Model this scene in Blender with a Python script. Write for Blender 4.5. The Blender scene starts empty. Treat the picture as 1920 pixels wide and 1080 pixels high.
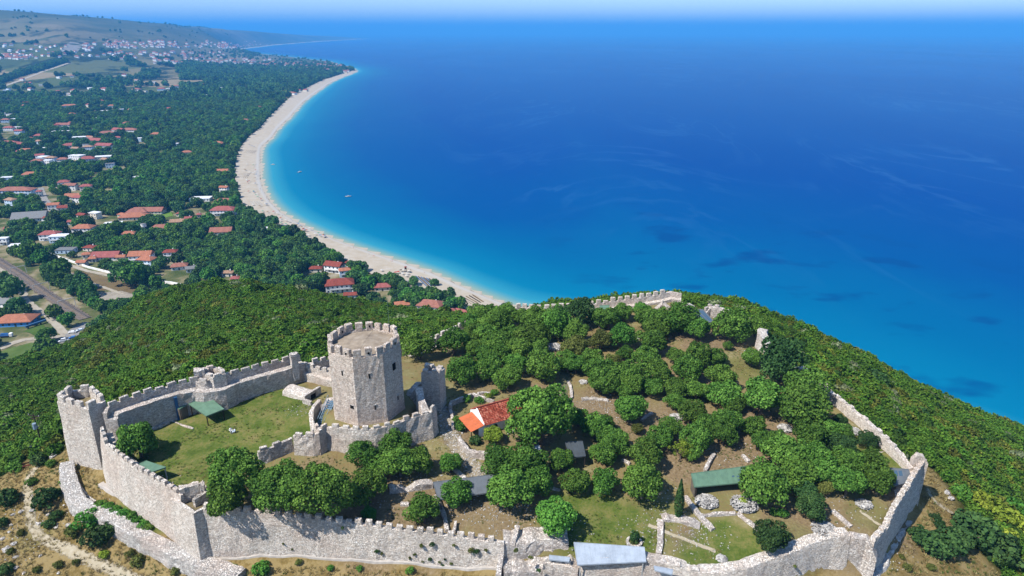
import bpy, bmesh, math, random
import numpy as np
from mathutils import Vector, Matrix

rng = np.random.default_rng(7)
random.seed(7)
R = math.radians
S = bpy.context.scene
COL = S.collection

# ------------------------------------------------------------------ camera
CAM_Z = 190.0
PITCH = R(20.6)
FPX = 1280.0                      # focal length for a 1920 px wide frame (24 mm)
cam_d = bpy.data.cameras.new('camera')
cam_d.sensor_width = 36.0
cam_d.lens = 24.0
cam_d.clip_start = 1.0
cam_d.clip_end = 250000.0
cam = bpy.data.objects.new('camera', cam_d)
cam.location = (0, 0, CAM_Z)
cam.rotation_euler = (math.pi / 2 - PITCH, 0, 0)
COL.objects.link(cam)
S.camera = cam

# ------------------------------------------------------------------ light
SUN_EL = R(52.0)
SUN_AZ = R(58.0)                  # from the camera side (-Y) round towards the left (-X)
sdir = Vector((-math.sin(SUN_AZ) * math.cos(SUN_EL), -math.cos(SUN_AZ) * math.cos(SUN_EL), math.sin(SUN_EL)))
W = bpy.data.worlds.new('World')
S.world = W
W.use_nodes = True
nt = W.node_tree
bg = nt.nodes['Background']
sky = nt.nodes.new('ShaderNodeTexSky')
sky.sky_type = 'NISHITA'
sky.sun_disc = False
sky.sun_elevation = SUN_EL
sky.sun_rotation = math.atan2(sdir.x, sdir.y)
sky.altitude = 200
sky.air_density = 1.0
sky.dust_density = 0.0
sky.ozone_density = 5.0
nt.links.new(sky.outputs[0], bg.inputs[0])
bg.inputs[1].default_value = 0.12
sun_d = bpy.data.lights.new('sun', 'SUN')
sun_d.energy = 4.8
sun_d.angle = R(0.53)
sun_d.color = (1.0, 0.955, 0.88)
sun = bpy.data.objects.new('sun', sun_d)
sun.rotation_euler = sdir.to_track_quat('Z', 'Y').to_euler()
COL.objects.link(sun)
S.view_settings.view_transform = 'Standard'
S.view_settings.look = 'None'
S.view_settings.exposure = 0.76
S.view_settings.gamma = 1.0
S.view_settings.use_curve_mapping = False
S.render.engine = 'CYCLES'
S.cycles.use_denoising = True
S.cycles.max_bounces = 5
S.cycles.diffuse_bounces = 2
S.cycles.glossy_bounces = 2
S.cycles.transmission_bounces = 3
S.cycles.transparent_max_bounces = 6
S.cycles.volume_bounces = 0
S.cycles.sample_clamp_indirect = 4.0

# ------------------------------------------------------------------ geometry helpers
CP, SP = math.cos(PITCH), math.sin(PITCH)

def ray(u, v):
    a = (u - 960.0) / FPX
    b = (v - 540.0) / FPX
    return a, CP - b * SP, -SP - b * CP          # x right, y forward, z up

def P(u, v, z):
    """Point of the survey ray (u, v) at elevation z."""
    dx, dy, dz = ray(u, v)
    t = (z - CAM_Z) / dz
    return (dx * t, dy * t, z)

def project(x, y, z):
    x = np.asarray(x, float); y = np.asarray(y, float); z = np.asarray(z, float) - CAM_Z
    f = y * CP - z * SP
    d = -(y * SP + z * CP)
    f = np.where(f < 0.1, 0.1, f)
    return 960 + FPX * x / f, 540 + FPX * d / f

def tps_fit(pts):
    p = np.array(pts, float)
    n = len(p)
    xy = p[:, :2]
    d2 = ((xy[:, None] - xy[None]) ** 2).sum(-1)
    K = 0.5 * d2 * np.log(d2 + 1e-9)
    A = np.zeros((n + 3, n + 3))
    A[:n, :n] = K + np.eye(n) * 30.0
    A[:n, n] = 1; A[:n, n + 1:] = xy
    A[n, :n] = 1; A[n + 1:, :n] = xy.T
    w = np.linalg.solve(A, np.concatenate([p[:, 2], [0, 0, 0]]))
    return xy, w

def tps(model, x, y):
    xy, w = model
    n = len(xy)
    out = w[n] + w[n + 1] * x + w[n + 2] * y
    for i in range(n):
        d2 = (x - xy[i, 0]) ** 2 + (y - xy[i, 1]) ** 2
        out = out + w[i] * 0.5 * d2 * np.log(d2 + 1e-9)
    return out

def seg_dist(x, y, poly, closed=False):
    """distance of points to a polyline"""
    best = np.full(np.shape(x), 1e18)
    q = list(poly) + ([poly[0]] if closed else [])
    for (ax, ay), (bx, by) in zip(q[:-1], q[1:]):
        dx, dy = bx - ax, by - ay
        L = dx * dx + dy * dy + 1e-12
        t = np.clip(((x - ax) * dx + (y - ay) * dy) / L, 0, 1)
        d = (x - ax - t * dx) ** 2 + (y - ay - t * dy) ** 2
        best = np.minimum(best, d)
    return np.sqrt(best)

def inside(x, y, poly):
    c = np.zeros(np.shape(x), bool)
    n = len(poly)
    for i in range(n):
        ax, ay = poly[i]; bx, by = poly[(i + 1) % n]
        if ay == by:
            continue
        cond = ((ay > y) != (by > y)) & (x < (bx - ax) * (y - ay) / (by - ay) + ax)
        c ^= cond
    return c

def vnoise(x, y, s, seed=0):
    """cheap smooth value noise in about -1..1"""
    x = np.asarray(x, float) / s + seed * 17.13
    y = np.asarray(y, float) / s + seed * 5.71
    xi = np.floor(x); yi = np.floor(y)
    fx = x - xi; fy = y - yi
    fx = fx * fx * (3 - 2 * fx); fy = fy * fy * (3 - 2 * fy)
    def h(a, b):
        q = np.sin(a * 127.1 + b * 311.7 + seed * 74.7) * 43758.5453
        return (q - np.floor(q)) * 2 - 1
    return (h(xi, yi) * (1 - fx) + h(xi + 1, yi) * fx) * (1 - fy) + (h(xi, yi + 1) * (1 - fx) + h(xi + 1, yi + 1) * fx) * fy

def smooth(a, b, x):
    t = np.clip((x - a) / (b - a), 0, 1)
    return t * t * (3 - 2 * t)

# ------------------------------------------------------------------ the lie of the land
coast_px = [(950, 571), (907, 554), (857, 532), (808, 510), (758, 493), (709, 477), (663, 462), (610, 442), (561, 419), (530, 400),
            (510, 381), (496, 359), (490, 338), (489, 310), (489, 281), (494, 273), (510, 259), (522, 241), (545, 220),
            (561, 200), (576, 186), (591, 175), (622, 154), (645, 144), (660, 138.5), (670, 133.5), (664, 128.5), (635, 121.5), (621, 115.5),
            (547, 107), (465, 98.5), (439, 94), (465, 90.5), (510, 85), (585, 79), (650, 75), (692, 73)]
COAST = [(600, -60000), (500, -1000), (450, -100), (380, 90), (290, 190), (238, 262), (190, 312), (140, 360), (90, 400), (40, 440)]
COAST += [P(u, v, 0)[:2] for u, v in coast_px]
COAST += [(-6500, 26000), (-20000, 45000), (-40000, 90000)]
LAND = COAST + [(-120000, 90000), (-120000, -60000)]

# walls of the enclosure (crest line, elevation of the crest)
ENC_PX = [(205, 842, 120.5), (262, 882, 120), (335, 926, 119.2), (362, 952, 118.6), (405, 958, 118.2), (520, 966, 117.4), (640, 978, 116.4), (750, 992, 115.6), (850, 1005, 115),
          (960, 1017, 114.6), (1065, 1022, 113.8), (1150, 1052, 112.4), (1250, 1058, 112), (1320, 1070, 111.8), (1400, 1066, 112), (1480, 1037, 112.8),
          (1560, 1010, 113.4), (1650, 1006, 113.6), (1690, 930, 115), (1738, 862, 117), (1700, 842, 117.5), (1640, 795, 118), (1560, 735, 118.5), (1500, 690, 119), (1440, 625, 120), (1330, 580, 121.3),
          (1280, 552, 122), (1170, 563, 121), (1000, 581, 119), (955, 590, 118.5), (865, 614, 118), (760, 658, 118), (640, 672, 120), (550, 668, 124),
          (526, 677, 124), (430, 703, 124.3), (368, 713, 124.6), (290, 730, 124.8), (217, 755, 125), (190, 775, 124.8), (180, 800, 122)]
ENC3 = [P(*q) for q in ENC_PX]
ENC = [(q[0], q[1]) for q in ENC3]

KEEP = (-28.0, 117.0)
int_px = [(250, 860, 117.3), (300, 800, 118), (430, 810, 118.3), (530, 730, 119), (570, 790, 119.3), (400, 880, 117.5), (360, 920, 116.8), (230, 800, 118),
          (480, 900, 116.4), (560, 930, 115.8), (620, 900, 116.2), (700, 890, 116), (720, 950, 115.2), (640, 700, 118.8), (470, 950, 115.8),
          (850, 850, 116.5), (920, 820, 117), (850, 720, 118), (800, 690, 118), (950, 740, 118), (780, 655, 116.5), (900, 640, 117),
          (1000, 600, 117.5), (1150, 590, 118.8), (1265, 568, 120.5), (1280, 620, 119.2), (1400, 640, 118.6), (1400, 690, 118.3), (1250, 700, 118), (1100, 700, 118),
          (1000, 700, 118), (1150, 800, 116.8), (1300, 800, 116.5), (1450, 800, 116.5), (1560, 760, 116.8), (1600, 830, 115.8), (1650, 870, 115.2), (1690, 890, 114.8),
          (900, 930, 115.3), (1050, 900, 115.5), (1200, 900, 115), (1350, 930, 114.3), (1500, 930, 114.2), (1650, 950, 113.9), (850, 980, 114.2), (950, 980, 114),
          (1150, 1000, 113.2), (1300, 1040, 111.9), (1400, 1050, 111.7), (1450, 1010, 112.7), (1600, 990, 113.2), (1550, 960, 113.7), (1070, 1040, 112.4)]
INT = tps_fit([P(*q) for q in int_px])
ext_px = [(500, 1030, 110.3), (750, 1064, 109.3), (620, 1078, 108.6), (390, 1043, 109), (260, 935, 112), (150, 866, 112), (60, 880, 110.3), (30, 950, 108), (120, 1000, 107.3), (250, 1070, 106.3), (300, 1010, 109.8), (200, 930, 111.6),
          (20, 1070, 104.5), (430, 1076, 107.8), (1640, 1078, 106.5), (1690, 1040, 106.7), (1750, 1000, 105.5), (1790, 930, 105.5), (1755, 900, 108), (1860, 1070, 101), (1880, 930, 98),
          (1720, 830, 110), (1650, 790, 111.5), (1580, 740, 113), (1500, 680, 114), (1460, 640, 115.5),
          (1440, 601, 103), (1600, 672, 90), (1750, 748, 81), (1915, 812, 72), (1350, 568, 113),
          (820, 600, 96), (700, 582, 94), (600, 557, 94), (450, 534, 94), (350, 540, 88), (250, 575, 80), (190, 618, 74), (110, 697, 76), (0, 692, 75), (0, 745, 88), (60, 828, 105), (0, 880, 104),
          (450, 620, 108), (600, 620, 107), (300, 660, 104), (150, 740, 100), (600, 655, 115), (480, 675, 117.5), (350, 700, 117), (240, 735, 116.5), (760, 630, 109), (130, 790, 111)]
ext_xyz = [(40, 190, 114), (0, 184, 112), (15, 225, 96), (60, 230, 97), (55, 300, 45), (-5, 300, 52), (-30, 330, 30), (110, 290, 36), (148, 255, 42), (175, 240, 35), (215, 215, 30),
           (40, 370, 5), (-20, 400, -6), (120, 345, -4), (180, 300, -5), (235, 240, 5), (260, 240, -10), (-80, 330, 30), (-130, 345, 26), (-190, 340, 20), (-230, 300, 22), (-250, 240, 36), (-300, 330, -5),
           (-230, 420, -25), (-100, 430, -20), (0, 460, -30), (-260, 160, 60), (-330, 200, 10), (-200, 80, 84), (-300, 40, 40), (-450, 150, -40), (-400, 400, -60), (0, 30, 98), (-60, 20, 92), (60, 30, 94), (0, -100, 60), (140, 60, 82), (250, 100, 20), (330, 150, -40),
           (300, -50, 10), (-200, -150, 40), (0, -400, -60), (450, -100, -80), (-600, 0, -80), (-500, 600, -120), (0, 650, -120), (350, 400, -90), (-700, 400, -120)]
EXT = tps_fit([P(*q) for q in ext_px] + ext_xyz)

def lowland(x, y):
    d = seg_dist(x, y, COAST)
    land = inside(x, y, LAND)
    zl = 0.7 + 14 * (1 - np.exp(-np.maximum(d - 18, 0) / 500.0)) + np.clip(d - 3000, 0, None) * 0.004
    # far foothills on the left
    dist = np.maximum(y, 1)
    r = np.clip(x / dist, -1.5, 0)
    Dr = np.interp(r, [-0.62, -0.48, -0.36, -0.2], [5000, 6200, 9800, 15000])
    slope = np.interp(r, [-1.5, -0.9, -0.70, -0.585, -0.48, -0.37, -0.27, -0.2, 0], [.0305, .0305, .0297, .021, .0135, .0037, -.0060, -.0105, -.0119])
    prof = 190 + Dr * slope
    up = smooth(0.33, 1.0, dist / Dr) ** 1.5
    zl = zl + np.maximum(prof * (1 + 0.05 * vnoise(x, y, 900, 3) + 0.03 * vnoise(x, y, 300, 4)) - 30, 0) * up * (1 - smooth(1.0, 2.5, dist / Dr) * 0.7) * smooth(0, 400, d)
    zs = np.maximum(-0.05 * d, -6.0)
    return np.where(land, zl, zs), np.where(land, d, -d)

def hill(x, y):
    """castle hill: outside surface, inside surface, blended across the wall line"""
    e = tps(EXT, x, y)
    e = e + 0.5 * vnoise(x, y, 9, 1) + 0.22 * vnoise(x, y, 3.1, 2)
    near = (np.abs(x) < 110) & (y > 70) & (y < 200)
    if near.any():
        xn = x[near]; yn = y[near]
        i = tps(INT, xn, yn) + 0.16 * vnoise(xn, yn, 5, 5) + 0.07 * vnoise(xn, yn, 1.9, 6)
        kd = np.hypot(xn - KEEP[0], yn - KEEP[1])
        i = i + (121.2 - i) * (1 - smooth(8.4, 9.6, kd))
        d = seg_dist(xn, yn, ENC, True) * np.where(inside(xn, yn, ENC), 1, -1)
        m = smooth(-0.4, 0.7, d)
        ee = np.minimum(e[near], i + 3)
        e = e.copy()
        e[near] = np.where(d > 0.7, i, ee + (i - ee) * m)
    return e

def HZ(x, y):
    x = np.atleast_1d(np.asarray(x, float)); y = np.atleast_1d(np.asarray(y, float))
    z, sd = lowland(x, y)
    nr = (np.abs(x) < 900) & (y < 900) & (y > -900)
    if nr.any():
        h = hill(x[nr], y[nr])
        a = z[nr]
        k = 5.0
        hh = np.clip(0.5 + 0.5 * (h - a) / k, 0, 1)
        z = z.copy()
        z[nr] = a + (h - a) * hh + k * hh * (1 - hh) * np.where(h > -20, 1, 0)
    return z

def hz(x, y):
    return float(HZ(x, y)[0])

_T = np.concatenate([np.arange(60, 260, 0.8), np.geomspace(260, 30000, 700)])
def G(u, v, lift=0.0):
    """first point where the survey ray meets the ground (lifted by lift)"""
    dx, dy, dz = ray(u, v)
    x, y, z = dx * _T, dy * _T, CAM_Z + dz * _T
    f = z - HZ(x, y) - lift
    i = np.argmax(f < 0)
    if f[i] >= 0:
        i = len(_T) - 1
    a, b = _T[max(i - 1, 0)], _T[i]
    for _ in range(2):
        tt = np.linspace(a, b, 12)
        ff = CAM_Z + dz * tt - HZ(dx * tt, dy * tt) - lift
        j = max(int(np.argmax(ff < 0)), 1)
        a, b = tt[j - 1], tt[j]
    t = (a + b) / 2
    return (dx * t, dy * t, CAM_Z + dz * t - lift)

# ------------------------------------------------------------------ object helpers
def tag(o, label=None, cat=None, group=None, kind=None):
    if label: o['label'] = label
    if cat: o['category'] = cat
    if group: o['group'] = group
    if kind: o['kind'] = kind
    return o

def empty(name, loc=(0, 0, 0), rz=0.0):
    o = bpy.data.objects.new(name, None)
    o.location = loc
    o.rotation_euler = (0, 0, rz)
    o.empty_display_size = 0.5
    COL.objects.link(o)
    return o

def link(name, me, mat=None, parent=None, loc=None, rz=None, scale=None):
    o = bpy.data.objects.new(name, me)
    if mat is not None and len(me.materials) == 0:
        me.materials.append(mat)
    COL.objects.link(o)
    if parent is not None: o.parent = parent
    if loc is not None: o.location = loc
    if rz is not None: o.rotation_euler = (0, 0, rz)
    if scale is not None: o.scale = scale if hasattr(scale, '__len__') else (scale,) * 3
    return o

def mesh_np(name, verts, faces, smooth_shade=False):
    """faces: (n,3) or (n,4) arrays or list of lists"""
    me = bpy.data.meshes.new(name)
    verts = np.asarray(verts, np.float32)
    if isinstance(faces, np.ndarray):
        k = faces.shape[1]
        n = len(faces)
        me.vertices.add(len(verts)); me.vertices.foreach_set('co', verts.ravel())
        me.loops.add(n * k); me.loops.foreach_set('vertex_index', faces.astype(np.int32).ravel())
        me.polygons.add(n); me.polygons.foreach_set('loop_start', np.arange(0, n * k, k, dtype=np.int32))
        me.update(calc_edges=True)
        me.validate()
    else:
        me.from_pydata([tuple(map(float, q)) for q in verts], [], faces)
        me.validate(); me.update()
    if smooth_shade:
        me.polygons.foreach_set('use_smooth', np.ones(len(me.polygons), bool))
    return me

def grid_faces(nx, ny):
    i = np.arange(nx - 1)[None, :] + np.arange(ny - 1)[:, None] * nx
    i = i.ravel()
    return np.stack([i, i + 1, i + 1 + nx, i + nx], 1)

class MB:
    """collects simple shapes into one mesh"""
    def __init__(s): s.v = []; s.f = []
    def add(s, vs, fs):
        n = len(s.v); s.v += [tuple(q) for q in vs]; s.f += [[i + n for i in f] for f in fs]
    def box(s, x0, x1, y0, y1, z0, z1):
        s.add([(x0, y0, z0), (x1, y0, z0), (x1, y1, z0), (x0, y1, z0), (x0, y0, z1), (x1, y0, z1), (x1, y1, z1), (x0, y1, z1)],
              [[3, 2, 1, 0], [4, 5, 6, 7], [0, 1, 5, 4], [1, 2, 6, 5], [2, 3, 7, 6], [3, 0, 4, 7]])
    def bar(s, a, b, w, h=None, n=4, taper=1.0):
        a = Vector(a); b = Vector(b); d = (b - a).normalized()
        up = Vector((0, 0, 1)) if abs(d.z) < 0.95 else Vector((1, 0, 0))
        p = d.cross(up).normalized(); q = p.cross(d).normalized()
        h = h or w
        vs = []
        for c, k in ((a, 1.0), (b, taper)):
            for i in range(n):
                t = 2 * math.pi * (i + 0.5) / n
                m = 0.7071 if n == 4 else 0.5
                vs.append(c + p * (math.cos(t) * w * m * k) + q * (math.sin(t) * h * m * k))
        fs = [[i, (i + 1) % n, n + (i + 1) % n, n + i] for i in range(n)] + [list(range(n))[::-1], list(range(n, 2 * n))]
        s.add(vs, fs)
    def mesh(s, name):
        return mesh_np(name, s.v, s.f)
    def build(s, name, mat, parent=None, **k):
        return link(name, s.mesh(name), mat, parent, **k)

# ------------------------------------------------------------------ materials
def lin(h, g=0.45):      # colour as seen in full sun -> albedo
    h = h.lstrip('#')
    c = [int(h[i:i + 2], 16) / 255 for i in (0, 2, 4)]
    return tuple(g * (q / 12.92 if q <= 0.04045 else ((q + 0.055) / 1.055) ** 2.4) for q in c) + (1.0,)

class NT:
    def __init__(s, name, rough=0.9, spec=0.2):
        s.m = bpy.data.materials.new(name); s.m.use_nodes = True
        s.t = s.m.node_tree
        s.b = s.t.nodes['Principled BSDF']
        s.b.inputs['Roughness'].default_value = rough
        s.b.inputs['Specular IOR Level'].default_value = spec
        s.out = s.t.nodes['Material Output']
    def n(s, typ, **k):
        q = s.t.nodes.new('ShaderNode' + typ)
        for a, b in k.items():
            if a[0].isdigit() or a in ('Scale', 'Detail', 'Roughness', 'Distortion', 'Randomness', 'W'):
                q.inputs[int(a) if a.isdigit() else a].default_value = b
            else:
                setattr(q, a, b)
        return q
    def l(s, a, b):
        s.t.links.new(a, b)
    def pos(s, scale=(1, 1, 1)):
        g = s.n('NewGeometry')
        m = s.n('Mapping'); m.inputs['Scale'].default_value = scale
        s.l(g.outputs['Position'], m.inputs[0])
        return m.outputs[0]
    def noise(s, vec, scale, detail=3, rough=0.55, dist=0.0):
        q = s.n('TexNoise'); q.inputs['Scale'].default_value = scale; q.inputs['Detail'].default_value = detail
        q.inputs['Roughness'].default_value = rough; q.inputs['Distortion'].default_value = dist
        s.l(vec, q.inputs['Vector']); return q.outputs['Fac']
    def ramp(s, fac, stops, interp='LINEAR'):
        q = s.n('ValToRGB'); e = q.color_ramp.elements; q.color_ramp.interpolation = interp
        while len(e) < len(stops): e.new(0.5)
        for i, (p, c) in enumerate(stops):
            e[i].position = p; e[i].color = c if len(c) == 4 else tuple(c) + (1,)
        s.l(fac, q.inputs[0]); return q.outputs[0]
    def mix(s, fac, a, b, mode='MIX'):
        q = s.n('Mix', data_type='RGBA', blend_type=mode)
        for k, val in ((0, fac), (6, a), (7, b)):
            if hasattr(val, 'is_linked'): s.l(val, q.inputs[k])
            else: q.inputs[k].default_value = val
        return q.outputs[2]
    def math(s, op, a, b=None, clamp=False):
        q = s.n('Math', operation=op, use_clamp=clamp)
        for k, val in ((0, a), (1, b)):
            if val is None: continue
            if hasattr(val, 'is_linked'): s.l(val, q.inputs[k])
            else: q.inputs[k].default_value = val
        return q.outputs[0]
    def rng(s, val, a, b, c=0.0, d=1.0):
        q = s.n('MapRange'); s.l(val, q.inputs[0])
        for k, w in zip((1, 2, 3, 4), (a, b, c, d)): q.inputs[k].default_value = w
        return q.outputs[0]
    def attr(s, name):
        q = s.n('Attribute', attribute_name=name); return q
    def bump(s, h, strength=0.5, dist=0.1):
        q = s.n('Bump'); q.inputs['Strength'].default_value = strength; q.inputs['Distance'].default_value = dist
        s.l(h, q.inputs['Height']); s.l(q.outputs[0], s.b.inputs['Normal'])
    def base(s, c):
        if hasattr(c, 'is_linked'): s.l(c, s.b.inputs['Base Color'])
        else: s.b.inputs['Base Color'].default_value = c

def plain(name, hexc, rough=0.8, var=0.12, scale=1.2, spec=0.2):
    k = NT(name, rough, spec)
    c = lin(hexc)
    n = k.noise(k.pos(), scale, 4)
    k.base(k.ramp(n, [(0.3, tuple(q * (1 - var * 1.6) for q in c[:3])), (0.7, tuple(min(q * (1 + var), 0.9) for q in c[:3]))]))
    return k.m

def float_attr(me, name, vals, domain='POINT'):
    a = me.attributes.new(name, 'FLOAT', domain)
    a.data.foreach_set('value', np.asarray(vals, np.float32))

# ------------------------------------------------------------------ ground sheet
def axis(fine0, fine1, step, lo, hi, growth, cap=None):
    a = list(np.arange(fine0, fine1 + 1e-6, step))
    s = step
    x = fine1
    while x < hi:
        s *= growth; x += s; a.append(x)
    s = step; x = fine0
    b = []
    while x > lo:
        s *= growth; x -= s; b.append(x)
    return np.array(b[::-1] + a)

XS = axis(-112, 104, 0.8, -95000, 95000, 1.025)
YS = axis(74, 190, 0.8, -3000, 95000, 1.03)
gx, gy = np.meshgrid(XS, YS)
gxf, gyf = gx.ravel(), gy.ravel()
gz = HZ(gxf, gyf)
g_me = mesh_np('ground', np.stack([gxf, gyf, gz], 1), grid_faces(len(XS), len(YS)), True)

_, gsd = lowland(gxf, gyf)
zone_green = np.zeros(len(gxf)); zone_soil = np.zeros(len(gxf)); zone_dry = np.zeros(len(gxf)); zone_rub = np.zeros(len(gxf))
nearm = (np.abs(gxf) < 200) & (gyf > 50) & (gyf < 330)
xn, yn = gxf[nearm], gyf[nearm]
def blob(arr, u, v, rad, amp=1.0, sx=1.0):
    x0, y0, _ = G(u, v)
    d = np.hypot((xn - x0) / sx, yn - y0)
    w = 1 - smooth(rad * 0.45, rad * 1.25, d + 0.25 * rad * vnoise(xn, yn, rad * 0.35 + 0.6, 9))
    arr[nearm] = np.maximum(arr[nearm], w * amp)
for q in [(430, 800, 13, 1, 1.4), (350, 850, 12, 1, 1.2), (520, 740, 7, .9), (300, 880, 8, .9), (560, 700, 3, .5),
          (1130, 980, 9, .75, 1.2), (1100, 940, 6, .5), (1200, 1010, 6, .6), (1370, 1040, 7, .8, 1.3), (1300, 1050, 5, .6), (1390, 690, 8, .45), (1410, 650, 5, .35), (1230, 960, 5, .5),
          (1650, 850, 7, .95), (1690, 855, 4, .9), (1620, 800, 4, .7), (1480, 1000, 6, .4), (1350, 930, 6, .35), (1060, 690, 4, .4), (800, 720, 7, .35), (790, 650, 5, .5), (235, 965, 4, .5), (1640, 970, 6, .4),
          (60, 1010, 5, .35), (10, 860, 5, .5), (120, 830, 4, .6)]:
    blob(zone_green, *q)
for q in [(470, 835, 6, .85, 1.5), (560, 770, 5, .8, .8), (400, 870, 4, .5), (350, 770, 3, .4),
          (760, 960, 10, .6, 1.5), (930, 960, 8, .55), (1350, 860, 9, .8, 1.6), (1150, 760, 9, .7, 1.6), (1000, 740, 6, .6), (1250, 800, 10, .6, 2), (1480, 980, 6, .7),
          (1330, 640, 7, .8, 1.6), (1300, 700, 6, .6), (1560, 980, 7, .5, 1.6), (1680, 960, 5, .6), (1310, 1020, 4, .7, 1.6), (860, 820, 4, .7), (1000, 815, 5, .8), (1440, 800, 7, .8), (1230, 660, 6, .6),
          (690, 960, 6, .7), (900, 730, 5, .5), (870, 700, 4, .5), (1100, 640, 5, .7), (1390, 870, 4, .7), (590, 870, 4, .5)]:
    blob(zone_soil, *q)
for q in [(845, 790, 3, .9), (835, 830, 4, .9), (880, 880, 3, .9), (1120, 770, 5, .8, 1.6), (1250, 995, 4, .8, 1.5), (1155, 745, 4, .6, 1.6), (940, 975, 4, .6), (700, 925, 4, .5), (790, 880, 4, .8), (1260, 780, 3, .8),
          (1330, 995, 3, .4), (30, 1030, 3, .8), (45, 980, 3, .6), (100, 970, 3, .6), (1240, 920, 3, .5), (560, 775, 2.5, .5), (1060, 1000, 3, .7), (970, 940, 3, .6), (880, 960, 3, .5), (1290, 830, 3, .6),
          (1410, 640, 3, .8), (1590, 795, 3, .8), (300, 920, 3, .3), (380, 725, 3, .5), (600, 700, 4, .4), (730, 850, 3, .6), (1460, 1035, 3, .7)]:
    blob(zone_rub, *q)
din = seg_dist(xn, yn, ENC, True) * np.where(inside(xn, yn, ENC), 1, -1)
slope_r = smooth(66, 80, xn)
dry = (1 - smooth(-0.5, 0.5, din)) * np.clip(1 - smooth(120, 135, yn), 0, 1)
zone_dry[nearm] = dry
for nm, ar in (('zgreen', zone_green), ('zsoil', zone_soil), ('zdry', zone_dry), ('zrub', zone_rub)):
    float_attr(g_me, nm, ar)
float_attr(g_me, 'shore', gsd)
hillm = np.zeros(len(gxf)); 
hm = (np.abs(gxf) < 900) & (gyf < 900)
hillm[hm] = smooth(2, 10, hill(gxf[hm], gyf[hm]) - lowland(gxf[hm], gyf[hm])[0])
float_attr(g_me, 'hillmask', hillm)

k = NT('ground_earth', 0.95, 0.08)
p = k.pos()
n1 = k.noise(p, 0.35, 5); n2 = k.noise(p, 2.2, 5, 0.65); n3 = k.noise(p, 7.0, 3, 0.6)
inner = k.ramp(k.math('ADD', k.math('MULTIPLY', n1, 0.55), k.math('MULTIPLY', n2, 0.45)),
               [(0.30, lin('#8a7350')), (0.45, lin('#aa9567')), (0.56, lin('#a59c68')), (0.70, lin('#cdbc92'))])
green = k.ramp(k.math('ADD', k.math('MULTIPLY', n1, 0.6), k.math('MULTIPLY', n2, 0.4)), [(0.32, lin('#56692c')), (0.46, lin('#6e8238')), (0.56, lin('#8f9150')), (0.68, lin('#aa9b66'))])
soil = k.ramp(n2, [(0.3, lin('#897356')), (0.55, lin('#ad9673')), (0.75, lin('#cbb795'))])
dryc = k.ramp(k.math('ADD', k.math('MULTIPLY', n1, 0.6), k.math('MULTIPLY', n2, 0.4)),
              [(0.30, lin('#77683e')), (0.43, lin('#98814d')), (0.54, lin('#bba471')), (0.66, lin('#b09a6a')), (0.8, lin('#d4c197'))])
vor = k.n('TexVoronoi', feature='F1'); vor.inputs['Scale'].default_value = 2.6; k.l(p, vor.inputs['Vector'])
stones = k.ramp(vor.outputs['Color'], [(0.2, lin('#857a6c')), (0.6, lin('#b9b0a3')), (0.9, lin('#dcd6cc'))])
def zmask(nm, lo=0.25, hi=0.62, w=0.55):
    return k.rng(k.math('ADD', k.attr(nm).outputs['Fac'], k.math('MULTIPLY', k.math('SUBTRACT', n2, 0.5), w)), lo, hi)
c = k.mix(zmask('zdry', 0.3, 0.6, 0.3), inner, dryc)
c = k.mix(zmask('zsoil'), c, soil)
c = k.mix(zmask('zgreen'), c, green)
stonespot = k.math('MULTIPLY', zmask('zrub', 0.2, 0.6, 0.5), k.rng(vor.outputs['Distance'], 0.30, 0.2))
c = k.mix(k.math('MULTIPLY', stonespot, 0.7), c, stones)
# little pale stones everywhere
v2 = k.n('TexVoronoi', feature='F1'); v2.inputs['Scale'].default_value = 1.3; k.l(p, v2.inputs['Vector'])
c = k.mix(k.math('MULTIPLY', k.rng(v2.outputs['Distance'], 0.10, 0.06), k.rng(n1, 0.55, 0.66)), c, lin('#bdb5a5'))
# hill scrub floor
floor_ = k.ramp(n2, [(0.3, lin('#2b3c16')), (0.6, lin('#42541f')), (0.8, lin('#646638'))])
sep = k.n('SeparateXYZ'); g0 = k.n('NewGeometry'); k.l(g0.outputs['Position'], sep.inputs[0])
# plain: fields in a patchwork, woodland floor
pf = k.pos((1, 0.45, 0))
fv = k.n('TexVoronoi', feature='F1', distance='CHEBYCHEV'); fv.inputs['Scale'].default_value = 0.0042; fv.inputs['Randomness'].default_value = 0.8; k.l(pf, fv.inputs['Vector'])
fs = k.n('SeparateColor'); k.l(fv.outputs['Color'], fs.inputs[0])
fields = k.ramp(fs.outputs[0], [(0.0, lin('#5c6c3c')), (0.2, lin('#9a9264')), (0.38, lin('#6c7a44')), (0.55, lin('#b8a67e')), (0.7, lin('#7d8452')), (0.85, lin('#aa9a72')), (1.0, lin('#556636'))], 'CONSTANT')
fn = k.noise(k.pos((1, 0.4, 0)), 0.006, 6, 0.7)
fields = k.mix(k.rng(fn, 0.5, 0.56), fields, lin('#32421f'))
yard = k.ramp(k.noise(p, 0.05, 5, 0.6), [(0.35, lin('#5a6b36')), (0.48, lin('#7c8150')), (0.58, lin('#b0a27c')), (0.72, lin('#cfc5b0'))])
plainc = k.mix(k.rng(sep.outputs[1], 1700, 2300), yard, fields)
far_hill = k.ramp(k.noise(k.pos((1, 0.3, 0)), 0.0012, 7, 0.72), [(0.36, lin('#4a5a3e')), (0.5, lin('#687253')), (0.60, lin('#8c8a6a')), (0.74, lin('#b3a98a'))])
plainc = k.mix(k.rng(sep.outputs[1], 3200, 4600), plainc, far_hill)
hm_ = k.attr('hillmask').outputs['Fac']
nearz = k.rng(sep.outputs[1], 175, 195, 1, 0)
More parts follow.
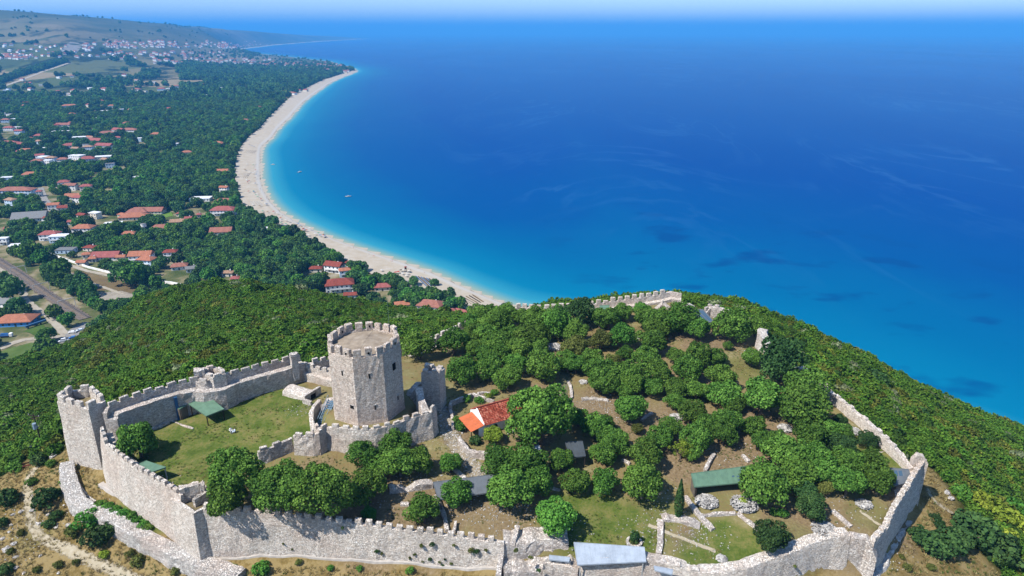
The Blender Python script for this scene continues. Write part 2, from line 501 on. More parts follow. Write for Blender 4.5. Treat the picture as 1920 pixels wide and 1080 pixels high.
# scrub floor outside the enclosure away from the dry strip
scr = k.math('MULTIPLY', hm_, k.math('SUBTRACT', 1.0, k.attr('zin').outputs['Fac']))
c = k.mix(scr, c, floor_)
c = k.mix(hm_, plainc, c)
sand = k.ramp(n2, [(0.3, lin('#d8ccb6')), (0.7, lin('#e8decb'))])
c = k.mix(k.rng(k.attr('shore').outputs['Fac'], 9, 4), c, sand)
k.base(c)
hgt = k.math('ADD', k.math('MULTIPLY', n3, 0.5), n2)
k.bump(hgt, 0.6, 0.25)
M_GROUND = k.m
zin = np.zeros(len(gxf))
# bare surfaces (no scrub): inside the walls and the dry strip in front
front = np.clip(zone_dry, 0, 1)
zin[nearm] = np.where(din > -0.5, 1.0, 0.0)
fx = zone_dry.copy()
CLEAR = [P(0, 1200, 100)[:2], P(-250, 1010, 105)[:2], P(-20, 900, 106)[:2], P(45, 862, 110)[:2], P(118, 868, 111)[:2], P(128, 820, 112)[:2], P(190, 800, 112)[:2],
         P(262, 905, 112)[:2], P(345, 960, 112)[:2], P(420, 1000, 112)[:2], P(900, 1030, 110)[:2], P(1600, 1000, 110)[:2], P(1700, 900, 111)[:2], P(1742, 852, 112)[:2],
         P(1765, 900, 107)[:2], P(1790, 960, 105)[:2], P(1800, 1010, 104)[:2], P(1860, 1060, 102)[:2], P(1930, 1120, 98)[:2], (60, 30), (-60, 30)]
cl = inside(xn, yn, CLEAR)
cd = seg_dist(xn, yn, CLEAR, True) * np.where(cl, 1, -1)
zin[nearm] = np.maximum(zin[nearm], smooth(-2.5, 2.0, cd + 2.0 * vnoise(xn, yn, 5, 12)))
float_attr(g_me, 'zin', zin)
ground = link('ground', g_me, M_GROUND)
tag(ground, 'dry earth and grass of the castle hill running down to the coastal plain', 'ground', kind='structure')

# ------------------------------------------------------------------ sea
sx = axis(-60, 400, 10, -95000, 95000, 1.035)
sy = axis(150, 700, 10, -3000, 95000, 1.035)
ax_, ay_ = np.meshgrid(sx, sy)
axf, ayf = ax_.ravel(), ay_.ravel()
s_me = mesh_np('sea', np.stack([axf, ayf, np.zeros(len(axf))], 1), grid_faces(len(sx), len(sy)), True)
_, ssd = lowland(axf, ayf)
float_attr(s_me, 'shore', -ssd)
k = NT('sea_water', 0.2, 0.5)
k.b.inputs['IOR'].default_value = 1.015
p = k.pos((1, 1, 0))
sh = k.attr('shore').outputs['Fac']
big = k.noise(k.pos((1, 0.6, 0)), 0.004, 4, 0.6)
dist = k.math('ADD', sh, k.math('MULTIPLY', k.math('SUBTRACT', big, 0.5), k.rng(sh, 20, 300, 0, 260)))
sx_ = k.n('SeparateXYZ'); g1 = k.n('NewGeometry'); k.l(g1.outputs['Position'], sx_.inputs[0])
d01 = k.rng(k.math('MULTIPLY', dist, k.rng(sx_.outputs[0], -20, 120, 1.0, 0.58)), 0, 1000)      # wider shelf under the headland
col = k.ramp(d01, [(0.0, lin('#c2c7b0')), (0.006, lin('#8fc0bd')), (0.014, lin('#3fb0cc')), (0.035, lin('#068ebc')), (0.085, lin('#0079b2')), (0.17, lin('#0062ac')), (0.36, lin('#0054aa')), (1.0, lin('#0052a8'))])
# posidonia beds in the shallows
pn = k.noise(k.pos((0.7, 1.0, 0)), 0.022, 3, 0.5)
bed = k.math('MULTIPLY', k.rng(pn, 0.56, 0.66), k.math('MULTIPLY', k.rng(dist, 30, 60), k.rng(dist, 380, 250)))
col = k.mix(k.math('MULTIPLY', k.math('MULTIPLY', bed, k.rng(sx_.outputs[0], 20, 110)), 0.65), col, lin('#034f97'))
# wind slicks further out, their sheen painted as a paler blue
w = k.noise(k.pos((1.0, 0.32, 0)), 0.0026, 4, 0.6, 3.2)
sl = k.math('MULTIPLY', k.rng(k.math('ABSOLUTE', k.math('SUBTRACT', w, 0.50)), 0.035, 0.0), k.rng(sh, 60, 260))
sl = k.math('MULTIPLY', sl, k.rng(k.noise(k.pos((1, 0.5, 0)), 0.0016, 3), 0.42, 0.6))
w3 = k.noise(k.pos((1.0, 0.3, 0)), 0.009, 4, 0.65, 1.5)
sl = k.math('MULTIPLY', sl, k.rng(w3, 0.3, 0.6))
col = k.mix(k.math('MULTIPLY', sl, 0.26), col, lin('#4f95d2'))
lanes = k.noise(k.pos((1.0, 0.35, 0)), 0.0011, 3, 0.5, 0.8)
col = k.mix(k.math('MULTIPLY', k.rng(lanes, 0.35, 0.65), k.rng(sh, 150, 600, 0, 0.22)), col, lin('#0a70c4'))
k.base(col)
rip = k.noise(k.pos((0.5, 1.4, 0)), 0.35, 3, 0.6)
k.bump(rip, 0.22, 0.6)
sea = link('sea', s_me, k.m)
tag(sea, 'deep blue sea turning turquoise along the curved beach', 'sea', kind='structure')

# ------------------------------------------------------------------ beach (sand ribbon from the trees down under the water)
in_px = [(900, 590), (877, 583), (853, 567), (817, 556), (788, 552), (758, 537), (716, 526), (655, 491), (600, 466), (550, 440), (510, 419), (480, 402), (453, 381), (443, 353), (440, 325), (441, 298), (447, 281),
         (467, 257), (489, 239), (500, 225), (515, 209), (545, 182), (581, 162), (604, 151), (641, 139), (660, 133)]
def resample(pts, n):
    q = np.array(pts, float)
    d = np.concatenate([[0], np.cumsum(np.hypot(*(q[1:, :2] - q[:-1, :2]).T))])
    t = np.linspace(0, d[-1], n)
    return np.stack([np.interp(t, d, q[:, i]) for i in range(q.shape[1])], 1)
def px_curve(px, z, n):
    # resample in survey space so the near end keeps detail
    q = resample(px, n)
    return np.array([P(u, v, z)[:2] for u, v in q])
NB = 220
outer = px_curve([(975, 584)] + coast_px[:26], 0.0, NB)
innerl = px_curve(in_px, 2.0, NB)
rows = 12
bv = []
for j in range(rows):
    t = j / (rows - 1)
    tt = -0.10 + 1.10 * t
    pt = outer + (innerl - outer) * tt
    zz = np.interp(tt, [-0.1, 0, 0.08, 0.25, 1.0], [-1.2, -0.05, 0.9, 1.5, 2.6]) + 0.12 * vnoise(pt[:, 0], pt[:, 1], 11, 3)
    if tt > 0.2:
        zz = np.maximum(zz, HZ(pt[:, 0], pt[:, 1]) + 0.25)
    bv.append(np.concatenate([pt, zz[:, None]], 1))
b_me = mesh_np('beach', np.concatenate(bv), grid_faces(NB, rows), True)
float_attr(b_me, 'across', np.repeat(np.linspace(-0.1, 1, rows), NB))
k = NT('beach_sand', 0.95, 0.05)
n = k.noise(k.pos(), 0.12, 5, 0.6); nf = k.noise(k.pos(), 1.5, 3)
c = k.ramp(n, [(0.3, lin('#d9c9b0')), (0.5, lin('#e4d6c0')), (0.7, lin('#eee3d2'))])
ac = k.math('ADD', k.attr('across').outputs['Fac'], k.math('MULTIPLY', k.math('SUBTRACT', n, 0.5), 0.12))
c = k.mix(k.math('MULTIPLY', k.rng(k.math('ABSOLUTE', k.math('SUBTRACT', ac, 0.12)), 0.12, 0.03), 0.75), c, lin('#f0ebe2'))
c = k.mix(k.rng(ac, 0.055, 0.01), c, lin('#a08e74'))
k.base(c); k.bump(nf, 0.3, 0.2)
beach = link('beach', b_me, k.m)
tag(beach, 'pale sand beach curving along the bay', 'beach', kind='structure')
fo = resample([P(u, v, 0)[:2] for u, v in [(438, 93.6), (465, 90.5), (510, 85), (585, 79), (650, 75), (692, 73)]], 60)
fi = fo + np.array([-1, 1.0]) * np.linspace(40, 80, 60)[:, None] + np.stack([np.zeros(60), np.linspace(90, 420, 60)], 1)
fb = mesh_np('far_beach', np.concatenate([np.c_[fo, np.full(60, 1.6)], np.c_[fi, HZ(fi[:, 0], fi[:, 1]) + 4.0]]), grid_faces(60, 2))
far_beach = link('far_beach', fb, plain('far_sand', '#e2d6c2', 0.9, 0.05, 0.01))
tag(far_beach, 'thin white far beach beyond the distant town', 'beach', kind='structure')

# ------------------------------------------------------------------ masonry
def stone_mat(name, c0, c1, c2, scale=2.6, stain=0.35):
    k = NT(name, 0.92, 0.1)
    p = k.pos((1, 1, 1.9))
    wv = k.n('TexNoise'); wv.inputs['Scale'].default_value = 2.3; k.l(p, wv.inputs['Vector'])
    warp = k.n('VectorMath', operation='MULTIPLY_ADD'); k.l(wv.outputs['Color'], warp.inputs[0]); warp.inputs[1].default_value = (0.22, 0.22, 0.22); k.l(p, warp.inputs[2])
    v = k.n('TexVoronoi', feature='F1'); v.inputs['Scale'].default_value = scale; k.l(warp.outputs[0], v.inputs['Vector'])
    e = k.n('TexVoronoi', feature='DISTANCE_TO_EDGE'); e.inputs['Scale'].default_value = scale; k.l(warp.outputs[0], e.inputs['Vector'])
    sc = k.n('SeparateColor'); k.l(v.outputs['Color'], sc.inputs[0])
    c = k.ramp(sc.outputs[0], [(0.0, c0), (0.5, c1), (1.0, c2)])
    hue = k.mix(k.math('MULTIPLY', sc.outputs[1], 0.35), c, (c1[0] * 1.08, c1[1] * 0.93, c1[2] * 0.82, 1))
    big = k.noise(k.pos(), 0.22, 5, 0.62)
    c = k.mix(k.rng(big, 0.48, 0.68, 0, stain), hue, (0.20, 0.175, 0.15, 1))
    strk = k.noise(k.pos((1.0, 1.0, 0.12)), 0.9, 4, 0.6)
    c = k.mix(k.rng(strk, 0.54, 0.72, 0, 0.12 + stain), c, (0.17, 0.15, 0.13, 1))
    pink = k.noise(k.pos(), 0.13, 3)
    c = k.mix(k.rng(pink, 0.52, 0.64, 0, 0.30), c, (0.56, 0.40, 0.31, 1))
    joint = k.math('MULTIPLY', k.rng(e.outputs['Distance'], 0.09, 0.02), k.rng(k.noise(k.pos(), 1.7, 3, 0.6), 0.4, 0.65, 0.1, 0.75))
    c = k.mix(joint, c, tuple(q * 0.42 for q in c1[:3]) + (1,))
    hole = k.noise(k.pos((1, 1, 2.2)), 3.3, 2, 0.5)
    c = k.mix(k.rng(hole, 0.68, 0.76, 0, 0.7), c, (0.10, 0.09, 0.085, 1))
    k.base(c)
    h = k.math('ADD', k.rng(e.outputs['Distance'], 0.0, 0.16), k.math('MULTIPLY', k.noise(k.pos(), 5, 3), 0.5))
    k.bump(h, 1.0, 0.16)
    return k.m
M_STONE = stone_mat('wall_stone', (0.44, 0.385, 0.335, 1), (0.74, 0.675, 0.60, 1), (0.88, 0.835, 0.765, 1), 3.3, 0.22)
M_STONE_KEEP = stone_mat('keep_stone', (0.42, 0.34, 0.28, 1), (0.70, 0.605, 0.52, 1), (0.86, 0.785, 0.705, 1), 3.3, 0.2)
M_STONE_GREY = stone_mat('weathered_stone', (0.34, 0.30, 0.27, 1), (0.61, 0.56, 0.51, 1), (0.80, 0.755, 0.70, 1), 3.0, 0.3)
M_CAP = stone_mat('capping_stone', (0.50, 0.46, 0.42, 1), (0.62, 0.59, 0.55, 1), (0.74, 0.71, 0.67, 1), 2.4, 0.2)
M_RUBBLE = stone_mat('rubble_stone', (0.36, 0.34, 0.32, 1), (0.54, 0.52, 0.49, 1), (0.72, 0.70, 0.67, 1), 2.7, 0.3)

def dens(pts, step):
    """resample a polyline keeping its corners"""
    out = []
    for a, b in zip(pts[:-1], pts[1:]):
        a = np.array(a, float); b = np.array(b, float)
        n = max(1, int(round(np.hypot(*(b - a)[:2]) / step)))
        for i in range(n):
            out.append(a + (b - a) * i / n)
    out.append(np.array(pts[-1], float))
    return np.array(out)

def normals2(q, closed=False):
    t = np.zeros((len(q), 2))
    if closed:
        t = np.roll(q[:, :2], -1, 0) - np.roll(q[:, :2], 1, 0)
    else:
        t[1:-1] = q[2:, :2] - q[:-2, :2]; t[0] = q[1, :2] - q[0, :2]; t[-1] = q[-1, :2] - q[-2, :2]
    t /= np.linalg.norm(t, axis=1)[:, None] + 1e-9
    return t, np.stack([t[:, 1], -t[:, 0]], 1)       # tangent, right-hand normal

def wall_mesh(name, pts, profile, rough=0.07, top_rough=0.08, step=0.7, closed=False, ruin=0.0, base_drop=0.8, seed=1, base_to=None):
    """pts: crest (x, y, z) in order, the right-hand side of travel is the OUTER face.
    profile: list of (offset inward from outer face, 't' or 'b' or 'm:<frac>', extra)"""
    q = dens(list(pts) + ([pts[0]] if closed else []), step)
    if closed: q = q[:-1]
    t, nrm = normals2(q, closed)
    n = len(q)
    zt = q[:, 2].copy()
    if ruin > 0:
        zt -= ruin * np.clip(0.5 + 0.8 * vnoise(q[:, 0], q[:, 1], 2.6, seed) + 0.5 * vnoise(q[:, 0], q[:, 1], 0.9, seed + 3), 0, 1.6)
    cols = []
    for off, mode, ex in profile:
        xy = q[:, :2] - nrm * off
        base = HZ(xy[:, 0], xy[:, 1]) - base_drop
        if base_to is not None: base = np.minimum(base, base_to)
        if mode == 't':
            z = zt + ex + top_rough * vnoise(xy[:, 0], xy[:, 1], 0.8, seed + 5) + 0.6 * top_rough * (rng.random(n) - 0.5)
        elif mode == 'b':
            z = base + ex
        else:
            f = float(mode[1:]); z = base + (zt + ex - base) * f
        d = rough * (vnoise(q[:, 0] + z * 0.7 + off * 9, q[:, 1] + z * 1.1, 1.3, seed + 7) + 0.6 * (rng.random(n) - 0.5))
        cols.append(np.concatenate([xy + nrm * d[:, None], z[:, None]], 1))
    m = len(cols)
    V = np.stack(cols, 1).reshape(-1, 3)
    F = []
    for i in range(n if closed else n - 1):
        j = (i + 1) % n
        for c in range(m - 1):
            F.append([i * m + c, i * m + c + 1, j * m + c + 1, j * m + c])
    if not closed:
        F.append([c for c in range(m)][::-1]); F.append([(n - 1) * m + c for c in range(m)])
    return mesh_np(name, V, F), q, nrm, t

def face_rows(off, k=4, batter=0.0, ex=0.0, up=True):
    fr = [i / k for i in range(1, k)]
    rows = [(off - batter * (1 - f), 'm%f' % f, ex) for f in fr]
    return rows if up else rows[::-1]

def prof_walk(th=2.0, par=0.65, drop=1.3, batter=0.05, k=4):
    """parapet on the outer edge, walkway behind"""
    b = batter * 8
    return [(-b, 'b', 0)] + face_rows(0, k, b) + [(0, 't', 0), (par, 't', 0), (par + 0.02, 't', -drop), (th, 't', -drop)] + face_rows(th + 0.0, k, 0, -drop, False) + [(th + 0.1, 'b', 0)]

def prof_plain(th=1.4, batter=0.04, k=4):
    b = batter * 8
    return [(-b, 'b', 0)] + face_rows(0, k, b) + [(0, 't', -0.08), (0.12, 't', 0), (th - 0.12, 't', 0), (th, 't', -0.08)] + face_rows(th, k, 0, 0, False) + [(th + 0.1, 'b', 0)]

MERL = []
def merlon_mesh(seed):
    """worn block 1 x 1 x 1, base at z = 0"""
    bm = bmesh.new()
    bmesh.ops.create_cube(bm, size=1)
    bmesh.ops.translate(bm, verts=bm.verts, vec=(0, 0, 0.5))
    bmesh.ops.bevel(bm, geom=[e for e in bm.edges if max(v.co.z for v in e.verts) > 0.9 or abs(e.verts[0].co.z - e.verts[1].co.z) > 0.5], offset=0.07, segments=1, affect='EDGES')
    rr = random.Random(seed)
    for v in bm.verts:
        v.co += Vector((rr.uniform(-.05, .05), rr.uniform(-.05, .05), rr.uniform(-.07, .05) if v.co.z > .5 else -0.15))
    me = bpy.data.meshes.new('merlon'); bm.to_mesh(me); bm.free()
    return me
for i in range(7): MERL.append(merlon_mesh(i))
_merl = {}
def merlons(parent, pts, off, width, gap, h, th, mat, outer_right=True, start=0.3, jitter=0.15, skip=0.0, zoff=-0.05, closed=False, name='merlon'):
    q = np.array(list(pts) + ([pts[0]] if closed else []), float)
    d = np.concatenate([[0], np.cumsum(np.hypot(*(q[1:, :2] - q[:-1, :2]).T))])
    s = start
    rr = random.Random(len(pts) * 31 + int(d[-1] * 7))
    while s + width < d[-1]:
        m = s + width / 2
        x, y, z = (np.interp(m, d, q[:, i]) for i in range(3))
        j = int(np.searchsorted(d, m)) - 1
        tx, ty = q[j + 1, 0] - q[j, 0], q[j + 1, 1] - q[j, 1]
        L = math.hypot(tx, ty); tx /= L; ty /= L
        nx, ny = ty, -tx
        if rr.random() >= skip:
            key = (rr.randrange(7), mat.name)
            if key not in _merl:
                me = MERL[key[0]].copy(); me.name = 'merlon'; me.materials.append(mat); _merl[key] = me
            o = bpy.data.objects.new(name, _merl[key])
            o.location = (x - nx * (off + th / 2), y - ny * (off + th / 2), z + zoff)
            o.rotation_euler = (0, 0, math.atan2(ty, tx) + rr.uniform(-.03, .03))
            o.scale = (width * rr.uniform(0.88, 1.08), th * rr.uniform(0.95, 1.05), h * (rr.uniform(1 - jitter * 1.6, 1 + jitter * 0.5) if rr.random() > 0.12 else rr.uniform(0.35, 0.7)))
            COL.objects.link(o); o.parent = parent
        s += width + gap * rr.uniform(0.85, 1.2)

def wall(name, label, pts, profile, mat, merl=None, cat='wall', group=None, **kw):
    me, q, nrm, t = wall_mesh(name, pts, profile, **kw)
    o = link(name, me, mat)
    tag(o, label, cat, group, 'thing')
    if merl:
        merlons(o, pts, mat=mat, **merl)
    return o

def px3(lst):
    return [P(*q) for q in lst]

# ---- curtain wall, front: corner tower to the ruined middle (outer face towards the camera => travel so that -Y is right: +X direction)
FW = px3([(378, 953, 118.45), (410, 957, 118.2), (520, 966, 117.4), (640, 980, 116.4), (750, 994, 115.6), (850, 1007, 115), (945, 1018, 114.6)])
wall('curtain_wall', 'long pale front curtain wall with small merlons below the trees', FW, prof_walk(1.7, 0.65, 1.0, 0.09), M_STONE,
     merl=dict(off=0.02, width=1.05, gap=0.55, h=0.95, th=0.62), group='castle curtain walls', rough=0.10, seed=2)
# pale mortar plinth along its foot
PL = [(x, y - 0.85, hz(x, y - 1.3) + 0.55) for x, y, z in dens(FW, 2.0)]
wall('wall_footing', 'white mortar footing along the foot of the front wall', PL, prof_plain(0.8, 0.03, 2), plain('lime_mortar', '#e9dfd4', 0.9, 0.1, 1.5), cat='footing', rough=0.05)
# ---- ruined middle stretch: thick rubble mass with stepped top
FM = px3([(945, 1018, 114.4), (985, 1016, 114.4), (1020, 1010, 114.3), (1066, 1012, 114.0)])
wall('ruined_wall', 'thick ruined rubble wall with broken top left of the white metal roof', FM, prof_plain(3.4, 0.06, 4), M_STONE_GREY, group='castle curtain walls', ruin=0.6, rough=0.14, top_rough=0.2, seed=4)
FM2 = [(x, y - 3.2, z - 2.4) for x, y, z in FM] + [P(1085, 1060, 111.6)]
wall('ruined_wall', 'lower broken outer face of the wall below the ruined stretch', FM2, prof_plain(3.1, 0.05, 4), M_STONE_GREY, ruin=0.8, rough=0.15, top_rough=0.22, seed=6)
FB = px3([(1018, 1046, 112.9), (1040, 1048, 112.7), (1066, 1052, 112.5), (1082, 1060, 112)])
wall('buttress_wall', 'small merloned buttress at the bottom edge beside the white metal roof', [(x, y - 1.2, z) for x, y, z in FB], prof_plain(1.5, 0.02, 3), M_STONE, merl=dict(off=0.4, width=1.0, gap=0.5, h=0.7, th=0.7), rough=0.12, seed=8)
SP1 = px3([(966, 1020, 114.2), (972, 1001, 114.7), (975, 985, 115.0)])
wall('cross_wall', 'thin wall running inward from the front wall by the green tree', SP1, prof_plain(0.8, 0.0, 2), M_STONE_GREY, rough=0.1, top_rough=0.15, seed=9)
SPB = [(x, y, z - 1.2) for x, y, z in px3([(939, 1068, 112.6), (943, 1042, 113.4), (946, 1020, 114.2)])]
wall('buttress_wall', 'narrow sloping buttress standing out from the ruined front wall', SPB, prof_plain(0.9, 0.0, 2), M_STONE_GREY, rough=0.1, seed=10)
# ---- front right
FR = px3([(1085, 1060, 112.3), (1100, 1052, 113.4), (1150, 1046, 113.7), (1210, 1047, 113.6), (1250, 1056, 112.5), (1300, 1070, 111.8), (1350, 1074, 111.6), (1400, 1066, 112), (1440, 1050, 112.4), (1480, 1037, 112.8), (1530, 1016, 113.3), (1560, 1006, 113.7), (1595, 1004, 113.8)])
wall('curtain_wall', 'weathered front wall with rubble top curving below the enclosure grass', FR, prof_plain(2.0, 0.10, 5), M_STONE, group='castle curtain walls', ruin=0.2, rough=0.06, top_rough=0.12, seed=11,
     merl=dict(off=0.1, width=1.5, gap=1.3, h=0.55, th=0.9, skip=0.35, zoff=-0.45))
# hollow broken bastion at the right front corner
BZ = [P(1597, 1005, 113.8), P(1625, 1012, 113.4), P(1636, 1030, 112.3), P(1644, 1048, 110.8)]
wall('ruined_bastion', 'broken rounded bastion at the lower right wall corner', BZ, prof_plain(1.6, 0.03, 4), M_STONE_GREY, cat='bastion', ruin=0.4, rough=0.07, top_rough=0.12, seed=13)
# ---- right front wall climbing away
RW = px3([(1640, 1016, 113.4), (1664, 990, 113.9), (1680, 955, 114.5), (1698, 925, 115.2), (1716, 895, 116.0), (1738, 862, 117.0)])
wall('curtain_wall', 'steep right wall with blue shaded outer face beside the dry slope', RW, prof_walk(2.0, 0.9, 0.9, 0.05), M_STONE, group='castle curtain walls', rough=0.12, seed=15,
     merl=dict(off=0.02, width=1.0, gap=0.32, h=0.5, th=0.85))
RF = [(x + 0.9, y - 0.75, hz(x + 1.6, y - 1.3) + 0.7) for x, y, z in dens(RW[:5], 2.0)]
wall('wall_footing', 'pale rock footing under the steep right wall', RF, prof_plain(0.9, 0.05, 2), M_CAP, cat='footing', rough=0.2, top_rough=0.2)
RT = px3([(1738, 862, 117), (1730, 850, 118.2), (1719, 843, 118.9), (1709, 852, 117.8)])
wall('ruined_bastion', 'jagged top bastion where the two right walls meet', RT, prof_plain(1.0, 0.02, 4), M_STONE, cat='bastion', ruin=0.6, rough=0.08, top_rough=0.15, seed=17)
# ---- right upper wall
RU = px3([(1712, 878, 116.0), (1694, 850, 117.2), (1670, 826, 117.9), (1640, 797, 118.3), (1600, 764, 118.7), (1560, 733, 119), (1545, 716, 119)])
wall('curtain_wall', 'grey right wall with walkway climbing behind the big trees', RU, prof_walk(2.6, 0.8, 2.4, 0.03), M_STONE, group='castle curtain walls', rough=0.12, top_rough=0.15, seed=19,
     merl=dict(off=0.05, width=1.2, gap=0.8, h=0.5, th=0.75, skip=0.25))
RU2 = px3([(1545, 716, 118.5), (1500, 680, 118), (1460, 660, 117.5)])
wall('ruined_wall', 'low overgrown stretch of right wall hidden behind the tall trees', RU2, prof_plain(1.4, 0.03, 3), M_STONE, ruin=1.4, rough=0.15, top_rough=0.2, seed=20)
# lone ruined pier at the upper right
PR = px3([(1452, 652, 119.5), (1446, 640, 121.0), (1438, 622, 122.6), (1441, 616, 122.6)])
wall('ruined_pier', 'tall sloping ruined wall pier standing at the upper right edge', PR, prof_plain(2.2, 0.05, 4), M_CAP, cat='ruin', ruin=0.3, rough=0.2, seed=21)
# ---- upper right ruins around the glass roof
UR = px3([(1372, 586, 121.2), (1350, 575, 121.6), (1332, 569, 121.9), (1318, 580, 120.6)])
wall('ruined_wall', 'crenellated grey ruin behind the glazed roof at the upper right', UR, prof_plain(1.4, 0.03, 3), M_STONE_GREY, ruin=0.5, rough=0.15, seed=22, merl=dict(off=0.2, width=1.1, gap=0.7, h=0.9, th=0.8, zoff=-0.4))
UR2 = px3([(1318, 581, 120.8), (1298, 570, 121.2), (1284, 565, 121.6), (1262, 572, 121.0)])
wall('ruined_wall', 'sloping grey ruin with broken gable below the back wall end', UR2, prof_plain(1.6, 0.03, 3), M_STONE_GREY, ruin=0.5, rough=0.18, top_rough=0.2, seed=23)
UR3 = px3([(1258, 574, 121.0), (1243, 561, 122.3), (1226, 575, 120.4)])
wall('ruined_wall', 'pointed grey rubble gable standing against the back wall', UR3, prof_plain(1.2, 0.03, 3), M_STONE_GREY, ruin=0.3, rough=0.15, top_rough=0.15, seed=24)
# ---- back wall
BW = px3([(1278, 549, 122.6), (1256, 546, 122.8), (1235, 551, 122.4), (1200, 557, 121.8), (1170, 561, 121.3), (1120, 568, 120.5), (1060, 574, 119.8), (1020, 577, 119.3), (975, 574, 119.3), (955, 578, 119)])
wall('curtain_wall', 'back curtain wall with square merlons against the blue sea', BW, prof_walk(2.2, 0.7, 1.4, 0.02), M_STONE, group='castle curtain walls', rough=0.1, seed=25,
     merl=dict(off=0.02, width=1.25, gap=0.72, h=1.15, th=0.68, start=5.0))
# ---- north wall from behind the keep to the trees
NW2 = px3([(880, 603, 119.6), (865, 609, 119.2), (840, 621, 118.8), (800, 640, 118.6), (755, 655, 118.8), (700, 668, 119.2), (640, 672, 120), (612, 675, 120.6), (574, 680, 121.5)])
wall('curtain_wall', 'north wall with sunlit walkway running from the keep towards the beach', NW2, prof_walk(2.1, 0.6, 1.5, 0.02), M_STONE, group='castle curtain walls', rough=0.1, seed=27,
     merl=dict(off=0.02, width=1.2, gap=0.75, h=1.0, th=0.6))

# ---- citadel
NWW = px3([(560, 664, 124.5), (548, 668, 124.5), (526, 677, 124.3), (483, 688, 124.2), (433, 702, 124.3), (412, 712, 124.4), (385, 716, 124.5), (366, 713, 124.7), (328, 720, 124.8), (290, 730, 124.9), (250, 743, 125), (217, 754, 125), (200, 764, 124.6), (193, 775, 124.2)])
wall('citadel_wall', 'long citadel wall with merlons and walkway between lawn and scrub', NWW, prof_walk(2.3, 0.6, 1.3, 0.03, 5), M_STONE_GREY, group='castle curtain walls', rough=0.12, seed=29,
     merl=dict(off=0.02, width=1.55, gap=0.55, h=1.0, th=0.58))
CP_ = px3([(553, 678, 122.4), (580, 686, 122.2), (605, 693, 122), (630, 700, 121.8)])
wall('citadel_wall', 'short inner citadel wall with sunlit face beside the keep', CP_[::-1], prof_walk(1.5, 0.6, 1.2, 0.03), M_STONE, group='castle curtain walls', rough=0.12, seed=31,
     merl=dict(off=0.02, width=1.1, gap=0.6, h=0.9, th=0.58))
# post at the corner
def block(name, label, cx, cy, w, d, z0, z1, rz, mat, cat='pier', merl_h=0, parent=None, rough=0.08):
    bm = bmesh.new()
    nx, ny, nz = max(2, int(w / 0.8)), max(2, int(d / 0.8)), max(2, int((z1 - z0) / 0.9))
    bmesh.ops.create_cube(bm, size=1)
    bmesh.ops.subdivide_edges(bm, edges=bm.edges, cuts=3, use_grid_fill=True)
    rr = random.Random(int(cx * 10 + cy * 3))
    for v in bm.verts:
        x, y, z = v.co
        v.co = Vector((x * w + rr.uniform(-rough, rough), y * d + rr.uniform(-rough, rough), z0 + (z + 0.5) * (z1 - z0) + (rr.uniform(-.18, .1) if z > 0.4 else 0)))
    me = bpy.data.meshes.new(name); bm.to_mesh(me); bm.free()
    o = link(name, me, mat, parent, (cx, cy, 0), rz)
    if parent is None: tag(o, label, cat, None, 'thing')
    return o
x, y, z = P(550, 664, 126)
block('wall_pier', 'small square stone post on the citadel wall corner', x, y, 1.4, 1.2, 120, 126.2, 0.6, M_CAP)

def tower(name, label, corners, z0, z1, mat, merl_w=1.2, gap=0.6, mh=1.1, th=0.7, batter=0.4, floor_drop=1.6, cat='tower', group=None):
    """polygonal tower from crest corners (counter-clockwise seen from above reversed so outer is right of travel)"""
    pts = [(x, y, z1) for x, y in corners]
    # make the right-hand side point outwards
    a = sum(pts[i][0] * pts[(i + 1) % len(pts)][1] - pts[(i + 1) % len(pts)][0] * pts[i][1] for i in range(len(pts)))
    if a < 0: pts = pts[::-1]
    me, q, nrm, t = wall_mesh(name, pts, [(-batter, 'b', 0)] + face_rows(0, 6, batter) + [(0, 't', 0), (th, 't', 0), (th + .02, 't', -floor_drop), (th + 0.2, 't', -floor_drop - 1.0)], closed=True, seed=len(pts) + 40, rough=0.08, base_to=z0)
    o = link(name, me, mat)
    tag(o, label, cat, group, 'thing')
    fl = mesh_np('tower_floor', [(x, y, z1 - floor_drop) for x, y, _ in [(p[0], p[1], 0) for p in pts]], [list(range(len(pts)))])
    # shrink the floor slightly
    c = np.mean([(p[0], p[1]) for p in pts], 0)
    for v in fl.vertices: v.co.x = c[0] + (v.co.x - c[0]) * 0.93; v.co.y = c[1] + (v.co.y - c[1]) * 0.93
    link('roof_floor', fl, plain(name + '_floor', '#a0916c', 0.95, 0.25, 2.0), o)
    if merl_w:
        for i in range(len(pts)):
            merlons(o, [pts[i], pts[(i + 1) % len(pts)]], 0.02, merl_w, gap, mh, th - 0.05, mat, start=0.25)
    return o

# gate-side tower on the far left
a = P(118, 757, 125.2); b = P(180, 772, 124.6); 
tower('corner_tower', 'tall square tower with merlons at the left end of the citadel', [(-85.0, 112.0), (-77.4, 108.9), (-76.1, 112.2), (-81.5, 117.2), (-85.2, 116.2)], 110.5, 125.3, M_STONE, 1.5, 0.75, 1.3, 0.8, 0.7, cat='tower', group='castle towers')
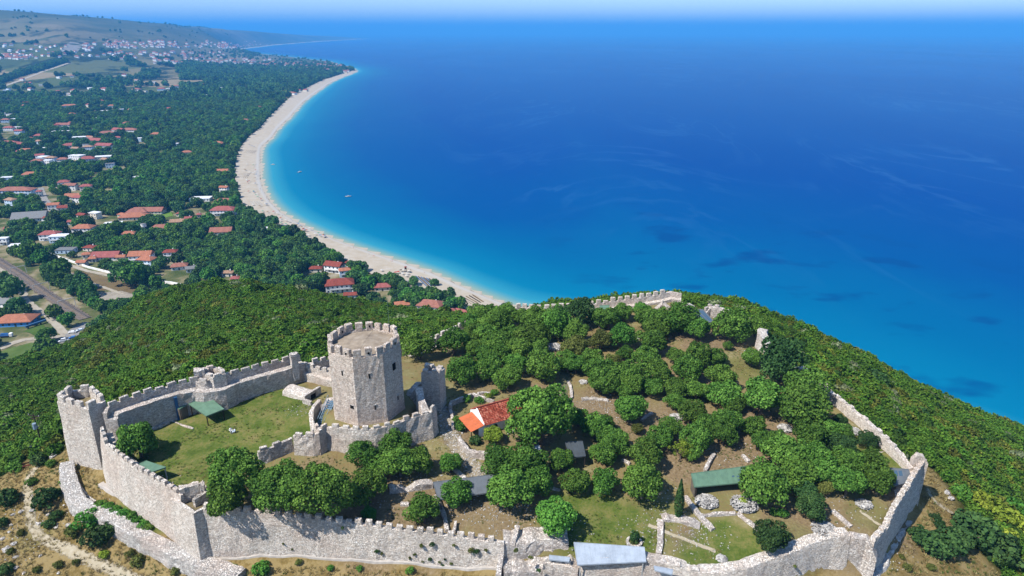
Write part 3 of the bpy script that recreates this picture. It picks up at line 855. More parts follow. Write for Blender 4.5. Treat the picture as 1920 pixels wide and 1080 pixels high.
# wall from that tower down to the front corner tower
LW = px3([(188, 806, 121.6), (196, 832, 120.9), (225, 858, 120.3), (262, 884, 119.9), (300, 906, 119.5), (338, 930, 119.2)])
wall('citadel_wall', 'bright left citadel wall with a row of small merlons below the tent', LW, prof_walk(1.8, 0.6, 1.0, 0.16, 5), M_STONE, group='castle curtain walls', rough=0.1, seed=33,
     merl=dict(off=0.02, width=1.1, gap=0.42, h=0.85, th=0.58))
FT = [(x, y, hz(x, y) + 0.5) for x, y in [P(u, v, z)[:2] for u, v, z in [(184, 905, 112.3), (215, 925, 112), (260, 950, 111.5), (300, 970, 111), (335, 982, 110.6)]]]
wall('wall_footing', 'pale stepped footing at the foot of the left citadel wall', FT, prof_plain(1.0, 0.05, 2), plain('lime_mortar_left', '#e6dbd0', 0.9, 0.1, 1.2), cat='footing', rough=0.1)
# front corner tower: sharp prow
tower('corner_tower', 'sharp-edged square tower at the front left wall corner, one face shaded', [(-56.2, 92.6), (-50.6, 88.9), (-46.6, 92.8), (-47.8, 95.6), (-53.0, 96.2)], 107.6, 118.3, M_STONE, 0, 0.5, 0.8, 0.6, 0.9, 0.9, group='castle towers')
x, y, z = P(349, 918, 119.5)
block('wall_block', 'squared white stone block on the front corner tower', x + 0.4, y + 0.3, 3.0, 1.1, 116.6, 120.2, 0.45, M_STONE, 'masonry')
x, y, z = P(379, 908, 120)
block('wall_block', 'upright stone slab beside the corner tower under the big tree', x, y, 0.7, 1.3, 115.5, 120.2, 0.3, M_STONE, 'masonry')
x, y, z = P(376, 930, 118.6)
block('wall_block', 'stepped stone parapet piece at the shaded tower edge', x + 0.2, y, 0.6, 3.0, 116.5, 119.0, -0.6, M_STONE, 'masonry')

# bastion on the long citadel wall
tower('wall_bastion', 'round-ended bastion with ruined parapet on the long citadel wall', [P(383, 688, 126)[:2], P(402, 684, 126)[:2], P(420, 694, 125.6)[:2], P(424, 706, 125)[:2], P(400, 713, 125)[:2], P(384, 706, 125.4)[:2]], 116, 125.6, M_STONE, 1.3, 0.9, 0.6, 0.8, 0.1, 1.1, 'bastion')
x, y, z = P(373, 693, 126.5)
block('wall_block', 'tall white masonry block beside the round-ended bastion', x, y, 2.0, 1.6, 119, 126.6, 0.4, M_CAP, 'masonry')

# citadel front wall (below the lawn)
CF = px3([(484, 849, 119.8), (505, 842, 119.9), (524, 833, 120.1), (548, 822, 120.5)])
wall('citadel_wall', 'citadel front wall with stepped merlons left of the keep stairs', CF, prof_walk(1.5, 0.6, 1.0, 0.02), M_STONE_GREY, group='castle curtain walls', rough=0.12, seed=35, merl=dict(off=0.02, width=1.4, gap=0.9, h=0.95, th=0.58))
CF2 = px3([(549, 818, 121.4), (566, 819, 121.4), (585, 818, 121.5), (598, 812, 122)])
wall('citadel_wall', 'taller citadel wall block with dark weeds joining the keep ring', CF2, prof_walk(1.7, 0.6, 1.0, 0.03, 5), M_STONE, group='castle curtain walls', rough=0.14, seed=36, merl=dict(off=0.02, width=1.4, gap=0.7, h=0.8, th=0.58))

# ring wall round the keep (travel so that outside is right: counter-clockwise from above = left turn; front part travels +X)
RG = px3([(588, 800, 121.6), (598, 812, 121.9), (610, 802, 122.2), (635, 803, 122.3), (669, 806, 122.3), (702, 805, 122.3), (735, 798, 122.3), (758, 789, 122.4), (781, 781, 122.6), (809, 773, 122.8), (818, 763, 123.0)])
wall('ring_wall', 'curved merloned ring wall around the foot of the octagonal keep', RG, prof_walk(1.4, 0.6, 0.9, 0.05, 5), M_STONE, cat='wall', group='castle curtain walls', rough=0.13, seed=37, merl=dict(off=0.02, width=1.15, gap=0.75, h=0.75, th=0.58))
# stair wall left of the keep
SW = px3([(585, 806, 121.2), (580, 790, 121.4), (579, 774, 121.6), (585, 760, 121.8), (596, 748, 122)])
wall('stair_wall', 'thin curved wall sheltering the blue iron stairs by the keep', SW[::-1], prof_plain(0.8, 0.0, 4), M_STONE, rough=0.08, seed=38, top_rough=0.1)
SW2 = px3([(600, 756, 122.0), (612, 742, 122.4), (628, 738, 122.6)])
wall('ruined_wall', 'low ruined wall between the stairs and the keep', SW2[::-1], prof_plain(1.6, 0.0, 3), M_STONE_GREY, ruin=0.7, rough=0.15, seed=39)
# ruined turret right of the keep
tx, ty, tz = P(811, 770, 117.6)
tower('ruined_turret', 'narrow ruined turret with broken top right of the keep', [(tx - 2.0, ty + 0.2), (tx + 1.7, ty - 0.6), (tx + 2.6, ty + 2.2), (tx - 1.2, ty + 3.4)], 116.5, 126.2, M_STONE, 1.1, 0.8, 0.9, 0.9, 0.15, 2.2, 'turret', 'castle towers')
TW = px3([(808, 775, 122.6), (801, 756, 123.3), (795, 740, 124), (792, 722, 125.0)])
wall('ring_wall', 'steep ring wall section rising to the ruined turret', TW, prof_plain(1.5, 0.02, 4), M_STONE_GREY, ruin=0.5, rough=0.15, seed=41)
BR = px3([(768, 735, 122.0), (778, 726, 122.4), (792, 716, 122.0)])
wall('ruined_wall', 'ruined wall behind the keep and left of the turret', BR, prof_plain(1.2, 0.0, 3), M_STONE_GREY, ruin=1.2, rough=0.15, seed=42)

# ---- the keep
def keep():
    cx, cy = KEEP
    root = empty('keep_tower', (cx, cy, 120))
    tag(root, 'massive octagonal stone keep with merlons towering over the castle', 'tower', 'castle towers')
    az0 = R(17.7)
    Rr = 6.95
    zb, zp = 120 - 120, 135.1 - 120
    bm = bmesh.new()
    lay = []
    rows = [0, 0.25, 0.8, 2, 4, 6, 8, 10, 12, 14, zp]
    per = 9
    for zi, z in enumerate(rows):
        ring = []
        rad = Rr * (1.012 + 0.05 * max(0, 1 - z / 2.0) + 0.012 * (1 - z / zp))
        for f in range(8):
            a0 = az0 - math.pi / 8 + f * math.pi / 4
            a1 = a0 + math.pi / 4
            p0 = Vector((math.sin(a0), -math.cos(a0))) * rad; p1 = Vector((math.sin(a1), -math.cos(a1))) * rad
            for s in range(per):
                t = s / per
                p = p0.lerp(p1, t)
                j = 0.035 if s else 0.015
                ring.append(bm.verts.new((p.x + random.uniform(-j, j), p.y + random.uniform(-j, j), z + (random.uniform(-.05, .05) if zi else -0.3))))
        lay.append(ring)
    N = 8 * per
    for r0, r1 in zip(lay[:-1], lay[1:]):
        for i in range(N):
            bm.faces.new((r0[i], r0[(i + 1) % N], r1[(i + 1) % N], r1[i]))
    # parapet top and inside
    def ring_at(rad, z):
        out = []
        for f in range(8):
            a0 = az0 - math.pi / 8 + f * math.pi / 4; a1 = a0 + math.pi / 4
            p0 = Vector((math.sin(a0), -math.cos(a0))) * rad; p1 = Vector((math.sin(a1), -math.cos(a1))) * rad
            for s in range(per):
                p = p0.lerp(p1, s / per); out.append(bm.verts.new((p.x, p.y, z + random.uniform(-.04, .04))))
        return out
    a = ring_at(Rr - 0.75, zp); b = ring_at(Rr - 0.78, zp - 0.75)
    for r0, r1 in ((lay[-1], a), (a, b)):
        for i in range(N):
            bm.faces.new((r0[i], r0[(i + 1) % N], r1[(i + 1) % N], r1[i]))
    me = bpy.data.meshes.new('wall'); bm.to_mesh(me); bm.free()
    link('wall', me, M_STONE_KEEP, root)
    # concrete roof slab: low pyramid of eight facets
    k = NT('roof_concrete', 0.9, 0.1)
    n = k.noise(k.pos(), 0.6, 5, 0.65)
    k.base(k.ramp(n, [(0.3, lin('#a39483')), (0.5, lin('#c3b29d')), (0.7, lin('#d8cab8'))]))
    vs = [(0.3, 0.2, zp + 0.42)]
    for f in range(8):
        a0 = az0 - math.pi / 8 + f * math.pi / 4
        vs.append((math.sin(a0) * (Rr - 0.85), -math.cos(a0) * (Rr - 0.85), zp - 0.28))
    link('roof', mesh_np('roof', vs, [[0, 1 + f, 1 + (f + 1) % 8] for f in range(8)]), k.m, root)
    for f in (0, 2, 4, 6):                            # mortar ridges between the facets
        m = MB(); m.bar((0.3, 0.2, zp + 0.42), tuple(q for q in vs[1 + f]), 0.22, 0.06); m.build('roof_rib', k.m, root)
    # merlons: twenty evenly spaced round the octagon
    oct_ = [Vector((math.sin(az0 - math.pi / 8 + f * math.pi / 4), -math.cos(az0 - math.pi / 8 + f * math.pi / 4))) * (Rr - 0.38) for f in range(8)]
    side = (oct_[1] - oct_[0]).length
    for i in range(20):
        s_ = (i + 0.35) * 8 * side / 20
        f = int(s_ // side) % 8; tt = s_ / side - int(s_ // side)
        p = oct_[f].lerp(oct_[(f + 1) % 8], tt)
        ang = az0 + f * math.pi / 4
        if tt < 0.08: ang -= math.pi / 8
        if tt > 0.92: ang += math.pi / 8
        key = (random.randrange(7), M_STONE_KEEP.name)
        if key not in _merl:
            q = MERL[key[0]].copy(); q.name = 'merlon'; q.materials.append(M_STONE_KEEP); _merl[key] = q
        link('merlon', _merl[key], None, root, (p.x, p.y, zp - 0.05), ang, (1.42 * random.uniform(.92, 1.06), 0.72, random.uniform(1.35, 1.7)))
        if i % 3 == 1:
            m = MB(); m.box(-0.17, 0.17, -0.40, 0.40, 0.4, 0.85); m.build('loophole', M_DARK, root, loc=(p.x, p.y, zp), rz=ang)
    # arrow slits and small windows on the faces
    def slit(f, along, z, w, h):
        am = az0 + f * math.pi / 4
        ap = Rr * math.cos(math.pi / 8) * (1.012 + 0.012 * (1 - z / zp))
        c = Vector((math.sin(am), -math.cos(am))) * ap + Vector((math.cos(am), math.sin(am))) * along
        m = MB(); m.box(-w / 2, w / 2, -0.06, 0.3, -h / 2, h / 2)
        o = m.build('window', M_DARK, root, loc=(c.x, c.y, z), rz=am)
        m = MB(); m.box(-w / 2 - 0.16, w / 2 + 0.16, -0.10, 0.1, h / 2, h / 2 + 0.22); m.build('lintel', M_CAP, o)
    slit(0, 0.0, 11.2, 0.28, 1.0); slit(0, 0.6, 4.6, 0.25, 0.9); slit(-1, 0.0, 11.6, 0.28, 1.0); slit(-1, 1.6, 5.0, 0.8, 0.7); slit(1, 0.3, 11.4, 0.9, 1.5); slit(1, 0.8, 4.5, 0.3, 0.9)
    return root
kd = NT('dark_opening', 1.0, 0.0); kd.base((0.012, 0.011, 0.01, 1)); M_DARK = kd.m
keep()
# antenna on the keep
k = NT('painted_pole', 0.5, 0.4); k.base(lin('#7d9a86')); M_POLE = k.m
m = MB(); m.bar((0, 0, 0), (0, 0, 7.2), 0.10, n=6, taper=0.5); m.box(-0.25, 0.25, -0.02, 0.02, 6.3, 6.34); m.box(-0.18, 0.18, -0.02, 0.02, 6.7, 6.74)
o = m.build('antenna_mast', M_POLE, loc=(KEEP[0] + 4.0, KEEP[1] + 5.2, 134.8))
tag(o, 'thin antenna mast rising behind the merlons of the keep', 'antenna')

# low stone vault on the lawn
def vault():
    x, y, z = G(563, 741)
    rt = empty('stone_vault', (x, y, z), R(-28))
    tag(rt, 'low stone vault with dry grass top lying beside the keep', 'vault')
    V = []; F = []
    L, Wd, Hh = 6.4, 3.6, 1.5
    n = 8
    for i in range(9):
        xx = -L / 2 + L * i / 8
        for j in range(n + 1):
            a = math.pi * j / n
            V.append((xx + random.uniform(-.08, .08), -math.cos(a) * Wd / 2, math.sin(a) ** 0.6 * Hh + random.uniform(-.06, .06)))
    F = [[i * (n + 1) + j, i * (n + 1) + j + 1, (i + 1) * (n + 1) + j + 1, (i + 1) * (n + 1) + j] for i in range(8) for j in range(n)]
    F += [list(range(n + 1)), [8 * (n + 1) + j for j in range(n + 1)][::-1]]
    link('vault_shell', mesh_np('vault_shell', V, F), M_STONE, rt)
    m = MB(); m.box(L / 2, L / 2 + 0.5, -2.3, 2.3, -0.4, 1.9); m.box(L / 2 + .02, L / 2 + 2.2, -2.6, -2.1, -0.4, 1.2)
    m.build('end_wall', M_STONE_GREY, rt)
    m = MB(); m.box(L / 2 + 0.42, L / 2 + 0.52, -0.7, 0.7, 0, 1.3); m.build('doorway', M_DARK, rt)
vault()

# blue iron stair beside the keep
def stairs():
    x, y, z = P(601, 792, 120)
    k = NT('blue_steel', 0.5, 0.4); k.base((0.10, 0.17, 0.24, 1))
    rt = empty('iron_stairs', (x, y, 119.4), R(75))
    tag(rt, 'steel stair flight climbing between ring wall and keep', 'stairs')
    for i in range(14):
        m = MB(); m.box(i * 0.34, i * 0.34 + 0.36, -0.7, 0.7, i * 0.2, i * 0.2 + 0.06); m.build('step', k.m, rt)
    for s in (-0.75, 0.75):
        m = MB(); m.bar((0, s, 0), (4.8, s, 2.85), 0.12, 0.25); m.build('stringer', k.m, rt)
        m = MB(); m.bar((0, s, 1.0), (4.8, s, 3.85), 0.06); [m.bar((i * 0.8, s, i * 0.475), (i * 0.8, s, i * 0.475 + 1.0), 0.05) for i in range(7)]; m.build('handrail', k.m, rt)
    m = MB(); m.box(-1.8, 0.0, -0.8, 0.8, -0.08, 0.0); m.build('landing', k.m, rt)
stairs()

# ---- outer low wall at the left with thick top
OW_px = [(112, 868), (111, 885), (118, 905), (124, 925), (134, 945), (160, 962), (185, 967), (215, 985), (240, 1000), (275, 1018), (315, 1040), (360, 1058), (400, 1070), (440, 1085)]
OW = []
for i, (u, v) in enumerate(OW_px):
    x, y, z = G(u, v, 2.2)
    OW.append((x, y, z + 2.2))
wall('outwork_wall', 'thick low outer wall of bare rubble winding along the left slope', OW, prof_plain(2.4, 0.06, 3), M_RUBBLE, rough=0.18, top_rough=0.16, seed=51)
KB = [(lambda g: (g[0], g[1], g[2] + 0.35))(G(u, v)) for u, v in [(135, 872), (132, 882), (143, 905), (150, 917), (160, 930), (177, 944)]]
wall('stone_kerb', 'narrow stone kerb between the outer wall and the citadel', KB, prof_plain(0.45, 0.0, 1), M_CAP, cat='kerb', rough=0.06, step=0.5)

# ---- low ruin walls inside the enclosure (surveyed tops)
def low_wall(pxs, h, th, label, mat=M_STONE_GREY, ruin=0.15):
    pts = []
    for u, v in pxs:
        x, y, z = G(u, v, h); pts.append((x, y, z + h))
    return wall('ruin_wall', label, pts, prof_plain(th, 0.0, 2), mat, cat='ruin', group='low ruin walls inside the castle', ruin=ruin, rough=0.09, top_rough=0.1, step=0.5, seed=int(pxs[0][0]) % 50)
low_wall([(1281, 929), (1295, 948), (1310, 968), (1322, 980), (1333, 992)], 0.6, 0.9, 'straight low wall running down right of the cypress')
low_wall([(1312, 966), (1340, 964), (1380, 962)], 0.5, 0.7, 'level low wall below the two round stone heaps')
low_wall([(1381, 961), (1395, 973), (1410, 984), (1423, 996)], 0.5, 0.8, 'slanting low wall ending behind the round bush')
low_wall([(1241, 1036), (1243, 1015), (1244, 990), (1244, 972)], 0.6, 0.9, 'straight low wall running towards the front wall below the cypress')
low_wall([(1244, 971), (1265, 971), (1290, 977), (1312, 985)], 0.9, 1.6, 'broad rubble wall base beside the cypress', M_STONE_GREY, 0.5)
low_wall([(1600, 983), (1585, 971), (1565, 953)], 0.4, 0.9, 'isolated straight low wall right of the dark trees')
low_wall([(1326, 880), (1335, 862), (1342, 848)], 0.8, 0.7, 'thin shaded low wall behind the long green roof', M_STONE_GREY)
low_wall([(1390, 852), (1402, 864)], 0.5, 0.7, 'short low wall in the bare excavation above the green roof')
low_wall([(750, 945), (766, 945)], 0.5, 0.8, 'short stone slab wall left of the small round tree')
low_wall([(842, 990), (838, 965), (830, 945), (822, 925)], 0.8, 0.7, 'thin crumbling wall from the grey roof down to the front wall', M_STONE_GREY, 0.3)
low_wall([(730, 915), (760, 912), (790, 908), (812, 905)], 1.3, 1.4, 'ragged rubble wall left of the long grey roof', M_STONE_GREY, 0.8)
low_wall([(853, 993), (856, 984), (857, 975)], 0.9, 0.5, 'small upright wall stub behind the front merlons', M_STONE_GREY)
low_wall([(1068, 752), (1075, 742), (1073, 725), (1068, 712)], 0.5, 0.6, 'narrow low wall beside the green path behind the chapel tree')
low_wall([(1092, 748), (1115, 746), (1140, 750)], 0.5, 0.8, 'rough low wall behind the chapel tree', M_STONE_GREY, 0.3)
low_wall([(1206, 787), (1215, 778), (1225, 773)], 0.5, 0.6, 'short low wall beside the shadowed single tree')
low_wall([(885, 737), (905, 744), (925, 750)], 0.9, 0.6, 'garden wall above the chapel shrubs', M_STONE_GREY, 0.2)
low_wall([(846, 760), (849, 752), (868, 745), (885, 738)], 1.1, 0.6, 'bent garden wall enclosing the chapel yard', M_STONE_GREY, 0.1)
low_wall([(858, 820), (866, 832), (875, 842), (888, 846), (914, 850)], 1.6, 0.7, 'tall garden wall below the chapel along the stone ramp', M_STONE_GREY, 0.15)
low_wall([(851, 800), (852, 780), (847, 765)], 0.9, 0.6, 'rough garden wall beside the stone ramp', M_STONE_GREY, 0.3)
low_wall([(826, 862), (850, 880), (872, 898)], 0.5, 0.7, 'kerb wall on the left of the stone ramp', M_CAP, 0.3)
low_wall([(900, 745), (899, 735), (920, 735)], 0.6, 0.5, 'square garden wall corner near the back shrubs', M_STONE_GREY)
low_wall([(1395, 655), (1405, 660), (1415, 665)], 0.8, 0.8, 'stub of ruined wall in shade under the upper right trees', M_CAP, 0.4)
low_wall([(320, 788), (340, 796), (360, 803)], 0.3, 0.4, 'thin stone border in front of the green shed on the lawn')
low_wall([(282, 805), (300, 799), (318, 791)], 0.4, 0.6, 'stone edging at the foot of the long citadel wall')
low_wall([(1165, 860), (1180, 868)], 0.5, 0.6, 'stone edging seen between the middle trees')
low_wall([(1023, 912), (1050, 918)], 0.4, 0.6, 'rough stone edging beside the round lawn tree')

# ------------------------------------------------------------------ foliage
def leaf_mat(name, dark, mid, light, tr=0.25):
    k = NT(name, 0.7, 0.08)
    oi = k.n('ObjectInfo')
    t = k.attr('tint').outputs['Fac']
    c = k.ramp(t, [(0.0, dark), (0.5, mid), (1.0, light)])
    hsv = k.n('HueSaturation')
    k.l(k.rng(oi.outputs['Random'], 0, 1, 0.492, 0.518), hsv.inputs['Hue'])
    rr = k.math('FRACT', k.math('MULTIPLY', oi.outputs['Random'], 37.7))
    k.l(k.rng(rr, 0, 1, 0.74, 1.24), hsv.inputs['Value'])
    hsv.inputs['Saturation'].default_value = 0.95
    k.l(c, hsv.inputs['Color'])
    k.base(hsv.outputs[0])
    tl = k.n('BsdfTranslucent'); k.l(hsv.outputs[0], tl.inputs[0])
    mx = k.n('MixShader'); mx.inputs[0].default_value = tr
    k.l(k.b.outputs[0], mx.inputs[1]); k.l(tl.outputs[0], mx.inputs[2]); k.l(mx.outputs[0], k.out.inputs[0])
    return k.m
M_LEAF = leaf_mat('oak_leaves', (0.0294, 0.0623, 0.0087), (0.0735, 0.1609, 0.0173), (0.1692, 0.2922, 0.0372))
M_LEAF_BRIGHT = leaf_mat('bright_leaves', (0.0279, 0.0774, 0.0099), (0.0696, 0.1936, 0.0198), (0.1549, 0.3252, 0.0372))
M_LEAF_DARK = leaf_mat('dark_leaves', (0.0155, 0.0357, 0.0099), (0.0340, 0.0774, 0.0185), (0.0774, 0.1393, 0.0310), 0.15)
M_LEAF_OLIVE = leaf_mat('olive_leaves', (0.0465, 0.0557, 0.0124), (0.0960, 0.1161, 0.0223), (0.1858, 0.2091, 0.0434))
M_LEAF_YELLOW = leaf_mat('yellow_leaves', (0.0929, 0.1316, 0.0099), (0.2013, 0.2788, 0.0173), (0.3716, 0.4336, 0.0372))
M_LEAF_WOOD = leaf_mat('wood_leaves', (0.0217, 0.0651, 0.0161), (0.0564, 0.1431, 0.0322), (0.1410, 0.2710, 0.0516))
k = NT('bark', 0.95, 0.05); k.base(k.ramp(k.noise(k.pos((1, 1, .3)), 6, 4), [(0.3, (0.06, 0.045, 0.035)), (0.7, (0.17, 0.14, 0.11))])); M_BARK = k.m

def cards(cent, nrm, size, rs, aspect=0.75):
    """quads centred at cent, facing nrm"""
    n = len(cent)
    r = rs.normal(size=(n, 3))
    t = np.cross(nrm, r); t /= np.linalg.norm(t, axis=1)[:, None] + 1e-9
    b = np.cross(nrm, t)
    s = size[:, None]
    a = t * s; c = b * s * aspect
    bend = nrm * s * 0.18
    V = np.stack([cent - a - bend, cent - c + bend * 0.6, cent + a - bend, cent + c + bend * 0.6], 1).reshape(-1, 3)
    F = np.arange(n * 4).reshape(-1, 4)
    return V, F

def crown_mesh(name, seed, n_clump=22, n_leaf=2600, leaf=0.055, rz=0.8, low=-0.55, lump=0.36, spread=0.72, inner=0.25):
    """crown of radius 1 about the origin"""
    rs = np.random.default_rng(seed)
    i = np.arange(n_clump) + 0.5
    zz = 1 - (1 - low) * i / n_clump
    ph = i * 2.39996 + rs.random() * 6
    rr = np.sqrt(np.clip(1 - zz * zz, 0, 1))
    C = np.stack([rr * np.cos(ph), rr * np.sin(ph), zz], 1) * (spread * rs.uniform(0.66, 1.22, n_clump))[:, None]
    C *= np.array([rs.uniform(.9, 1.1), rs.uniform(.9, 1.1), rz])
    cr = lump * rs.uniform(0.6, 1.35, n_clump)
    C = np.concatenate([C, rs.normal(size=(4, 3)) * 0.22]); cr = np.concatenate([cr, np.full(4, 0.42)])
    w = cr ** 2; w /= w.sum()
    k = rs.choice(len(C), n_leaf, p=w)
    d = rs.normal(size=(n_leaf, 3)); d /= np.linalg.norm(d, axis=1)[:, None]
    out = C[k] / (np.linalg.norm(C[k], axis=1)[:, None] + 1e-6)
    d = d + out * 0.55 + np.array([0, 0, 0.25]); d /= np.linalg.norm(d, axis=1)[:, None]
    pos = C[k] + d * (cr[k] * rs.uniform(0.72, 1.08, n_leaf))[:, None]
    nn = d * 0.75 + rs.normal(size=(n_leaf, 3)) * 0.42; nn /= np.linalg.norm(nn, axis=1)[:, None]
    V, F = cards(pos, nn, leaf * rs.uniform(0.7, 1.35, n_leaf), rs)
    me = mesh_np(name, V, F)
    # leaf tint: own variation and clump variation
    ct = rs.uniform(-0.16, 0.16, len(C))
    tint = np.clip(0.5 + ct[k] + rs.normal(0, 0.17, n_leaf), 0, 1)
    float_attr(me, 'tint', np.repeat(tint, 4))
    return me

def trunk_mesh(name, seed, h=1.0, r=0.09, limbs=6):
    """trunk from z=0 up to the crown centre at z=h, limbs reaching into the crown"""
    rr = random.Random(seed)
    m = MB()
    lean = (rr.uniform(-.08, .08), rr.uniform(-.08, .08))
    a = Vector((0, 0, -0.15)); b = Vector((lean[0] * .5, lean[1] * .5, h * 0.45))
    m.bar(a, b, r * 2.3, n=7, taper=0.72)
    for i in range(limbs):
        an = i * 2.4 + rr.random()
        ln = rr.uniform(0.35, 0.7)
        c = b + Vector((math.cos(an) * ln * 0.5, math.sin(an) * ln * 0.5, h * rr.uniform(0.28, 0.5)))
        e = c + Vector((math.cos(an) * ln * 0.5, math.sin(an) * ln * 0.5, h * rr.uniform(0.15, 0.4)))
        m.bar(b - Vector((0, 0, 0.04)), c, r * 1.15, n=5, taper=0.65)
        m.bar(c, e, r * 0.75, n=5, taper=0.4)
    return m.mesh(name)

CROWN = [crown_mesh('crown', 100 + i, 26 + 3 * (i % 3), 4200, 0.062, 0.78 + 0.05 * (i % 3), -0.6, 0.34) for i in range(6)]
CROWN_BIG = [crown_mesh('crown', 150 + i, 44, 8500, 0.045, 0.8, -0.6, 0.27, 0.76) for i in range(2)]
CROWN_SPARSE = [crown_mesh('crown', 170 + i, 15, 1300, 0.06, 0.85, -0.5, 0.24, 0.8) for i in range(2)]
CROWN_LOW = [crown_mesh('crown', 180 + i, 16, 900, 0.13, 0.82, -0.5, 0.38) for i in range(6)]
CROWN_FAR = [crown_mesh('crown', 190 + i, 9, 150, 0.30, 0.85, -0.3, 0.42) for i in range(4)]
TRUNK = [trunk_mesh('trunk', i) for i in range(4)]
for q in TRUNK: q.materials.append(M_BARK)
_cr = {}
def crown_with(me, mat):
    key = (me.name, mat.name)
    if key not in _cr:
        c = me.copy(); c.name = 'crown'; c.materials.clear(); c.materials.append(mat); _cr[key] = c
    return _cr[key]

TREES = []      # (root, x, y, radius, kindword) collected for naming
def tree(x, y, z, r, mat, crowns, hc=None, squash=1.0, name='leafy_tree', tone='green'):
    rt = empty(name, (x, y, z), random.uniform(0, 6.28))
    hc = hc if hc is not None else r * 1.02
    cr = link('crown', crown_with(random.choice(crowns), mat), None, rt, (0, 0, hc), random.uniform(0, 6.28), (r * random.uniform(.9, 1.1), r * random.uniform(.9, 1.1), r * squash))
    cr.rotation_euler[0] = random.uniform(-.25, .25)
    sx = min(r, 4.5)
    tk = link('trunk', random.choice(TRUNK), None, rt, (0, 0, 0), 0, (sx, sx, hc))
    TREES.append((rt, x, y, r, tone))
    return rt

def crown_at(u, v, rpx, up=1.02):
    """stand a tree so that its crown centre lies on the survey ray"""
    dx, dy, dz = ray(u, v)
    T = np.arange(70, 330, 0.5)
    x, y, z = dx * T, dy * T, CAM_Z + dz * T
    rad = rpx * T / FPX * 1.02
    f = z - HZ(x, y) - rad * up
    i = int(np.argmax(f < 0))
    return x[i], y[i], rad[i]

castle_trees = """258,826,37 785,648,28 436,884,52h 424,936,40h 535,915,54h 600,915,54h 681,856,26 741,834,30 749,868,32 783,867,26 690,915,36 712,876,25 693,963,14b 845,868,22 794,957,31 857,926,27 1041,966,37b 1053,861,24 1078,904,24
1087,585,30d 900,592,25 928,588,19 950,590,23 975,594,20 1003,595,18 1008,600,27 1045,605,30 1037,598,16 937,605,25 913,609,20 882,607,20 850,640,27 887,633,22 913,630,25 890,650,20 927,647,25 947,633,22 967,630,22 992,630,26 1012,627,20
970,653,22 1008,650,18 910,662,20 937,663,20 868,695,28 915,687,28 967,683,22 952,708,23 1017,685,30 1060,675,20 1080,682,20 1080,652,27o 1080,623,24 1127,638,21o 1110,675,25 1125,698,30 1125,597,20
1167,585,19 1203,580,14b 1142,595,25 1213,595,22 1237,602,27 1278,597,31b 1307,615,24 1230,618,22 1165,630,24b 1223,640,27 1172,663,15 1213,670,25 1150,680,17o 1233,698,25 1182,702,30 1137,702,28
1370,613,32 1417,613,20 1365,648,9 1410,670,18 1270,670,18 1308,668,25 1342,670,20 1287,693,27 1352,705,26 1467,675,43d 1508,722,38 1508,765,42 1430,742,38
1133,718,25 1187,717,25 1173,733,17 1223,727,19 1182,765,28 1195,805,11o 1268,728,22 1308,730,22 1268,752,18 1300,772,26 1358,737,28 1375,757,20 1363,790,26 1323,797,20 1303,820,28 1358,813,24 1413,803,22 1432,828,20
1257,800,19 1237,820,25 1210,850,32 1133,795,20 1117,800,27 1150,827,26 1130,850,24 1298,853,14 1277,844,20s 1017,780,60 1085,782,20 935,865,32 985,868,36 958,915,40 1005,905,30 925,815,18y
1530,790,22 1520,815,33 1575,787,12d 1550,805,25 1577,812,22 1580,836,24d 1627,825,17d 1475,848,37 1453,828,22 1525,860,30 1588,868,28 1633,865,26 1433,905,42 1493,888,32 1590,900,34 1648,898,33 1545,912,17o 1523,946,27d 1508,925,22d 1535,878,32 1445,1007,31d 1135,903,26 1205,902,37"""
TONE = {'': (M_LEAF, 'green'), 'h': (M_LEAF, 'tall green'), 'b': (M_LEAF_BRIGHT, 'bright green'), 'd': (M_LEAF_DARK, 'dark green'), 'o': (M_LEAF_OLIVE, 'olive-brown'), 's': (M_LEAF_YELLOW, 'sparse yellow-green'), 'y': (M_LEAF_YELLOW, 'light yellow-green')}
for q in castle_trees.split():
    u, v, r = q.split(',')
    s = ''
    if r[-1].isalpha(): s, r = r[-1], r[:-1]
    up = 1.55 if s == 'h' else 1.02
    x, y, rad = crown_at(float(u), float(v), float(r), up)
    mat, tone = TONE[s]
    crs = CROWN_SPARSE if s in 's' and s else (CROWN_BIG if float(r) > 50 else CROWN)
    tree(x, y, hz(x, y), rad, mat, crs, hc=rad * up, squash=random.uniform(0.78, 1.02), tone=tone)
N_CASTLE_TREES = len(TREES)

# cypress
def cypress(u, v, h, r):
    x, y, z = G(u, v)
    rt = empty('cypress_tree', (x, y, z))
    tag(rt, 'slim dark cypress standing alone below the long green roof', 'tree')
    rs = np.random.default_rng(5); n = 1500
    t = rs.random(n) ** 0.8
    prof = np.sin(np.pi * np.clip(t * 0.93 + 0.07, 0, 1)) ** 0.7 * (1.15 - 0.75 * t)
    a = rs.random(n) * 6.283
    rad = r * prof * rs.uniform(0.7, 1.08, n)
    pos = np.stack([rad * np.cos(a), rad * np.sin(a), 0.2 + t * h], 1)
    nn = np.stack([np.cos(a), np.sin(a), np.full(n, 0.3)], 1) + rs.normal(size=(n, 3)) * 0.3
    nn /= np.linalg.norm(nn, axis=1)[:, None]
    V, F = cards(pos, nn, rs.uniform(.10, .2, n), rs)
    me = mesh_np('crown', V, F); float_attr(me, 'tint', np.repeat(rs.random(n), 4))
    link('crown', me, M_LEAF_DARK, rt)
    m = MB(); m.bar((0, 0, -0.2), (0, 0, h * 0.7), 0.25, n=6, taper=0.3); m.build('trunk', M_BARK, rt)
cypress(1271, 969, 7.4, 0.95)

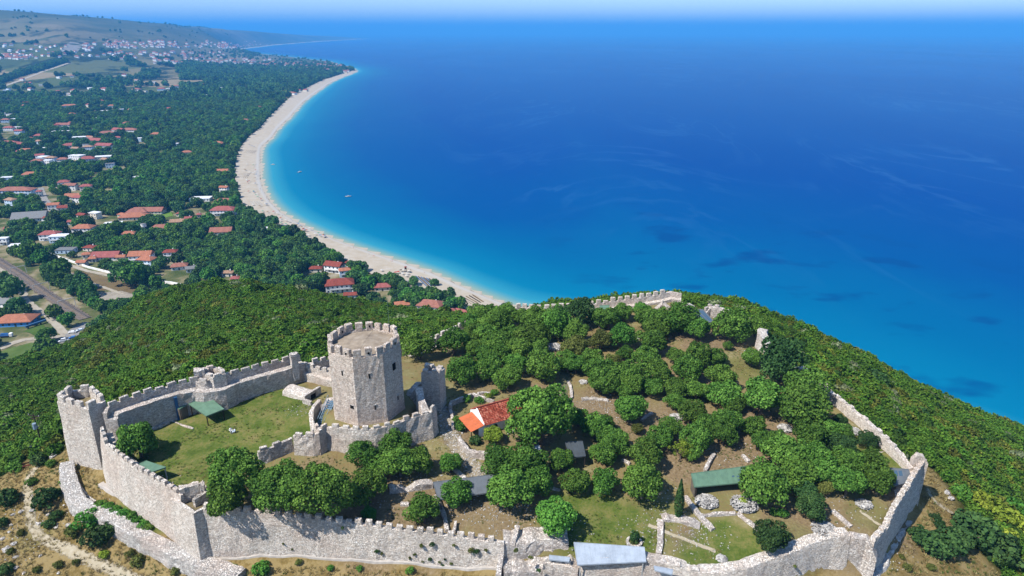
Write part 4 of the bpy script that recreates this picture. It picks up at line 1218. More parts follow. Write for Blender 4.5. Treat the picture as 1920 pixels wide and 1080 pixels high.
# ------------------------------------------------------------------ shrubs (single ones)
SHRUB = [crown_mesh('foliage', 300 + i, 12, 700, 0.12, 0.75, -0.2, 0.42, 0.66) for i in range(4)]
SHRUBS = []
def shrub(u, v, rpx, mat, tone, squash=0.9):
    x, y, z = G(u, v + rpx * 0.35)
    t = math.sqrt(x * x + y * y + (CAM_Z - z) ** 2)
    r = rpx * t / FPX
    rt = empty('shrub', (x, y, z), random.uniform(0, 6))
    link('foliage', crown_with(random.choice(SHRUB), mat), None, rt, (0, 0, r * 0.5), 0, (r, r, r * squash))
    st = link('stem', TRUNK[0], None, rt, (0, 0, 0), 0, (r * .6, r * .6, r * .6))
    SHRUBS.append((rt, x, y, r, tone))
for q in """875,748,9b 898,752,9b 915,745,9y 927,737,8b 892,828,12d 865,800,13 855,788,8 985,830,10d 1450,963,8 1469,965,10b 16,937,17d 88,939,20d 106,968,10d 93,984,9d 169,978,20b 138,1000,12o 185,1010,21d 212,992,14d 196,1041,8y 245,1040,8o 258,1057,12o 73,868,12d 98,870,8
10,1072,12d 6,982,10d 190,948,9b 204,952,9b 218,958,9b 232,964,9b 246,971,9 258,978,9b 270,985,9b 280,991,8 108,923,6d 491,1069,15b 437,1066,9b 767,1071,8b 674,1067,6b 1720,1003,15d 1738,1022,22d 1757,1035,20d 1777,1027,24d 1800,1015,20d 1830,1005,34d 1868,1035,30d 1753,972,9d 1760,985,9d
1833,945,20y 1866,968,22y 1898,985,20y 1850,950,16y 1895,955,16b 1800,925,14b 1900,1060,16o 1815,985,14o 1880,1010,16y 1500,690,15 1535,715,13y 1553,705,12y 1640,715,20d 1725,775,12d 30,880,12 20,845,14 60,905,8 120,905,6 40,1000,6o 110,1060,7o 70,1070,6o 145,1055,6o 20,1035,6o
330,1072,8o 560,1055,6o 620,1066,6b 380,1062,7o 1700,1065,7o 1690,1045,5o 1745,1065,7o 640,712,6b 653,735,9d""".split():
    u, v, r = q.split(','); s = ''
    if r[-1].isalpha(): s, r = r[-1], r[:-1]
    shrub(float(u), float(v), float(r), *TONE[s])
# clipped conical shrub in a stone ring
x, y, z = G(1189, 1018)
rt = empty('potted_conifer', (x, y, z)); tag(rt, 'small conical conifer in a round stone ring on the lawn', 'shrub')
link('foliage', crown_with(SHRUB[1], M_LEAF_DARK), None, rt, (0, 0, 1.0), 0, (0.85, 0.85, 1.5))
V = []; F = []
for i in range(14):
    a = i / 14 * 6.283; m = MB(); m.box(-.26, .26, -.2, .2, -.2, .38); m.build('stone', M_CAP, rt, loc=(math.cos(a) * 1.1, math.sin(a) * 1.1, 0), rz=a + 1.57)

# ------------------------------------------------------------------ scatter by geometry nodes (stuff)
def scatter(name, pts, scl, rot, idx, protos, label, cat):
    me = bpy.data.meshes.new(name)
    me.vertices.add(len(pts)); me.vertices.foreach_set('co', np.asarray(pts, np.float32).ravel())
    a = me.attributes.new('scl', 'FLOAT_VECTOR', 'POINT'); a.data.foreach_set('vector', np.asarray(scl, np.float32).ravel())
    float_attr(me, 'rot', rot)
    a = me.attributes.new('idx', 'INT', 'POINT'); a.data.foreach_set('value', np.asarray(idx, np.int32))
    o = bpy.data.objects.new(name, me); COL.objects.link(o)
    g = bpy.data.node_groups.new(name + '_nodes', 'GeometryNodeTree')
    g.interface.new_socket('Geometry', in_out='INPUT', socket_type='NodeSocketGeometry')
    g.interface.new_socket('Geometry', in_out='OUTPUT', socket_type='NodeSocketGeometry')
    gi = g.nodes.new('NodeGroupInput'); go = g.nodes.new('NodeGroupOutput')
    jn = g.nodes.new('GeometryNodeJoinGeometry')
    def named(nm, typ):
        q = g.nodes.new('GeometryNodeInputNamedAttribute'); q.data_type = typ; q.inputs[0].default_value = nm; return q.outputs[0]
    s_ = named('scl', 'FLOAT_VECTOR'); r_ = named('rot', 'FLOAT'); i_ = named('idx', 'INT')
    cb = g.nodes.new('ShaderNodeCombineXYZ'); g.links.new(r_, cb.inputs[2])
    for n, (pme, pmat) in enumerate(protos):
        po = bpy.data.objects.new(name + '_kind', crown_with(pme, pmat))
        oi = g.nodes.new('GeometryNodeObjectInfo'); oi.inputs['Object'].default_value = po; oi.inputs['As Instance'].default_value = True
        cmp_ = g.nodes.new('FunctionNodeCompare'); cmp_.data_type = 'INT'; cmp_.operation = 'EQUAL'
        g.links.new(i_, cmp_.inputs[2]); cmp_.inputs[3].default_value = n
        ip = g.nodes.new('GeometryNodeInstanceOnPoints')
        g.links.new(gi.outputs[0], ip.inputs['Points']); g.links.new(cmp_.outputs[0], ip.inputs['Selection'])
        g.links.new(oi.outputs['Geometry'], ip.inputs['Instance']); g.links.new(cb.outputs[0], ip.inputs['Rotation']); g.links.new(s_, ip.inputs['Scale'])
        g.links.new(ip.outputs[0], jn.inputs[0])
    g.links.new(jn.outputs[0], go.inputs[0])
    md = o.modifiers.new('scatter', 'NODES'); md.node_group = g
    tag(o, label, cat, kind='stuff')
    return o

def jgrid(x0, x1, y0, y1, step, rs, j=0.9):
    a, b = np.meshgrid(np.arange(x0, x1, step), np.arange(y0, y1, step))
    a = a.ravel() + (rs.random(a.size) - .5) * step * j; b = b.ravel() + (rs.random(b.size) - .5) * step * j
    return a, b

# maquis on the castle hill
rs = np.random.default_rng(21)
SCRUB = [crown_mesh('scrub', 330 + i, 11, 420, 0.145, 0.8, -0.1, 0.45, 0.62) for i in range(5)]
x, y = jgrid(-330, 270, 60, 360, 1.55, rs)
h = hill(x, y); lo, sdv = lowland(x, y)
din = seg_dist(x, y, ENC, True) * np.where(inside(x, y, ENC), 1, -1)
cdd = seg_dist(x, y, CLEAR, True) * np.where(inside(x, y, CLEAR), 1, -1)
ok = (h - np.maximum(lo, 1) > 5) & (din < -2.6) & (cdd + 2.5 * vnoise(x, y, 5, 12) < -1.2)
gap = vnoise(x, y, 7, 31) + 0.5 * vnoise(x, y, 2.7, 32)
ok &= ~((gap > 1.05))
u_, v_ = project(x, y, h)
ok &= (u_ > -160) & (u_ < 2080) & (v_ < 1180)
x, y = x[ok], y[ok]; z = HZ(x, y)
big = 1.2 + 0.5 * vnoise(x, y, 8, 33) + 0.35 * rs.random(len(x))
right = x > 40 + 0 * y
sc = big * rs.uniform(0.75, 1.25, len(x)) * np.where((rs.random(len(x)) < 0.05) & ~right, 1.5, 1.0) * np.where(right, 1.15, 1.0)
scl = np.stack([sc, sc, sc * rs.uniform(0.65, 1.05, len(x))], 1)
pn = vnoise(x, y, 14, 34) + 0.8 * rs.normal(size=len(x))
M_SC1 = leaf_mat('maquis_green', (0.0242, 0.0560, 0.0047), (0.0559, 0.1233, 0.0084), (0.1284, 0.2207, 0.0154), 0.18)
M_SC2 = leaf_mat('maquis_dark', (0.0151, 0.0337, 0.0059), (0.0317, 0.0710, 0.0084), (0.0755, 0.1271, 0.0142), 0.15)
M_SC3 = leaf_mat('maquis_olive', (0.0457, 0.0581, 0.0079), (0.1018, 0.1235, 0.0144), (0.2019, 0.2179, 0.0288), 0.18)
M_SC4 = leaf_mat('maquis_grey', (0.0791, 0.0998, 0.0459), (0.1493, 0.1815, 0.0851), (0.2458, 0.2723, 0.1309), 0.15)
M_SC5 = leaf_mat('maquis_yellow', (0.0744, 0.1042, 0.0072), (0.1488, 0.1934, 0.0119), (0.2678, 0.2976, 0.0238), 0.2)
idx = np.where(pn > 1.15, 1, np.where(pn < -1.0, 2, 0))
rr = rs.random(len(x))
idx = np.where(rr < 0.018, 3, idx)
idx = np.where((rr > 0.985) & right, 4, idx)
idx = np.where((rr > 0.997) & ~right, 4, idx)
idx = np.where(right & (rr > 0.3) & (rr < 0.38), 2, idx)
protos = [(SCRUB[0], M_SC1), (SCRUB[1], M_SC2), (SCRUB[2], M_SC3), (SCRUB[3], M_SC4), (SCRUB[4], M_SC5)]
zz = z + sc * 0.28
lf = ~right
scatter('maquis_scrub', np.stack([x, y, zz], 1)[lf], scl[lf], rs.random(lf.sum()) * 6.28, idx[lf], protos, 'dense green scrub covering the hill left of and behind the castle', 'scrub')
scatter('maquis_scrub', np.stack([x, y, zz], 1)[right], scl[right], rs.random(right.sum()) * 6.28, idx[right], protos, 'olive and yellow-green scrub on the slope between castle and sea', 'scrub')

# dry grass tufts on the bare slopes and inside the walls
def tuft_mesh(seed, n=14):
    r2 = np.random.default_rng(seed)
    V = []; F = []
    for i in range(n):
        a = r2.random() * 6.28; ln = r2.uniform(.5, 1.0); o = r2.normal(size=2) * .25; w = 0.09
        d = np.array([math.cos(a), math.sin(a)]); pr = np.array([-d[1], d[0]]) * w
        b = len(V)
        V += [(*(o - pr), 0), (*(o + pr), 0), (*(o + d * ln * .55), ln * .8)]
        F.append([b, b + 1, b + 2])
    me = mesh_np('tuft', np.array(V), F); float_attr(me, 'tint', np.repeat(r2.random(n), 3))
    return me
TUFT = [tuft_mesh(i) for i in range(3)]
M_TUFT_DRY = leaf_mat('dry_grass', (0.1196, 0.0850, 0.0302), (0.2300, 0.1700, 0.0648), (0.3312, 0.2700, 0.1123), 0.2)
M_TUFT_GREEN = leaf_mat('green_grass', (0.0280, 0.0480, 0.0077), (0.0560, 0.0920, 0.0141), (0.1040, 0.1360, 0.0256), 0.2)
x, y = jgrid(-112, 110, 62, 190, 0.62, rs, 1.6)
din = seg_dist(x, y, ENC, True) * np.where(inside(x, y, ENC), 1, -1)
cl = inside(x, y, CLEAR)
keepd = np.hypot(x - KEEP[0], y - KEEP[1])
nn = vnoise(x, y, 3.0, 41) + 0.6 * vnoise(x, y, 1.1, 42)
ok = ((din < -2.0) & cl & (nn > -0.7)) | ((din > 2) & (nn > 0.25) & (keepd > 12))
x, y, din = x[ok], y[ok], din[ok]
z = HZ(x, y)
s = rs.uniform(0.25, 0.62, len(x)) * np.where(din > 0, 0.55, 1.0)
gi = np.where((vnoise(x, y, 9, 43) + 0.5 * rs.normal(size=len(x))) > np.where(din > 0, -0.1, 0.75), 1, 0)
scatter('dry_grass', np.stack([x, y, z], 1), np.stack([s * 1.3, s * 1.3, s], 1), rs.random(len(x)) * 6.28, gi, [(TUFT[0], M_TUFT_DRY), (TUFT[1], M_TUFT_GREEN)], 'dry golden grass on the slopes and green grass inside the walls', 'grass')

# ------------------------------------------------------------------ buildings and small things inside the castle
def metal(name, hexc, rough=0.45, g=0.5):
    k = NT(name, rough, 0.35)
    c = lin(hexc, g)
    n = k.noise(k.pos((1, 1, .2)), 0.9, 5, 0.6)
    k.base(k.ramp(n, [(0.3, tuple(q * 0.78 for q in c[:3])), (0.55, c[:3]), (0.75, tuple(min(q * 1.12, .9) for q in c[:3]))]))
    return k.m
M_GREENROOF = metal('green_sheet', '#7ba085'); M_GREYROOF = metal('grey_sheet', '#7f858a'); M_DARKROOF = metal('dark_sheet', '#5d6468'); M_WHITEROOF = metal('white_sheet', '#c6d2e0', 0.45, 0.52)
M_POSTW = plain('white_post', '#e8e8e4', 0.6, 0.05); M_POSTD = plain('dark_timber', '#4c4034', 0.8, 0.2)
k = NT('roof_glass', 0.15, 0.5); k.base((0.05, 0.09, 0.13, 1)); M_GLASS = k.m
M_SHADEWALL = plain('shed_wall', '#8d8274', 0.9, 0.2)

def shed(name, label, cpx, zs, mat, cat='shed', ridges=0, wall_sides=(), post=M_POSTD, posts=True, thick=0.12, panels=()):
    """roof given by four surveyed corners (back-left, back-right, front-right, front-left) and their elevations"""
    C = [Vector(P(u, v, z)) for (u, v), z in zip(cpx, zs)]
    cen = sum(C, Vector()) / 4
    gz_ = hz(cen.x, cen.y)
    rt = empty(name, (cen.x, cen.y, gz_)); tag(rt, label, cat)
    L = [c - rt.location for c in C]
    n = max(ridges, 1)
    # standing-seam sheets, each a panel of its own
    for i in range(n):
        a = L[0].lerp(L[1], i / n); b = L[0].lerp(L[1], (i + 1) / n); c = L[3].lerp(L[2], (i + 1) / n); d = L[3].lerp(L[2], i / n)
        g = 0.012 if n > 1 else 0.0
        b = b.lerp(a, g); c = c.lerp(d, g)
        up = Vector((0, 0, (0.015 if i % 2 else 0.0)))
        vs = [q + up for q in (a, b, c, d)] + [q + up - Vector((0, 0, thick)) for q in (a, b, c, d)]
        link('roof_panel' if n > 1 else 'roof', mesh_np('roof', vs, [[3, 2, 1, 0], [4, 5, 6, 7], [0, 1, 5, 4], [1, 2, 6, 5], [2, 3, 7, 6], [3, 0, 4, 7]]), mat, rt)
    # edge trim
    m = MB()
    for i in range(4):
        a, b = L[i], L[(i + 1) % 4]
        m.bar(a - Vector((0, 0, thick * .5)), b - Vector((0, 0, thick * .5)), 0.09, thick + 0.1)
    m.build('roof_edge', mat, rt)
    if posts:
        for i, c in enumerate(L):
            q = c.lerp(Vector((0, 0, c.z)), 0.08)
            zb = hz(q.x + rt.location.x, q.y + rt.location.y) - gz_ - 0.2
            m = MB(); m.bar((q.x, q.y, zb), (q.x, q.y, c.z - thick), 0.16); m.build('post', post, rt)
    for s in wall_sides:
        a = L[s].lerp(Vector((0, 0, 0)), 0.05); b = L[(s + 1) % 4].lerp(Vector((0, 0, 0)), 0.05)
        m = MB(); m.add([(a.x, a.y, -0.5), (b.x, b.y, -0.5), (b.x, b.y, L[(s + 1) % 4].z - thick - .02), (a.x, a.y, L[s].z - thick - .02)], [[0, 1, 2, 3]])
        o = m.build('wall', M_SHADEWALL, rt); md = o.modifiers.new('t', 'SOLIDIFY'); md.thickness = 0.15
    for (s0, s1, t0, t1) in panels:
        f = lambda s, t: (L[0].lerp(L[1], s)).lerp(L[3].lerp(L[2], s), t) + Vector((0, 0, 0.035))
        vs = [f(s0, t0), f(s1, t0), f(s1, t1), f(s0, t1)]
        o = link('skylight', mesh_np('skylight', vs, [[3, 2, 1, 0]]), M_GLASS, rt)
    return rt
shed('open_shed', 'open green-roofed shed on timber posts on the citadel lawn', [(354, 757), (391, 743), (420, 767), (387, 780)], (121.2, 121.6, 120.9, 120.6), M_GREENROOF, ridges=6)
shed('ticket_hut', 'tiny green-roofed blue hut beside the open shed', [(328, 763), (343, 756), (350, 759), (337, 767)], (120.9, 121.0, 120.9, 120.8), M_GREENROOF, 'hut', wall_sides=(0, 1, 2, 3))
shed('canopy_tent', 'green canopy on white poles in the shade below the round lawn tree', [(255, 872), (274, 864), (311, 876), (285, 885)], (119.9, 120.0, 119.7, 119.6), M_GREENROOF, 'canopy', post=M_POSTW, ridges=3)
shed('tower_canopy', 'small green roof tucked inside the tall left tower', [(172, 774), (175, 766), (190, 775), (178, 783)], (122.4, 122.6, 122.2, 122.0), M_GREENROOF, 'roof')
shed('long_shed', 'long green sheet roof shed among the trees at the right', [(1296, 888), (1408, 873), (1411, 903), (1302, 913)], (117.7, 117.6, 116.3, 116.4), M_GREENROOF, ridges=12, wall_sides=(0, 3), panels=[(.66, .70, .5, .6), (.74, .79, .55, .62), (.75, .80, .78, .86)])
shed('metal_shelter', 'bright white sheet-metal shelter roof at the bottom middle', [(1076, 1017), (1208, 1026), (1211, 1053), (1083, 1059)], (114.5, 114.3, 113.4, 113.4), M_WHITEROOF, 'shelter', ridges=14, post=M_POSTW)
shed('long_shed', 'long grey sheet roof behind the small trees near the front wall', [(812, 904), (930, 889), (934, 921), (822, 937)], (118.2, 118.2, 117.2, 117.2), M_GREYROOF, ridges=8, wall_sides=(0, 1), panels=[])
shed('flat_shelter', 'dark grey flat shelter roof right of the big chapel tree', [(1060, 829), (1092, 827), (1098, 855), (1068, 858)], (119.0, 119.0, 118.3, 118.3), M_DARKROOF, 'shelter', ridges=3)
shed('excavation_roof', 'grey excavation roof with blue skylights against the right wall', [(1668, 877), (1703, 880), (1711, 902), (1672, 912)], (116.3, 116.3, 115.6, 115.6), M_GREYROOF, 'shelter', ridges=5, panels=[(.22, .38, .15, .5), (.44, .62, .15, .5)])
shed('glazed_roof', 'grey-blue lean-to roof with white bars among the upper right ruins', [(1292, 579), (1318, 580), (1340, 604), (1322, 605)], (122.2, 122.0, 121.0, 121.2), M_GREYROOF, 'roof', ridges=5, panels=[(.1, .45, .1, .9), (.55, .9, .1, .9)])
shed('wall_shelter', 'small pale green roof at the foot of the back wall', [(1124, 573), (1143, 572), (1139, 582), (1127, 583)], (120.4, 120.4, 119.8, 119.8), M_GREENROOF, 'shelter')
shed('wall_panel', 'white sheet panel roofing a gap in the ruined front wall', [(1030, 1041), (1068, 1045), (1067, 1053), (1030, 1049)], (113.6, 113.4, 113.3, 113.5), M_WHITEROOF, 'panel', posts=False)
shed('wall_panel', 'small white sheet panel on the rubble right of the metal shelter', [(1226, 1061), (1262, 1068), (1260, 1077), (1228, 1069)], (113.0, 112.8, 112.7, 112.9), M_WHITEROOF, 'panel', posts=False)
shed('kiosk_roof', 'tiny pale canopy half hidden under the big chapel tree', [(1000, 838), (1010, 834), (1014, 842), (1003, 846)], (118.4, 118.4, 118.2, 118.2), M_WHITEROOF, 'canopy', post=M_POSTW)
# blue rain chute on the citadel wall above the hut
x, y, z = P(335, 745, 122.5)
m = MB(); m.box(-.3, .3, -.25, .25, -4.2, 1.2); o = m.build('rubbish_chute', plain('blue_tarp', '#3d6f9f', 0.6, 0.1), loc=(x, y - 1.2, 122.0), rz=0.5)
tag(o, 'upright blue duct on the citadel wall above the tiny hut', 'duct')

# ---- chapel
def chapel():
    ang = math.atan2(0.47, 0.88)
    rt = empty('chapel', (-5.4, 113.3, 116.9), ang)
    tag(rt, 'white chapel with red tiled roof and orange porch roof among the trees', 'chapel')
    Lx, Wy, eh, rh = 10.5, 6.2, 2.6, 4.3
    k = NT('white_plaster', 0.9, 0.1); n = k.noise(k.pos(), 0.8, 5); k.base(k.ramp(n, [(0.3, (0.62, 0.63, 0.62)), (0.6, (0.78, 0.78, 0.77))])); plaster = k.m
    # walls with gables, openings cut as recesses
    m = MB()
    m.add([(0, 0, -0.6), (Lx, 0, -0.6), (Lx, Wy, -0.6), (0, Wy, -0.6), (0, 0, eh), (Lx, 0, eh), (Lx, Wy, eh), (0, Wy, eh), (0, Wy / 2, rh), (Lx, Wy / 2, rh)],
          [[0, 1, 5, 4], [2, 3, 7, 6], [1, 2, 6, 9, 5], [3, 0, 4, 8, 7]])
    m.build('wall', plaster, rt)
    # gable band beside the front roof verge
    m = MB(); m.add([(-.14, -.1, eh - .05), (.14, -.1, eh - .05), (.14, Wy / 2, rh + .28), (-.14, Wy / 2, rh + .28), (-.14, -.1, eh - .6), (.14, -.1, eh - .6), (.14, Wy / 2, rh - .5), (-.14, Wy / 2, rh - .5)],
                    [[0, 1, 2, 3], [0, 4, 5, 1], [1, 5, 6, 2], [3, 2, 6, 7], [0, 3, 7, 4]])
    m.build('gable_verge', plaster, rt)
    # tiles
    kt = NT('clay_tiles', 0.85, 0.15)
    tt = kt.attr('tint').outputs['Fac']
    kt.base(kt.ramp(tt, [(0.0, lin('#7d3a2c')), (0.35, lin('#b2553f')), (0.6, lin('#d4705a')), (0.85, lin('#e39a7d')), (1.0, lin('#9a4736'))]))
    rs = np.random.default_rng(3)
    for side in (0, 1):
        V = []; F = []; T = []
        ov = 0.3
        y0, z0 = (-ov, eh - ov * (rh - eh) / (Wy / 2)) if side == 0 else (Wy + ov, eh - ov * (rh - eh) / (Wy / 2))
        y1, z1 = Wy / 2, rh + 0.12
        nr, nc = 11, 42
        nrm = Vector((0, -(z1 - z0), abs(y1 - y0))).normalized() if side == 0 else Vector((0, (z1 - z0), abs(y1 - y0))).normalized()
        for r in range(nr):
            a0 = r / nr - 0.02; a1 = (r + 1) / nr
            for c in range(nc):
                x0 = 0.1 + (Lx - 0.1 + 0.2) * c / nc; wd = (Lx + 0.1) / nc
                b = len(V); lift0 = 0.13 + rs.uniform(-.02, .03); lift1 = 0.06
                for aa, lf in ((a0, lift0), (a1, lift1)):
                    for s, hh in ((0, 0), (0.3, 0.09), (0.7, 0.09), (1.0, 0)):
                        p = Vector((x0 + wd * s, y0 + (y1 - y0) * aa, z0 + (z1 - z0) * aa)) + nrm * (lf + hh)
                        V.append(tuple(p)); T.append(0)
                t = np.clip(rs.normal(0.5, 0.22) + 0.25 * float(vnoise(x0, r * 0.4, 1.3, 4)), 0, 1)
                for q in range(8): T[b + q] = t
                F += [[b, b + 1, b + 5, b + 4], [b + 1, b + 2, b + 6, b + 5], [b + 2, b + 3, b + 7, b + 6], [b + 3, b + 2, b + 1, b]]
        me = mesh_np('roof_tiles', np.array(V), F); float_attr(me, 'tint', T)
        o = link('roof_tiles', me, kt.m, rt); o['kind'] = 'stuff'
        m = MB(); m.add([(0.05, y0, z0), (Lx + 0.2, y0, z0), (Lx + 0.2, y1, z1), (0.05, y1, z1)], [[0, 1, 2, 3] if side == 0 else [3, 2, 1, 0]])
        m.build('roof_deck', M_POSTD, rt)
    m = MB(); m.bar((0, Wy / 2, rh + 0.3), (Lx + .2, Wy / 2, rh + 0.3), 0.3, 0.2, n=6); m.build('ridge', kt.m, rt); 
    me = rt.children[-1].data; float_attr(me, 'tint', [0.6] * len(me.vertices))
    # arched door and low wall
    def arch(x0, w, h, z0=0.0):
        n = 8; vs = [(x0 - w / 2, -0.02, z0), (x0 + w / 2, -0.02, z0)]
        vs += [(x0 + math.cos(math.pi * i / n) * w / 2, -0.02, z0 + h - w / 2 + math.sin(math.pi * i / n) * w / 2) for i in range(n + 1)]
        o = link('arched_door', mesh_np('arched_door', vs, [list(range(len(vs)))]), M_DARK, rt)
        md = o.modifiers.new('t', 'SOLIDIFY'); md.thickness = 0.06
    arch(2.4, 1.1, 2.0); arch(6.6, 1.3, 2.1)
    m = MB(); m.box(4.2, 7.6, -2.0, -1.8, -0.4, 0.55); m.box(7.6, 7.8, -2.0, 0.0, -0.4, 0.55); m.build('terrace_wall', plaster, rt)
    m = MB(); m.box(4.2, 7.6, -1.8, -0.02, -0.4, 0.15); m.build('terrace', plaster, rt)
    # orange porch roof
    ko = metal('orange_sheet', '#ee7f4c', 0.7, 0.5)
    pr = []
    n = 9
    ylo, yhi = -0.5, 5.2
    for i in range(n):
        a = ylo + (yhi - ylo) * i / n; b = ylo + (yhi - ylo) * (i + 1) / n
        vs = [(-0.16, a, 2.62), (-0.16, b - .02, 2.62), (-3.0, b - .02, 2.0), (-3.0, a, 2.0)]
        mid = [(-0.16, (a + b) / 2, 2.70), (-3.0, (a + b) / 2, 2.08)]
        o = link('porch_sheet', mesh_np('porch_sheet', [vs[0], mid[0], vs[1], vs[2], mid[1], vs[3]], [[0, 5, 4, 1], [1, 4, 3, 2]]), ko, rt)
        md = o.modifiers.new('t', 'SOLIDIFY'); md.thickness = 0.05
    for yy in (ylo + .2, 2.3, yhi - .2):
        m = MB(); m.bar((-2.8, yy, -0.6), (-2.8, yy, 2.0), 0.14); m.build('porch_post', M_POSTD, rt)
    m = MB(); m.box(-1.2, -0.02, -0.3, -0.1, -0.5, 2.2); m.build('porch_wall', plaster, rt)
chapel()

# ---- round heaps of field stones
STONE_BM = []
for i in range(4):
    bm = bmesh.new(); bmesh.ops.create_icosphere(bm, subdivisions=1, radius=1)
    rr = random.Random(i)
    for v in bm.verts: v.co *= rr.uniform(0.7, 1.15); v.co.z *= 0.7
    STONE_BM.append((np.array([tuple(v.co) for v in bm.verts]), np.array([[q.index for q in f.verts] for f in bm.faces]))); bm.free()
def stones_mesh(name, cen, size, rs, mat):
    V = []; F = []; n = 0
    for c, s in zip(cen, size):
        v, f = STONE_BM[rs.integers(4)]
        a = rs.random() * 6.28; ca, sa = math.cos(a), math.sin(a)
        vv = v * s * rs.uniform(.7, 1.2, 3)
        vv = np.stack([vv[:, 0] * ca - vv[:, 1] * sa, vv[:, 0] * sa + vv[:, 1] * ca, vv[:, 2]], 1) + c
        V.append(vv); F.append(f + n); n += len(v)
    me = mesh_np(name, np.concatenate(V), np.concatenate(F)); me.materials.append(mat)
    return me
k = NT('field_stones', 0.9, 0.1)
vv = k.n('TexVoronoi', feature='F1'); vv.inputs['Scale'].default_value = 2.2; k.l(k.pos(), vv.inputs['Vector'])
sc_ = k.n('SeparateColor'); k.l(vv.outputs['Color'], sc_.inputs[0])
k.base(k.ramp(sc_.outputs[0], [(0, (0.17, 0.16, 0.15)), (0.5, (0.31, 0.295, 0.275)), (1, (0.47, 0.45, 0.425))])); M_FIELD = k.m
def heap(u, v, rpx, label, flat=0.3, squash=0.8, plant=False):
    x, y, z = G(u, v)
    t = math.sqrt(x * x + y * y + (CAM_Z - z) ** 2); r = rpx * t / FPX
    rs = np.random.default_rng(int(u))
    n = int(130 + 90 * r * r)
    n = min(n, 420)
    rad = np.sqrt(rs.random(n)); a = rs.random(n) * 6.283
    px, py = rad * r * np.cos(a), rad * r * squash * 1.2 * np.sin(a)
    pz = r * flat * np.sqrt(np.clip(1 - rad ** 3, 0, 1)) + rs.uniform(-.05, .08, n)
    rt = empty('stone_heap', (x, y, z)); tag(rt, label, 'stone heap', 'stone heaps inside the castle')
    o = link('stones', stones_mesh('stones', np.stack([px, py, pz], 1), rs.uniform(.11, .24, n), rs, M_FIELD), None, rt); o['kind'] = 'stuff'
    m = MB()
    V = [(0, 0, r * flat * .9)] + [(math.cos(i / 12 * 6.283) * r * .95, math.sin(i / 12 * 6.283) * r * squash * 1.15, -.1) for i in range(12)]
    link('core', mesh_np('core', V, [[0, i + 1, (i + 1) % 12 + 1] for i in range(12)]), M_FIELD, rt)
    if plant:
        link('weeds', crown_with(SHRUB[2], M_LEAF_YELLOW), None, rt, (-.2, .2, r * flat * .9), 0, (r * .45, r * .3, .35))
heap(1325, 941, 20, 'round white stone heap right of the cypress')
heap(1395, 946, 24, 'round stone heap with green weeds growing on its top', plant=True)
heap(1545, 994, 21, 'large round stone heap near the right front wall')
heap(1620, 946, 13, 'half-shaded stone heap under the trees at the right')
heap(1038, 652, 17, 'grey stone heap deep among the upper left trees')
heap(1472, 804, 13, 'small stone heap left of the middle tree clump')
heap(1600, 809, 12, 'small pale stone heap beside the grey right wall')
heap(1094, 717, 8, 'small stone block heap beside the green path')
heap(1196, 634, 6, 'tiny pale stone heap among the upper trees')
heap(1268, 783, 12, 'stone heap half in shade between the middle trees')
heap(1353, 1048, 9, 'pale rock outcrop on the lawn near the front wall')
heap(1398, 668, 7, 'scattered pale stones under the upper right trees')

# ---- boulders on the left slope
BOULD = []
for i, (u, v, rp) in enumerate([(14, 1032, 11), (27, 1020, 7), (30, 1045, 6), (72, 982, 6), (18, 998, 5), (22, 985, 5), (105, 990, 6), (92, 965, 6), (128, 985, 7), (60, 958, 8), (40, 960, 6), (25, 965, 5), (30, 1065, 6), (45, 1075, 5), (76, 1042, 4), (120, 948, 4), (100, 855, 10), (48, 905, 3), (60, 930, 3), (1775, 925, 9), (1782, 935, 8), (5, 1010, 6), (110, 1075, 4), (155, 850, 5)]):
    x, y, z = G(u, v); t = math.hypot(math.hypot(x, y), CAM_Z - z); r = rp * t / FPX * 0.7
    v0, f0 = STONE_BM[i % 4]
    bm = bmesh.new(); vs = [bm.verts.new(tuple(q)) for q in v0]; [bm.faces.new([vs[j] for j in f]) for f in f0]
    bmesh.ops.subdivide_edges(bm, edges=bm.edges, cuts=1, use_grid_fill=True)
    for q in bm.verts: q.co *= random.uniform(.86, 1.1)
    me = bpy.data.meshes.new('boulder'); bm.to_mesh(me); bm.free()
    o = link('boulder', me, M_RUBBLE, None, (x, y, z + r * .15), random.uniform(0, 6), (r * random.uniform(.8, 1.3), r, r * .8))
    BOULD.append((o, x, y, r, 'pale'))

# ---- rough paving stones of the ramp below the chapel
def ribbon(name, pxs, width, mat, label, cat='path', lift=0.05, edge_soft=True, kind='structure', world=None, n=None, follow=True):
    pts = world if world is not None else [G(u, v) for u, v in pxs]
    q = np.array([(p[0], p[1]) for p in pts])
    L = np.hypot(*(q[1:] - q[:-1]).T).sum()
    q = resample(q, n or max(8, int(L / max(width * 0.5, 0.5))))
    # round the corners
    for _ in range(3):
        q[1:-1] = q[1:-1] * 0.5 + (q[2:] + q[:-2]) * 0.25
    t, nr = normals2(q)
    m = 5
    V = []; A = []
    for j in range(m):
        o = (j / (m - 1) - 0.5) * width
        p = q + nr * o
        V.append(np.c_[p, HZ(p[:, 0], p[:, 1]) + lift]); A.append(np.full(len(q), abs(j / (m - 1) - 0.5) * 2))
    me = mesh_np(name, np.concatenate(V), grid_faces(len(q), m), True)
    float_attr(me, 'edge', np.concatenate(A))
    o = link(name, me, mat)
    if kind == 'structure': tag(o, label, cat, kind='structure')
    return o, q
